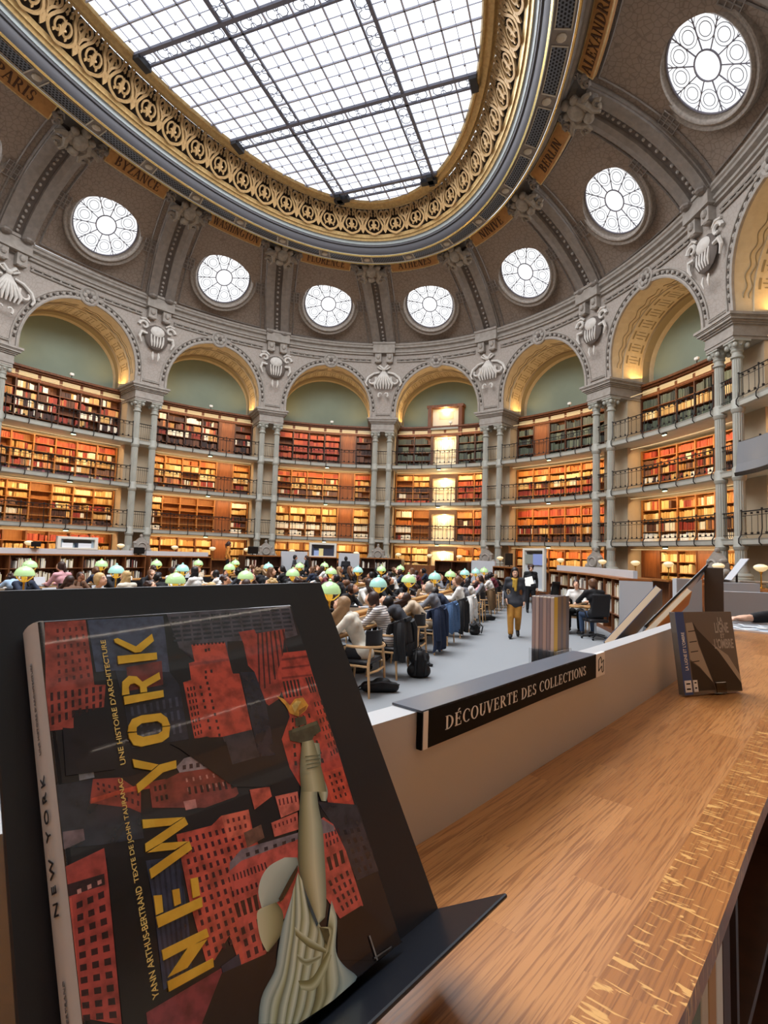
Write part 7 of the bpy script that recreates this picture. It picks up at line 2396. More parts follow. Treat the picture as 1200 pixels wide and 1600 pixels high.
47202a;-1741 1419,-1720 1416,-1718 1377,-1740 1379
47202a;-1739 1347,-1717 1345,-1716 1306,-1738 1308
47202a;-1737 1276,-1715 1274,-1714 1236,-1736 1238
47202a;-1735 1207,-1713 1204,-1711 1166,-1733 1169
47202a;-1732 1138,-1710 1136,-1709 1098,-1731 1100
47202a;-1730 1070,-1708 1068,-1707 1031,-1729 1033
47202a;-1728 1003,-1706 1001,-1704 964,-1727 966
47202a;-1726 937,-1703 935,-1702 899,-1725 901
47202a;-1724 871,-1701 869,-1700 834,-1723 836
47202a;-1722 807,-1699 805,-1698 770,-1721 772
47202a;-1720 743,-1697 741,-1695 706,-1719 708
47202a;-1690 1485,-1668 1482,-1666 1442,-1688 1445
47202a;-1687 1412,-1665 1410,-1663 1370,-1686 1373
47202a;-1684 1341,-1662 1338,-1661 1300,-1683 1302
47202a;-1682 1271,-1659 1268,-1658 1230,-1680 1232
47202a;-1679 1201,-1656 1199,-1655 1161,-1678 1163
47202a;-1676 1132,-1654 1130,-1652 1093,-1675 1095
47202a;-1674 1064,-1651 1062,-1649 1025,-1672 1028
47202a;-1671 998,-1648 995,-1647 959,-1670 961
47202a;-1669 931,-1646 929,-1644 893,-1667 895
47202a;-1666 866,-1643 864,-1641 829,-1665 831
47202a;-1664 802,-1640 800,-1639 765,-1662 767
47202a;-1661 738,-1638 736,-1636 701,-1660 703
47202a;-1635 1478,-1613 1475,-1611 1435,-1633 1438
47202a;-1632 1406,-1609 1403,-1607 1364,-1630 1367
47202a;-1628 1335,-1606 1332,-1604 1293,-1627 1296
47202a;-1625 1264,-1603 1262,-1601 1224,-1624 1226
47202a;-1622 1195,-1599 1193,-1598 1155,-1621 1157
47202a;-1619 1127,-1596 1124,-1594 1087,-1618 1089
47202a;-1616 1059,-1593 1057,-1591 1020,-1615 1022
47202a;-1613 992,-1590 990,-1588 953,-1612 956
47202a;-1610 926,-1587 924,-1585 888,-1609 890
47202a;-1607 861,-1584 859,-1582 823,-1606 825
47202a;-1605 796,-1581 794,-1579 759,-1603 761
47202a;-1602 733,-1578 731,-1576 696,-1600 698
47202a;-1579 1471,-1556 1468,-1554 1429,-1577 1431
47202a;-1575 1399,-1552 1396,-1550 1357,-1573 1360
47202a;-1572 1328,-1549 1326,-1546 1287,-1570 1290
47202a;-1568 1258,-1545 1256,-1543 1218,-1566 1220
47202a;-1564 1189,-1541 1187,-1539 1149,-1563 1151
47202a;-1561 1121,-1537 1118,-1535 1081,-1559 1083
47202a;-1557 1053,-1534 1051,-1532 1014,-1556 1016
47202a;-1554 986,-1530 984,-1528 948,-1552 950
47202a;-1551 921,-1526 918,-1525 882,-1549 885
47202a;-1547 855,-1523 853,-1521 818,-1546 820
47202a;-1544 791,-1520 789,-1518 754,-1542 756
47202a;-1541 727,-1516 725,-1514 691,-1539 693
47202a;-1522 1464,-1499 1461,-1496 1422,-1520 1424
47202a;-1518 1392,-1494 1390,-1492 1351,-1515 1353
47202a;-1514 1322,-1490 1319,-1488 1281,-1511 1283
47202a;-1509 1252,-1486 1249,-1483 1211,-1507 1214
47202a;-1505 1183,-1482 1180,-1479 1143,-1503 1145
47202a;-1501 1115,-1477 1112,-1475 1075,-1499 1077
47202a;-1498 1047,-1473 1045,-1471 1008,-1495 1011
47202a;-1494 981,-1469 978,-1467 942,-1492 944
47202a;-1490 915,-1465 913,-1463 877,-1488 879
47202a;-1486 850,-1461 848,-1459 812,-1484 814
47202a;-1482 786,-1457 783,-1455 748,-1480 751
47202a;-1479 722,-1453 720,-1451 685,-1476 687
47202a;-1464 1457,-1440 1454,-1438 1415,-1461 1417
47202a;-1459 1385,-1435 1383,-1433 1344,-1457 1347
47202a;-1454 1315,-1430 1312,-1428 1274,-1452 1277
47202a;-1450 1245,-1426 1243,-1423 1205,-1447 1207
47202a;-1445 1177,-1421 1174,-1418 1137,-1443 1139
47202a;-1441 1109,-1416 1106,-1414 1069,-1438 1071
47202a;-1436 1041,-1411 1039,-1409 1002,-1434 1005
47202a;-1432 975,-1407 972,-1404 936,-1430 939
47202a;-1428 909,-1402 907,-1400 871,-1425 873
47202a;-1423 844,-1398 842,-1395 806,-1421 809
47202a;-1419 780,-1393 778,-1391 743,-1417 745
47202a;-1415 716,-1389 714,-1387 680,-1413 682
47202a;-1405 1449,-1381 1446,-1378 1407,-1402 1410
47202a;-1399 1378,-1375 1375,-1372 1337,-1396 1340
47202a;-1394 1308,-1370 1305,-1367 1267,-1391 1270
47202a;-1389 1239,-1364 1236,-1361 1198,-1386 1201
47202a;-1384 1170,-1359 1168,-1356 1130,-1381 1133
47202a;-1379 1102,-1354 1100,-1351 1063,-1376 1065
47202a;-1374 1035,-1348 1033,-1346 996,-1371 999
47202a;-1369 969,-1343 966,-1340 930,-1366 933
47202a;-1364 903,-1338 901,-1335 865,-1361 867
47202a;-1359 838,-1333 836,-1330 801,-1357 803
47202a;-1354 774,-1328 772,-1325 737,-1352 739
47202a;-1350 711,-1323 708,-1320 674,-1347 676
47202a;-1344 1442,-1320 1439,-1316 1400,-1341 1403
47202a;-1338 1371,-1314 1368,-1310 1330,-1335 1333
47202a;-1333 1301,-1308 1298,-1304 1260,-1329 1263
47202a;-1327 1232,-1302 1229,-1298 1192,-1324 1194
47202a;-1321 1164,-1296 1161,-1292 1124,-1318 1126
47202a;-1316 1096,-1290 1093,-1287 1056,-1312 1059
47202a;-1310 1029,-1284 1026,-1281 990,-1307 992
47202a;-1304 963,-1278 960,-1275 924,-1301 927
47202a;-1299 897,-1273 895,-1269 859,-1296 862
47202a;-1294 832,-1267 830,-1264 795,-1291 797
47202a;-1288 768,-1261 766,-1258 731,-1285 733
47202a;-1283 705,-1256 702,-1253 668,-1280 670
e0705a;-1441 1548,-1182 1515,-1209 1346,-1427 1362
6a2c2c;-1402 1507,-1381 1504,-1382 1472,-1402 1475
6a2c2c;-1402 1443,-1383 1440,-1384 1409,-1403 1411
6a2c2c;-1351 1500,-1330 1497,-1332 1466,-1352 1468
6a2c2c;-1354 1437,-1334 1434,-1336 1402,-1355 1405
6a2c2c;-1299 1493,-1278 1490,-1281 1459,-1302 1461
6a2c2c;-1305 1430,-1285 1427,-1288 1396,-1307 1398
6a2c2c;-1246 1486,-1225 1483,-1230 1452,-1251 1455
6a2c2c;-1255 1423,-1234 1420,-1239 1389,-1259 1392
d2624f;-1127 1661,-923 1629,-925 1544,-1127 1496
dc7463;-892 1534,-644 1502,-674 1351,-892 1352
6a2c30;-867 1502,-852 1500,-858 1448,-873 1450
6a2c30;-825 1496,-809 1494,-816 1441,-831 1443
6a2c30;-781 1490,-766 1488,-772 1435,-788 1437
6a2c30;-737 1484,-722 1482,-729 1428,-744 1431
6a2c30;-693 1478,-677 1476,-684 1422,-700 1424
d2695a;-1002 1347,-707 1341,-750 1208,-1006 1235
6a2c30;-977 1323,-962 1323,-963 1294,-977 1295
6a2c30;-934 1321,-919 1321,-921 1291,-936 1292
6a2c30;-891 1319,-876 1319,-879 1289,-894 1290
6a2c30;-848 1317,-832 1316,-837 1286,-852 1287
6a2c30;-803 1315,-788 1314,-794 1283,-809 1284
6a2c30;-758 1313,-742 1312,-750 1281,-766 1282
7a5648;-1278 1362,-1101 1367,-1101 1262,-1280 1249
cc5a50;-1487 1151,-1297 1205,-770 1168,-442 1210,-359 1120,-308 869,-304 420,-572 401,-699 707,-902 741,-1135 654,-1481 435,-1536 434,-1495 810
84757c;-1458 1204,-1334 1256,-768 1186,-508 1240,-357 1103,-365 1062,-786 1138,-1357 1179,-1473 1150
3a2a32;-1303 1216,-1268 1212,-1273 1185,-1306 1188
3a2a32;-1217 1206,-1182 1202,-1186 1175,-1221 1179
3a2a32;-1128 1196,-1092 1191,-1097 1166,-1133 1170
3a2a32;-1038 1185,-1001 1181,-1006 1156,-1043 1160
3a2a32;-944 1174,-906 1170,-912 1146,-950 1150
3a2a32;-848 1163,-809 1158,-815 1136,-854 1140
45202a;-1457 1117,-1444 1116,-1445 1070,-1458 1071
45202a;-1425 1115,-1413 1114,-1414 1067,-1426 1068
45202a;-1394 1112,-1381 1111,-1382 1064,-1394 1065
45202a;-1362 1110,-1349 1108,-1349 1061,-1362 1062
45202a;-1330 1107,-1317 1106,-1316 1057,-1330 1059
45202a;-1297 1104,-1284 1103,-1283 1054,-1297 1055
45202a;-1265 1101,-1251 1100,-1250 1051,-1263 1052
45202a;-1231 1099,-1218 1097,-1216 1048,-1230 1049
45202a;-1198 1096,-1184 1095,-1182 1044,-1196 1046
45202a;-1164 1093,-1150 1092,-1147 1041,-1161 1042
45202a;-1498 1015,-1480 1013,-1481 975,-1499 976
45202a;-1457 1011,-1439 1009,-1439 971,-1458 973
45202a;-1416 1006,-1397 1004,-1398 967,-1417 969
45202a;-1374 1001,-1355 999,-1355 963,-1374 965
45202a;-1331 996,-1312 994,-1312 959,-1331 961
45202a;-1288 991,-1268 989,-1268 955,-1288 957
38181f;-1500 931,-1464 927,-1463 831,-1492 833
38181f;-1445 926,-1408 922,-1411 825,-1440 826
38181f;-1388 921,-1351 917,-1358 818,-1388 819
38181f;-1331 916,-1293 912,-1304 811,-1335 813
45202a;-1489 764,-1458 763,-1458 717,-1489 718
45202a;-1489 687,-1458 686,-1458 640,-1488 642
45202a;-1488 612,-1458 610,-1458 565,-1488 568
45202a;-1488 538,-1458 535,-1459 491,-1488 494
45202a;-1488 465,-1459 461,-1459 417,-1488 422
45202a;-1420 762,-1388 762,-1389 714,-1420 715
45202a;-1421 684,-1389 682,-1390 635,-1421 637
45202a;-1421 607,-1390 604,-1391 558,-1422 561
45202a;-1422 531,-1392 527,-1392 482,-1422 486
45202a;-1422 456,-1393 451,-1393 407,-1423 412
45202a;-1349 761,-1317 761,-1318 711,-1350 713
45202a;-1351 680,-1319 679,-1320 630,-1352 633
45202a;-1352 601,-1321 598,-1322 551,-1353 554
45202a;-1354 523,-1323 519,-1324 472,-1355 477
45202a;-1356 446,-1325 442,-1326 395,-1357 400
38181f;-542 901,-502 897,-508 793,-548 795
38181f;-464 899,-424 896,-434 792,-475 794
38181f;-385 898,-343 894,-358 791,-400 793
45202a;-597 730,-569 729,-560 686,-587 686
45202a;-580 658,-554 658,-545 615,-570 615
45202a;-564 587,-539 587,-530 545,-554 544
45202a;-548 516,-525 517,-516 475,-538 474
45202a;-527 729,-499 728,-493 686,-520 686
45202a;-515 658,-488 658,-482 616,-507 615
45202a;-502 587,-477 588,-471 546,-495 545
45202a;-490 518,-466 518,-460 477,-482 476
45202a;-457 728,-428 727,-424 685,-451 686
45202a;-448 658,-421 658,-417 616,-443 616
45202a;-440 588,-414 588,-410 547,-434 547
45202a;-431 519,-407 520,-403 479,-426 478
45202a;-384 727,-355 726,-353 685,-382 685
45202a;-380 657,-352 657,-351 616,-377 616
45202a;-375 589,-349 589,-348 548,-373 548
45202a;-371 521,-347 521,-345 481,-368 480
45202a;-482 1077,-467 1076,-476 1038,-492 1038
45202a;-498 1013,-482 1012,-491 974,-508 975
45202a;-444 1075,-429 1075,-435 1036,-452 1037
45202a;-457 1011,-440 1010,-447 972,-464 973
45202a;-406 1074,-390 1073,-395 1034,-411 1035
45202a;-415 1009,-398 1008,-402 970,-420 971
45202a;-367 1073,-351 1072,-353 1033,-370 1033
45202a;-372 1007,-355 1006,-357 968,-375 968
45202a;-328 1071,-312 1071,-312 1031,-328 1032
45202a;-329 1005,-311 1005,-311 965,-329 966
8a3a42;-2242 623,-1699 608,-1707 441,-1835 387,-1886 374,-2244 561
2e3548;-1697 617,-1547 626,-1548 487,-1691 451
19181d;-1705 579,-1259 515,-1278 374,-1520 187,-1908 390
1b1517;-620 440,-326 429,0 0,-338 19,-730 202
201f27;-2518 2519,-2245 2433,-2172 2279,-2196 2128,-2535 2176
16171c;-1742 2211,-1407 2192,-1239 2102,-1231 1904,-715 1810,-658 1705,-928 1625,-1267 1725,-1670 2153
3f4738;-550 2045,-160 2065,-152 1954,-261 1930,-296 1898,-443 1901,-564 1954
59604c;-507 2051,-174 2059,-171 2029,-510 2017
46483a;-429 2147,-293 2143,-304 2063,-452 2063
e0a03c;-569 2407,-495 2360,-441 2282,-358 2334,-251 2331,-211 2237,-261 2196,-385 2154,-470 2205,-498 2294
f4cf74;-421 2278,-344 2314,-287 2295,-349 2247,-409 2201
9a5f24;-351 2214,-232 2241,-271 2198,-372 2160
332b20;-1123 809,-967 906,-864 962,-879 922,-944 872,-1079 791,-1115 782
6f6c4c;-456 1772,-272 1743,-273 1731,-456 1760
6f6c4c;-462 1735,-285 1711,-286 1698,-462 1724
6f6c4c;-468 1699,-299 1679,-300 1667,-468 1688
6f6c4c;-474 1663,-313 1647,-314 1635,-474 1652
2d4a56;-866 816,-853 711,-821 502,-845 489,-871 645
4c4a30;-824 474,-740 429,-745 385,-799 339,-813 416
8d8a86;-356 206,-341 205,-338 19,-354 20
6d6a68;-373 53,-150 37,-147 27,-369 40
"""
FIGURE_FROM = 625
TITLE = """
-2086 894,-1752 876,-1746 822,-2087 834
-1761 814,-1938 722,-2075 732,-1907 831
-2084 714,-1748 690,-1755 640,-2085 656
-2086 1094,-1740 1076,-1749 1014,-2083 1026
-2078 1222,-2023 1204,-2033 1101,-2084 1103
-1945 1204,-1892 1193,-1900 1099,-1949 1101
-1797 1219,-1740 1208,-1750 1090,-1807 1094
-2067 1724,-1756 1639,-1869 1616,-2072 1664
-1748 1637,-1732 1578,-1958 1525,-2081 1506,-2075 1561
-1956 1522,-1756 1465,-1867 1446,-2072 1499
-1749 1462,-1740 1402,-2075 1328,-2077 1391
-2064 2168,-1872 2074,-1935 2046,-2060 2103
-1864 2072,-1724 2069,-1734 2007,-1846 2007,-2063 1913,-2066 1978
-2063 2381,-2048 2427,-2012 2474,-1933 2488,-1772 2474,-1726 2423,-1714 2355,-1780 2364,-1779 2383,-1812 2414,-1945 2423,-1989 2400,-1997 2369
-2062 2370,-1998 2361,-1996 2342,-1952 2314,-1826 2310,-1787 2328,-1779 2356,-1716 2347,-1745 2265,-1806 2239,-1978 2243,-2037 2270,-2062 2333
-2049 2669,-1711 2665,-1717 2604,-2051 2601
-2058 2681,-2039 2795,-1979 2837,-1914 2821,-1875 2767,-1714 2829,-1715 2766,-1847 2717,-1851 2674,-1907 2677,-1903 2730,-1938 2764,-1978 2763,-1996 2739,-1999 2681
-2042 3023,-1700 3013,-1708 2948,-2047 2951
-2047 3178,-2016 3186,-1873 3091,-1708 3196,-1704 3125,-1841 3034,-1890 3035,-2042 3148
"""
STRIPS = """
-426 1909,-546 1624,-668 1392,-809 1079,-864 891,-860 628,-821 502;-228 1845,-290 1648,-417 1464,-466 1314,-489 1147,-564 909,-661 644,-732 512,-814 496;4a4a38 8b8560 b0a984 cac7a6 a3a68c 747c68
-395 1597,-419 1450,-416 1346;-321 1618,-304 1415,-361 1326;6b6848 a9a27c c9c7ac 7d8a80
-437 1905,-546 1690,-610 1488;-287 1895,-298 1591,-321 1401;55553e 9a9470 c4c09c a39c76 6c6a4c
-964 1057,-1122 1053,-1221 1005,-1280 921,-1284 815;-844 1013,-860 941,-959 878,-1112 793,-1267 808;c0c7b8 b3bbad 97a197 78847b
-1285 812,-1335 793,-1355 646,-1329 539;-1145 795,-1112 699,-1170 586,-1317 530;c6c3a2 b3af8a 97936c 5f5c3e
-1004 761,-1134 639,-1232 503,-1298 404,-1450 314,-1520 187;-968 808,-1084 594,-1163 471,-1258 343,-1380 258,-1447 149;6d7f7c 9fb0ac b9c4b8 8f9a8a
-968 808,-1084 594,-1163 471,-1258 343,-1380 258,-1447 149;-925 852,-1032 595,-1121 452,-1224 305,-1322 209,-1385 116;7d8a7c c4ccb6 b3b894 82805a
-925 852,-1032 595,-1121 452,-1224 305,-1322 209,-1385 116;-875 909,-945 640,-1049 464,-1142 308,-1256 176,-1322 83;6f7460 a3ad9a d3d8c2 a7ad92
-875 909,-945 640,-1049 464,-1142 308,-1256 176,-1322 83;-857 838,-885 566,-976 431,-1087 282,-1190 142,-1270 56;77784f b5b894 d6dac6 9fa68c
-857 838,-885 566,-976 431,-1087 282,-1190 142,-1270 56;-857 725,-829 482,-917 358,-1023 229,-1129 91,-1218 29;6a6a48 a9aa84 cdd2ba 98a08a
-857 725,-829 482,-917 358,-1023 229,-1129 91,-1218 29;-821 479,-789 405,-851 305,-951 195,-1032 84,-1109 19;74704a b3b08a c7ccb0 8f9680
-821 479,-789 405,-851 305,-951 195,-1032 84,-1109 19;-735 441,-696 400,-797 280,-878 159,-921 60,-997 8;5f5a3a 928c60 b9b792 7d7c58
-735 441,-696 400,-797 280,-878 159,-921 60,-997 8;-625 592,-628 456,-722 292,-746 187,-782 68,-869 0;7a764e c0c09c d0d4bc 97a08e
-625 592,-628 456,-722 292,-746 187,-782 68,-869 0;-623 541,-626 443,-722 268,-688 148,-592 27,-617 4;7f8e86 b7c2b4 a5b4ae 6d848a
-1040 575,-971 486,-810 315;-1052 522,-956 393,-823 292;c9ceb4 8f8c60 605c3a
-1080 405,-1012 340,-870 302;-1086 369,-1020 299,-886 285;bfc5aa 7b7850 a9ad90
-1130 254,-1013 213,-879 261,-801 293;-1122 192,-1010 137,-866 187,-775 258;6b6840 8a8556 c3c39e 9a9a76
"""
FIG_TOP = 631
# ------------------------------------------------------------------ foreground counter with its grey partition
FPTS = [V((x, y, 0)) for x, y in ((7.266, -11.8), (7.503, -11.3), (7.731, -10.8), (7.907, -10.4), (8.0472, -10.0914), (8.213, -9.67), (8.362, -9.3), (8.611, -8.65), (8.863, -7.95), (9.098, -7.25), (9.27, -6.7))]
_fp = [FPTS[0]]
for i in range(len(FPTS) - 1):
    p0, p1, p2, p3 = FPTS[max(i - 1, 0)], FPTS[i], FPTS[i + 1], FPTS[min(i + 2, len(FPTS) - 1)]
    for j in range(1, 13):
        t = j / 12
        _fp.append(.5 * ((2 * p1) + (p2 - p0) * t + (2 * p0 - 5 * p1 + 4 * p2 - p3) * t * t + (3 * p1 - p0 - 3 * p2 + p3) * t ** 3))
_fa = [0.0]
for a, b in zip(_fp, _fp[1:]): _fa.append(_fa[-1] + (b - a).length)
FA0 = _fa[48]                      # arc length at the start of the sign
def FP(t, off, z):
    """t metres along the partition from the sign's left end, off to the right of its near face"""
    a = t + FA0
    i = max(0, min(len(_fa) - 2, int(np.searchsorted(_fa, a)) - 1))
    q = (a - _fa[i]) / (_fa[i + 1] - _fa[i])
    p = _fp[i].lerp(_fp[i + 1], q)
    d0 = (_fp[min(i + 1, len(_fp) - 1)] - _fp[max(i - 1, 0)]).normalized()
    d1_ = (_fp[min(i + 2, len(_fp) - 1)] - _fp[i]).normalized()
    d = d0.lerp(d1_, q).normalized()
    n = V((d.y, -d.x, 0))
    return V((p.x + n.x * off, p.y + n.y * off, z))
def fbox(mb, t0, t1, o0, o1, z0, z1, n=10, c0=V((0, 0, 0))):
    A = [[FP(t0 + (t1 - t0) * i / n, o, z) - c0 for i in range(n + 1)] for z in (z0, z1) for o in (o0, o1)]
    a, b, d, e = A
    mb.grid([a, b]); mb.grid([b, e]); mb.grid([e, d]); mb.grid([d, a])
    for i in (0, n): mb.add([a[i], b[i], e[i], d[i]], [(0, 1, 2, 3)])
def oak(name, c1, c2, c3, fleck, rough=.3):
    mt = bpy.data.materials.new(name); mt.use_nodes = True
    nt = mt.node_tree; b = nt.nodes['Principled BSDF']
    N = lambda t: nt.nodes.new(t)
    tc = N('ShaderNodeTexCoord'); mp = N('ShaderNodeMapping')
    mp.inputs['Rotation'].default_value = (0, 0, -math.radians(68.3))
    nt.links.new(tc.outputs['Object'], mp.inputs[0])
    br = N('ShaderNodeTexBrick'); br.offset = .37
    br.inputs['Scale'].default_value = 1.0; br.inputs['Brick Width'].default_value = .42; br.inputs['Row Height'].default_value = .075
    br.inputs['Mortar Size'].default_value = .0004; br.inputs['Bias'].default_value = 0.0
    br.inputs['Color1'].default_value = (0, 0, 0, 1); br.inputs['Color2'].default_value = (1, 1, 1, 1); br.inputs['Mortar'].default_value = (.3, .3, .3, 1)
    nt.links.new(mp.outputs[0], br.inputs['Vector'])
    # grain: noise stretched along the boards, shifted per board
    m2 = N('ShaderNodeMapping'); m2.inputs['Scale'].default_value = (9.0, 270, 9.0)
    nt.links.new(mp.outputs[0], m2.inputs[0])
    ad = N('ShaderNodeVectorMath'); ad.operation = 'MULTIPLY_ADD'; ad.inputs[1].default_value = (9, 9, 9)
    nt.links.new(br.outputs['Color'], ad.inputs[0]); nt.links.new(m2.outputs[0], ad.inputs[2])
    nz = N('ShaderNodeTexNoise'); nz.inputs['Scale'].default_value = 1.0; nz.inputs['Detail'].default_value = 5; nz.inputs['Distortion'].default_value = .6
    nt.links.new(ad.outputs[0], nz.inputs['Vector'])
    rp = N('ShaderNodeMapRange'); rp.inputs[1].default_value = .48; rp.inputs[2].default_value = .62
    nt.links.new(nz.outputs[0], rp.inputs[0])
    mx = N('ShaderNodeMix'); mx.data_type = 'RGBA'; mx.inputs['A'].default_value = (*lin(c1), 1); mx.inputs['B'].default_value = (*lin(c2), 1)
    nt.links.new(br.outputs['Color'], mx.inputs['Factor'])
    mx2 = N('ShaderNodeMix'); mx2.data_type = 'RGBA'; mx2.inputs['B'].default_value = (*lin(c3), 1)
    ml = N('ShaderNodeMath'); ml.operation = 'MULTIPLY'; ml.inputs[1].default_value = .62
    nt.links.new(rp.outputs[0], ml.inputs[0]); nt.links.new(ml.outputs[0], mx2.inputs['Factor'])
    nt.links.new(mx.outputs['Result'], mx2.inputs['A'])
    last = mx2
    if fleck:
        m3 = N('ShaderNodeMapping'); m3.inputs['Scale'].default_value = (120, 26, 26); m3.inputs['Rotation'].default_value = (0, 0, .35)
        nt.links.new(mp.outputs[0], m3.inputs[0])
        n3 = N('ShaderNodeTexNoise'); n3.inputs['Scale'].default_value = 1; n3.inputs['Detail'].default_value = 2; n3.inputs['Distortion'].default_value = 1.0
        nt.links.new(m3.outputs[0], n3.inputs['Vector'])
        r3 = N('ShaderNodeMapRange'); r3.inputs[1].default_value = .585; r3.inputs[2].default_value = .63; r3.inputs[4].default_value = fleck
        nt.links.new(n3.outputs[0], r3.inputs[0])
        mx3 = N('ShaderNodeMix'); mx3.data_type = 'RGBA'; mx3.inputs['B'].default_value = (*lin('d9a45e'), 1)
        nt.links.new(r3.outputs[0], mx3.inputs['Factor']); nt.links.new(mx2.outputs['Result'], mx3.inputs['A'])
        last = mx3
    nt.links.new(last.outputs['Result'], b.inputs['Base Color'])
    b.inputs['Roughness'].default_value = rough
    b.inputs['Specular IOR Level'].default_value = .45
    bp = N('ShaderNodeBump'); bp.inputs['Strength'].default_value = .12; bp.inputs['Distance'].default_value = .002
    nt.links.new(nz.outputs[0], bp.inputs['Height']); nt.links.new(bp.outputs[0], b.inputs['Normal'])
    return mt
OAKC = oak('oak_boards', 'bd824c', 'a76d3a', '78441f', .0)
OAKE = oak('oak_edge_band', 'a86c34', '955a28', '6f3f1a', .9)
ctr = empty('counter_bookcase', (0, 0, 0))
tag(ctr, 'long curved oak counter with bookshelves underneath filling the foreground', 'counter')
mb = MB(); fbox(mb, -1.5, 3.45, 0.0, .283, 1.468, 1.5, 40); fbox(mb, -1.5, 3.45, -.42, -.05, 1.468, 1.5, 40); mb.build('top', OAKC, ctr)
mb = MB(); fbox(mb, -1.5, 3.45, .283, .356, 1.474, 1.5001, 40); mb.build('edge_band', OAKE, ctr)
for t in (-1.48, -.6, .02, .42, 1.3, 2.2, 3.4):
    mb = MB(); fbox(mb, t, t + .022, .02, .33, 0, 1.468, 1); mb.build('upright', WOOD_D, ctr)
for z in (.08, .45, .80, 1.12):
    mb = MB(); fbox(mb, -1.48, 3.42, .02, .325, z - .02, z, 20); mb.build('shelf', WOOD_D, ctr)
mb = MB(); fbox(mb, -1.48, 3.42, .0, .02, 0, 1.468, 20); mb.build('back_panel', WOOD_D, ctr)
mb = MB(); fbox(mb, -1.48, 3.42, -.40, -.06, 0, 1.468, 20); mb.build('room_side_panel', WOOD_D, ctr)
part = MB(); fbox(part, -1.5, 2.0, -.045, 0, 1.5, 1.69, 40)
o = part.build('partition', mat('partition_grey', 'bebebf', .4, spec=.5))
tag(o, 'low grey partition running along the oak counter behind the sign', 'partition')
# books on the lower shelves, seen past the edge
for i, (t, w, h, d, c) in enumerate(((.06, .05, .30, .29, 'd8cfc0'), (.115, .06, .31, .30, '6f7358'), (.18, .04, .30, .285, 'c9b79c'), (.225, .05, .28, .28, 'b9864a'), (.28, .045, .31, .29, 'e0dace'), (.33, .06, .29, .28, '4a2c20'))):
    c0 = FP(t + w / 2, .325 - d / 2, 1.12)
    a, b = FP(t, 0, 0), FP(t + w, 0, 0)
    x = (b - a).normalized(); y = V((x.y, -x.x, 0))
    M = Matrix((-x, y, V((0, 0, 1)))).transposed().to_4x4(); M.translation = c0
    root = empty('binder', mtx=M)
    tag(root, ['pale', 'olive green', 'light tan', 'ochre', 'whitish', 'dark brown'][i] + ' binder standing on the shelf under the counter edge', 'binder', 'binders under the counter')
    mb = MB(); mb.prism([(-w / 2, -d / 2), (w / 2, -d / 2), (w / 2, d / 2), (-w / 2, d / 2), (-w / 2, d / 2 - .004), (w / 2 - .004, d / 2 - .004), (w / 2 - .004, -d / 2), (-w / 2, -d / 2)], 0, h, lambda x_, y_, z_: V((x_, y_, z_)))
    mb.rbox((0, d / 2 - .002, h / 2), (w, .006, h), .002); mb.rbox((-w / 2 + .002, 0, h / 2), (.004, d, h), .001)
    mb.build('cover', mat('binder_' + c, c, .6), root)
    mb = MB(); mb.box((0, -.01, h / 2), (w - .012, d - .03, h - .02)); mb.build('pages', mat('white_paper', 'eeece6', .8), root)

# section sign on the partition
def text_mesh(txt, width, height, ext=.0004, bold=0.0):
    cu = bpy.data.curves.new('t', 'FONT'); cu.body = txt; cu.extrude = ext; cu.offset = bold
    ob = bpy.data.objects.new('t', cu); COL.objects.link(ob)
    dg = bpy.context.evaluated_depsgraph_get()
    me = bpy.data.meshes.new_from_object(ob.evaluated_get(dg))
    bpy.data.objects.remove(ob); bpy.data.curves.remove(cu)
    co = np.array([v.co[:] for v in me.vertices])
    lo, hi = co.min(0), co.max(0)
    co[:, 0] = (co[:, 0] - lo[0]) * width / (hi[0] - lo[0])
    co[:, 1] = (co[:, 1] - lo[1]) * height / (hi[1] - lo[1])
    me.vertices.foreach_set('co', co.astype(np.float32).ravel())
    me.update()
    return me
c0 = FP(.35, 0, 1.69)
sg = empty('section_sign', c0)
tag(sg, 'black sign with serif words DÉCOUVERTE DES COLLECTIONS clipped over the partition', 'sign')
mb = MB(); fbox(mb, 0, .692, .001, .010, 1.638, 1.693, 24, c0); mb.build('front_plate', mat('sign_black', '070708', .55, spec=.12), sg)
mb = MB(); fbox(mb, 0, .692, -.048, .010, 1.6905, 1.694, 24, c0); mb.build('top_cap', mat('sign_cap', '59606c', .35), sg)  # slate cap, its colour lightened bluish for the skylight it reflects
mb = MB(); fbox(mb, .003, .014, .010, .0112, 1.638, 1.692, 2, c0); mb.build('end_strip', mat('sign_white', 'efedea', .5), sg)
mb = MB(); fbox(mb, .693, .752, .001, .010, 1.638, 1.693, 3, c0); mb.build('logo_tile', mat('sign_white', 'efedea', .5), sg)
mb = serif_text('DÉCOUVERTE DES COLLECTIONS', .57, .0205, lambda x, y, h: FP(.058 + x, h, 1.6545 + y) - c0, .0102, .0108, .07)
mb.build('lettering', mat('sign_white', 'efedea', .5), sg)
mb = MB()
lg = [(.708, 1.651), (.708, 1.678), (.722, 1.684), (.727, 1.677), (.727, 1.668), (.741, 1.675), (.741, 1.648), (.733, 1.645), (.729, 1.652), (.729, 1.661), (.715, 1.655)]
mb.tube([FP(a, .0103, b) - c0 for a, b in lg], .0011, 4, closed=True); mb.build('logo', mat('sign_black', '070708', .55, spec=.12), sg)

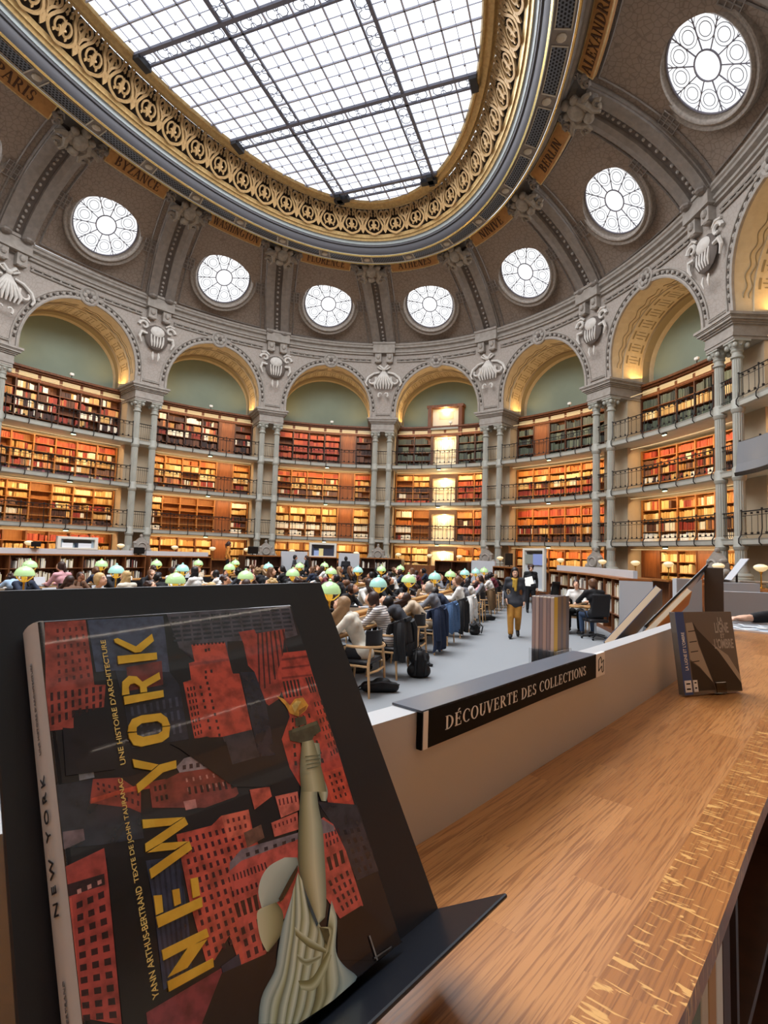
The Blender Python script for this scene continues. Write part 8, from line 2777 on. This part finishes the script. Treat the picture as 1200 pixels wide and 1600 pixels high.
# ------------------------------------------------------------------ black display stand with the big book
PBR = V((8.1177, -10.3683, 1.5671))
BD1, BD2, BNN = V((.3613, .9325, 0)).normalized(), V((-.4914, .1904, .8499)).normalized(), V((.7925, -.3071, .527)).normalized()
BM = Matrix((BD1, BD2, BNN)).transposed().to_4x4(); BM.translation = PBR
STB = mat('stand_black', '15181f', .3, spec=.5)
def display_stand(M, label, u0=-.285, u1=.091, v1=.385, led=.097, leg=True, floor_z=1.5, mtl=None):
    root = empty('display_stand', mtx=M); tag(root, label, 'stand', 'display stands on the counter')
    mb = MB(); mb.rbox(((u0 + u1) / 2, (v1 - .0085) / 2, -.0325), (u1 - u0, v1 + .0085, .004), .0012); mb.build('back_panel', mtl or STB, root)
    mb = MB(); mb.rbox(((u0 + u1) / 2, -.0085, -.0345 + led / 2), (u1 - u0, .004, led), .0012); mb.build('ledge', mtl or STB, root)
    inv = M.inverted()
    lg = MB()
    for uu in (u0 + .06, u1 - .08):
        a = M @ V((uu, .12, -.036)); f = V((a.x, a.y, floor_z))
        a2 = M @ V((uu, .02, -.036)); f2 = V((a2.x, a2.y, floor_z))
        for P, Q in ((a, f), (a2, f2)):
            lg.tube([inv @ P, inv @ Q], .006, 6)
    lg.build('foot', mtl or STB, root)
    return root
display_stand(BM, 'black metal display stand holding the big red skyline book on the counter')
bk = empty('book', mtx=BM)
tag(bk, 'large red skyline art book with gold NEW YORK title on the black stand', 'book')
COVB = mat('cover_black', '191a21', .22, spec=.5, coat=.4)
mb = MB(); mb.rbox((-.13, .17, -.0016), (.26, .34, .0032), .0008); mb.rbox((-.13, .17, -.0284), (.26, .34, .0032), .0008); mb.build('boards', COVB, bk)
mb = MB(); mb.smooth = True
mb.prism([(-.259, 0), (-.2625, -.003), (-.2645, -.008), (-.265, -.015), (-.2645, -.022), (-.2625, -.027), (-.259, -.030), (-.256, -.030), (-.256, 0)], .0, .34, lambda x, y, h: V((x, h, y)))
mb.build('spine', mat('spine_grey', 'b9b6b4', .45), bk)
mb = MB(); mb.rbox((-.13, .17, -.015), (.248, .332, .0235), .001); mb.build('pages', mat('page_block', 'e6dfd0', .8), bk)
polys = [ln.replace(' ', ',').split(';') for ln in COVER.strip().splitlines()]
cols = sorted(set(c for c, _ in polys))
mb = MB()
lay = 0
prev = None
for i, (c, s) in enumerate(polys):
    v = [int(q) / 10000 for q in s.split(',')]
    pts = list(zip(v[::2], v[1::2]))
    if c != prev: lay += 1; prev = c
    if i == FIG_TOP: lay += 110
    mb.add([V((a, b, .00004 + lay * .000011)) for a, b in pts], [tuple(range(len(pts)))], cols.index(c))
mb.build('cover_picture', [mat('print_' + c, c, .2, spec=.5, coat=.4, var=.8, scale=90, lo=.42, hi=.66, col2=''.join('%02x' % int(int(c[i:i + 2], 16) * .62) for i in (0, 2, 4))) for c in cols], bk)
figv, figf, figc = [], [], []
for row, ln in enumerate(STRIPS.strip().splitlines()):
    l, r, rm = ln.split(';')
    def res(t, n=18):
        v = [int(q) / 10000 for q in t.replace(' ', ',').split(',')]
        P = bez(list(zip(v[::2], v[1::2])), 6)
        d = [0.0]
        for a_, b_ in zip(P, P[1:]): d.append(d[-1] + math.hypot(b_[0] - a_[0], b_[1] - a_[1]))
        return [(float(np.interp(i / n * d[-1], d, [p[0] for p in P])), float(np.interp(i / n * d[-1], d, [p[1] for p in P]))) for i in range(n + 1)]
    Lp, Rp = res(l), res(r)
    cl = [lin(c) for c in rm.split()]
    n0, nc = len(figv), len(cl)
    for p, q in zip(Lp, Rp):
        for j in range(nc):
            t = j / (nc - 1)
            figv.append((min(0, p[0] + (q[0] - p[0]) * t), max(0, p[1] + (q[1] - p[1]) * t), .0011 + row * .00001)); figc.append((*cl[j], 1.0))
    for i in range(18):
        for j in range(nc - 1):
            figf.append((n0 + i * nc + j, n0 + i * nc + j + 1, n0 + (i + 1) * nc + j + 1, n0 + (i + 1) * nc + j))
me = bpy.data.meshes.new('cover_figure'); me.from_pydata(figv, [], figf)
at_ = me.attributes.new('print_colour', 'FLOAT_COLOR', 'POINT'); at_.data.foreach_set('color', [x for c in figc for x in c])
FGM = bpy.data.materials.new('printed_figure'); FGM.use_nodes = True
_b = FGM.node_tree.nodes['Principled BSDF']; _a = FGM.node_tree.nodes.new('ShaderNodeAttribute'); _a.attribute_name = 'print_colour'
FGM.node_tree.links.new(_a.outputs['Color'], _b.inputs['Base Color']); _b.inputs['Roughness'].default_value = .3; _b.inputs['Coat Weight'].default_value = .4
me.materials.append(FGM)
o = bpy.data.objects.new('cover_figure', me); COL.objects.link(o); o.parent = bk
GF = mat('gold_foil', 'f0c850', .32, metal=.6, var=.5, scale=60, col2='c89428', bump=.05)
mb = MB()
for s in TITLE.strip().splitlines():
    v = [int(q) / 10000 for q in s.replace(' ', ',').split(',')]
    pts = list(zip(v[::2], v[1::2]))
    ar = sum(pts[i - 1][0] * pts[i][1] - pts[i][0] * pts[i - 1][1] for i in range(len(pts)))
    if ar < 0: pts = pts[::-1]
    mb.prism(pts, .0004, .0017, lambda x, y, h: V((x, y, h)))
mb.build('title', GF, bk)
UPM = Matrix.Rotation(math.pi / 2, 4, 'Z')
for txt, u, v0, ln, hh in (("UNE HISTOIRE D'ARCHITECTURE", -.2115, .2147, .1035, .0042), ('YANN ARTHUS-BERTRAND', -.2148, .0662, .0655, .0042), ('TEXTE DE JOHN TAURANAC', -.2148, .1345, .0708, .0042)):
    o = bpy.data.objects.new('subtitle', text_mesh(txt, ln, hh, .0002, .012)); COL.objects.link(o); o.parent = bk
    o.data.materials.clear(); o.data.materials.append(mat('subtitle_gold', 'e6c878', .4, metal=.3))
    o.matrix_local = Matrix.Translation((u, v0, .0008)) @ UPM
# spine lettering reads upwards on the left face
SPM = Matrix(((0, 0, -1, 0), (1, 0, 0, 0), (0, -1, 0, 0), (0, 0, 0, 1)))
for txt, v0, ln, hh, dz, cc in (('N E W   Y O R K', .135, .088, .0085, -.0135, '201e20'), ('UNE HISTOIRE D\'ARCHITECTURE', .238, .07, .003, -.0105, '6a686a'), ('YANN ARTHUS-BERTRAND', .04, .06, .003, -.0105, '6a686a')):
    o = bpy.data.objects.new('spine_lettering', text_mesh(txt, ln, hh, .0002)); COL.objects.link(o); o.parent = bk
    o.data.materials.clear(); o.data.materials.append(mat('ink_' + cc, cc, .5))
    o.matrix_local = Matrix.Translation((-.2652, v0, dz + hh)) @ SPM

# ------------------------------------------------------------------ small book standing on the counter
w_ = V((.7737, .6336, 0)); up = V((0, 0, 1)); nh = V((.6336, -.7737, 0)); tl = math.radians(8)
vv = up * math.cos(tl) - nh * math.sin(tl); nn2 = nh * math.cos(tl) + up * math.sin(tl)
SM = Matrix((w_, vv, nn2)).transposed().to_4x4(); SM.translation = V((8.5900, -8.9240, 1.506))
sb = empty('book', mtx=SM)
tag(sb, 'grey paperback LA LIGNE ET L\'OMBRE with blue spine band standing on the counter', 'book')
SW, SH = .252, .258
mb = MB(); mb.rbox((SW / 2, SH / 2, -.0006), (SW, SH, .0012), .0004); mb.rbox((SW / 2, SH / 2, -.0214), (SW, SH, .0012), .0004); mb.rbox((.0006, SH / 2, -.011), (.0012, SH, .022), .0004); mb.build('cover', mat('taupe_cover', '6b635a', .3, coat=.3), sb)
mb = MB(); mb.box((SW / 2, SH / 2, -.011), (SW - .004, SH - .002, .0195)); mb.build('pages', mat('white_paper', 'eeece6', .8), sb)
pr = MB()
Q = lambda x, y: (.036 + (SW - .036) * x, SH * y)
for mi, pts in ((0, [(.02, .86), (.16, .87), (.22, .6), (.42, .13), (.2, .32), (.02, .42)]), (1, [(.16, .88), (.24, .78), (.62, .5), (1, .1), (1, .01), (.47, .03), (.24, .58)]), (0, [(.5, .6), (.62, .5), (1, .1), (1, .2), (.8, .45)]), (1, [(.02, .40), (.18, .32), (.42, .13), (.45, .04), (.02, .04)])):
    pr.add([V((*Q(a, b), .0002 + .0001 * mi)) for a, b in pts], [tuple(range(len(pts)))], mi)
for y in (.75, .62, .5, .38):
    pr.add([V((*Q(a, b), .0004)) for a, b in ((.05, y), (.2, y + .01), (.2, y + .022), (.05, y + .012))], [(0, 1, 2, 3)], 1)
pr.build('cover_picture', [mat('picture_light', 'a89d8c', .3), mat('picture_dark', '2d2926', .3)], sb)
mb = MB(); mb.rbox((.018, SH / 2, .0001), (.036, SH, .0012), .0003); mb.build('spine_band', mat('blue_band', '3d568a', .35), sb)
o = bpy.data.objects.new('spine_lettering', text_mesh("LA LIGNE ET L'OMBRE", .118, .0135, .0001, .015)); COL.objects.link(o); o.parent = sb
o.data.materials.clear(); o.data.materials.append(mat('sign_white', 'efedea', .5)); o.matrix_local = Matrix.Translation((.028, .075, .001)) @ UPM
for txt, x0, y0, ww, hh in (('LA', .68, .86, .022, .018), ('LIGNE', .60, .73, .062, .034), ('ET', .70, .665, .018, .014), ("L'OMBRE", .55, .535, .086, .032)):
    o = bpy.data.objects.new('lettering', text_mesh(txt, ww, hh, .0001, .022)); COL.objects.link(o); o.parent = sb
    o.data.materials.clear(); o.data.materials.append(mat('grey_lettering', 'b5aea2', .4)); o.matrix_local = Matrix.Translation((*Q(x0, y0), .0006))
mb = MB()
for x0, x1 in ((.004, .032), (.040, .058)): mb.rbox(((x0 + x1) / 2, .026, .001), (x1 - x0, .036, .001), .0003)
mb.build('shelf_label', mat('sign_white', 'efedea', .5), sb)
mb = MB()
for x0, x1, y in ((.004, .032, .018), (.004, .032, .034), (.042, .056, .02), (.042, .056, .036)): mb.box(((x0 + x1) / 2, y, .0017), ((x1 - x0) * .6, .004, .0004))
mb.build('label_print', mat('sign_black', '070708', .55, spec=.12), sb)
ACR = bpy.data.materials.new('clear_acrylic'); ACR.use_nodes = True
_b = ACR.node_tree.nodes['Principled BSDF']; _b.inputs['Transmission Weight'].default_value = 1.0; _b.inputs['Roughness'].default_value = .03; _b.inputs['IOR'].default_value = 1.3
root = empty('book_holder', mtx=SM); tag(root, 'small clear acrylic clip holding up the grey paperback', 'holder')
mb = MB(); mb.rbox((.155, .016, .0035), (.045, .034, .003), .001); mb.rbox((.155, -.001, -.02), (.045, .003, .05), .001); mb.rbox((.155, .05, -.0255), (.045, .11, .003), .001); mb.build('clip', ACR, root)

# ------------------------------------------------------------------ things behind the partition
# block of upright brochures
a0 = math.radians(52)
bx_, by_ = V((math.cos(a0), math.sin(a0), 0)), V((-math.sin(a0), math.cos(a0), 0))
base = V((8.235, -9.15, 1.5))
ex = V((-.70, .0, 0)); 
vdir = (base - CAM_POS); vdir.z = 0; vdir.normalize()
rgt = V((vdir.y, -vdir.x, 0))
lf = (-rgt * math.cos(math.radians(25)) + vdir * math.sin(math.radians(25)))
rt_ = (rgt * math.cos(math.radians(65)) + vdir * math.sin(math.radians(65)))
BROC = ['c9c0bd', '9a8f93', 'b5a4a0', '8d8790', 'c2b7b4', 'a59a9c', 'b9aeb2']
Mb = Matrix((lf, rt_, V((0, 0, 1)))).transposed().to_4x4(); Mb.translation = V((8.207, -9.135, 1.5))
for i in range(6):
    x0 = .004 + i * .0125
    root = empty('brochure', mtx=Mb)
    tag(root, ['yellow-backed brochure nearest the right edge of the upright block', 'second brochure from the right edge of the upright block', 'third brochure from the right edge of the upright block', 'fourth brochure from the right edge of the upright block', 'fifth brochure from the right edge of the upright block', 'leftmost brochure of the upright block behind the sign'][i], 'brochure', 'brochures behind the partition')
    mb = MB(); mb.rbox((x0 + .006, .05, .15), (.0118, .1, .30), .001); mb.build('pages', mat('brochure_' + BROC[i], BROC[i], .6), root)
    mb = MB(); mb.box((x0 + .006, .05, .3005), (.0118, .1, .003)); mb.build('page_tops', mat('white_paper', 'eeece6', .8), root)
    mb = MB(); mb.rbox((x0 + .0002, .051, .152), (.0012, .102, .304), .0003); mb.build('cover', mat('brochure_cover' + str(i % 3), ['a09a98', '6f5f66', '8f8a94'][i % 3], .35), root)
    if i == 0:
        mb = MB()
        for y0, y1, mi in ((.0, .022, 0), (.022, .045, 1), (.045, .06, 2), (.06, .08, 1), (.08, .102, 2)):
            mb.m = mi; mb.box((x0 - .0008, (y0 + y1) / 2, .152 + (.06 if mi == 0 else 0)), (.0006, y1 - y0, .304 if mi else .18))
        mb.build('cover_picture', [mat('brochure_yellow', 'd9b638', .35), mat('brochure_brown', '84705c', .35), mat('brochure_slate', '5d5a60', .35)], root)
root = empty('brochure_holder', mtx=Mb); tag(root, 'clear acrylic holder round the foot of the upright brochures', 'holder')
mb = MB(); mb.rbox((.042, -.004, .07), (.086, .002, .14), .0006); mb.rbox((-.003, .05, .07), (.002, .108, .14), .0006); mb.build('holder_wall', ACR, root)

def lean(P0, P1, wdir, name, label, cat, wd, th, mt_face, mt_edge, grp=None):
    """board or book leaning from foot P0 to head P1, width wd along wdir"""
    P0, P1 = V(P0), V(P1)
    y = (P1 - P0); L = y.length; y.normalize()
    x = V(wdir).normalized(); x = (x - y * x.dot(y)).normalized(); z = x.cross(y)
    M = Matrix((x, y, z)).transposed().to_4x4(); M.translation = P0
    root = empty(name, mtx=M); tag(root, label, cat, grp)
    mb = MB(); mb.rbox((wd / 2, L / 2, -.0015), (wd, L, .003), .0008); mb.rbox((wd / 2, L / 2, -th + .0015), (wd, L, .003), .0008); mb.rbox((wd - .0015, L / 2, -th / 2), (.003, L, th), .0008); mb.build('cover', mt_face, root)
    mb = MB(); mb.rbox((wd / 2 - .002, L / 2, -th / 2), (wd - .004, L - .006, th - .006), .001); mb.build('pages', mt_edge, root)
    return root, M
wd_ = (.93, .37, 0)
lean((8.42, -8.02, 1.505), (8.66, -7.955, 1.79), (.37, .93, 0), 'book', 'thick navy book with cream pages leaning on its stand beyond the partition', 'book', .30, .035, mat('navy_cover', '4a6690', .4), mat('cream_pages', 'efe4cb', .8))
lean((8.62, -7.62, 1.505), (8.86, -7.55, 1.77), (.37, .93, 0), 'book', 'thick tan-brown book leaning behind the navy book beyond the partition', 'book', .26, .03, mat('tan_cover', 'd09a58', .4), mat('cream_pages', 'efe4cb', .8))
# dark block carrying the navy book
root = empty('book_support', (8.60, -7.9, 1.5), math.radians(68)); tag(root, 'dark grey wedge support behind the leaning navy book', 'stand')
mb = MB(); mb.prism([(-.10, 0), (.0, 0), (.0, .09)], -.02, .10, lambda x, y, h: V((h, -x - .04, y))); mb.build('wedge', mat('wedge_grey', '3b3d40', .5), root)
# tall black stand seen from its side
y_ = V((9.011, -7.178, 1.918)) - V((8.660, -7.275, 1.540)); L_ = y_.length; y_.normalize()
x_ = V((.30, .95, 0)); x_ = (x_ - y_ * x_.dot(y_)).normalized(); z_ = x_.cross(y_)
M = Matrix((x_, y_, z_)).transposed().to_4x4(); M.translation = V((8.660, -7.275, 1.540))
root = empty('display_stand', mtx=M); tag(root, 'tall black slanted display stand seen from the side behind the grey paperback', 'stand', 'display stands on the counter')
mb = MB(); mb.rbox((.16, L_ / 2, 0), (.32, L_, .012), .003); mb.build('back_panel', STB, root)
mb = MB(); mb.rbox((.16, L_ / 2 - .02, .008), (.27, L_ - .08, .004), .001); mb.build('mounted_sheet', mat('pale_sheet', 'bdbfc4', .5), root)
mb = MB(); mb.rbox((.16, -.004, .03), (.32, .008, .07), .002); mb.build('ledge', STB, root)
inv = M.inverted(); mb = MB()
pl = V((9.062, -7.08, 0))
Mz = inv.to_3x3() @ Matrix(((.3, .95, 0), (.95, -.3, 0), (0, 0, 1))).transposed()
mb.rbox(inv @ V((pl.x, pl.y, 1.70)), (.02, .10, .40), .003, Mz); mb.build('support', mat('support_brown', '4d443d', .5), root)

# right edge: flat glass case, grey service panels, reader's arm
def quad_prism(mb, pts, z0, z1):
    mb.prism([(p[0], p[1]) for p in pts], z0, z1, lambda x, y, h: V((x, y, h)))
root = empty('display_case', (0, 0, 0)); tag(root, 'flat white-edged display case with leaflets at the far end of the counter', 'case')
mb = MB(); quad_prism(mb, [(9.19, -6.84), (9.95, -7.10), (10.1, -6.45), (9.34, -6.2)], 1.44, 1.50); mb.build('tray', mat('case_grey', '9b9ea2', .4), root)
mb = MB(); quad_prism(mb, [(9.18, -6.85), (9.95, -7.115), (9.955, -7.09), (9.185, -6.825)], 1.44, 1.512); mb.build('front_edge', mat('case_white', 'e9ebee', .35), root)
for i, (cx, cy, a, c, lab) in enumerate(((9.34, -6.66, .3, 'd9dee3', 'white leaflet'), (9.44, -6.72, .1, 'b7c2cf', 'pale blue leaflet'), (9.50, -6.62, .5, 'e6e4de', 'cream leaflet'), (9.6, -6.74, -.1, '6f7681', 'slate leaflet'), (9.41, -6.5, .0, 'cfd6dc', 'light grey leaflet'))):
    mb = MB(); mb.rbox((0, 0, .003 + i * .0006), (.13, .18, .004), .001, Matrix.Rotation(a, 3, 'Z'))
    mb.m = 1; mb.box((0, .03, .0056 + i * .0006), (.09, .06, .0006), Matrix.Rotation(a, 3, 'Z'))
    o = mb.build('leaflet', [mat('leaf_' + c, c, .4), mat('leaf_ink', '5b6069', .5)]); o.location = (cx, cy, 1.50)
    tag(o, lab + ' lying in the display case at the right', 'leaflet', 'leaflets in the display case')
for pts, z0, z1, lab in (([(9.36, -5.56), (10.4, -5.22), (10.38, -5.16), (9.34, -5.50)], 1.1, 1.69, 'nearest grey service panel behind the display case at the right'), ([(9.55, -4.52), (10.05, -4.35), (10.03, -4.28), (9.53, -4.45)], 1.1, 1.735, 'second grey service panel at the right, under the thin slanted stand'), ([(9.06, -5.80), (9.26, -5.73), (9.24, -5.66), (9.04, -5.73)], 1.1, 1.79, 'small raised grey panel left of the tall black stand')):
    c0 = V((pts[0][0], pts[0][1], z0)); mb = MB()
    mb.prism([(p[0] - c0.x, p[1] - c0.y) for p in pts], 0, z1 - z0, lambda x, y, h: V((x, y, h)))
    root = empty('grey_screen', c0); tag(root, lab, 'panel', 'grey service panels')
    mb.build('panel', GREYP, root)
    mb = MB(); d_ = V((pts[1][0] - pts[0][0], pts[1][1] - pts[0][1], 0))
    for f in (.1, .9): mb.tube([d_ * f + V((0, .03, 0)), d_ * f + V((0, .03, -z0))], .02, 6)
    mb.build('post', IRON, root)
root = empty('service_desk', (0, 0, 0)); tag(root, 'wooden service desk behind the grey panels at the right', 'desk')
mb = MB(); quad_prism(mb, [(9.5, -4.3), (11.4, -3.6), (11.0, -2.6), (9.3, -3.3)], 1.05, 1.1); mb.build('top', OAK, root)
mb = MB(); quad_prism(mb, [(9.6, -4.1), (11.2, -3.5), (10.9, -2.8), (9.4, -3.3)], 0, 1.05); mb.build('body', WOOD, root)
arm = dict(stand); arm.update(er=(.16, .33, 1.40), wr=(-.02, .60, 1.37), hr=(-.3, .95, -.05), ur=(0, .1, 1), sr=(.17, .06, 1.38))
person(make_pose('reaching', arm, .012), (10.06, -6.32, .17), math.pi / 2 - .1, 'person at the right edge reaching a bare hand over the display case', 'black', 'dark brown', 'short', 0, 0, None)
mb = MB(); mb.rbox((0, 0, .085), (.9, .9, .17), .01); o = mb.build('step', WOOD_D); o.location = (10.15, -6.32, 0); tag(o, 'low dark step under the reaching person beside the display case', 'step')
root = empty('slanted_stand', (9.93, -3.85, 1.1)); tag(root, 'thin slanted reading stand on the service desk at the right', 'stand')
mb = MB(); mb.rbox((.06, .1, .77), (.012, .3, .30), .003, Matrix.Rotation(.6, 3, 'Y')); mb.build('plate', mat('pale_sheet', 'bdbfc4', .5), root)
mb = MB(); mb.tube([(.06, .1, 0), (.06, .1, .75)], .012, 6); mb.lathe([(.1, 0), (.1, .015), (.02, .03)], 12, (.06, .1, 0)); mb.build('pole', IRON, root)

# dark plexiglass screen hung on the railing at the right edge
root = empty('railing_screen', mtx=frame_at(7, -2.0, .28, Z2 + .26)); tag(root, 'curved grey plexiglass sheet hung on the second gallery railing at the right edge', 'screen')
mb = MB(); mb.grid([[V((x, -.12 * (x * x) + dy, z)) for x in [-.6 + 1.6 * i / 10 for i in range(11)]] for z, dy in ((-.25, -.1), (.1, -.04), (.8, 0), (.8, .02), (.1, -.02), (-.25, -.08))]); mb.build('sheet', mat('plexi_grey', '7f8083', .25), root)
mb = MB(); mb.grid([[V((x, -.12 * (x * x) + dy, z)) for x in [-.6 + 1.6 * i / 10 for i in range(11)]] for z, dy in ((-.3, -.1), (-.18, -.12), (-.18, -.06), (-.3, -.06))]); mb.build('lower_rail', IRON, root)
finish_books()
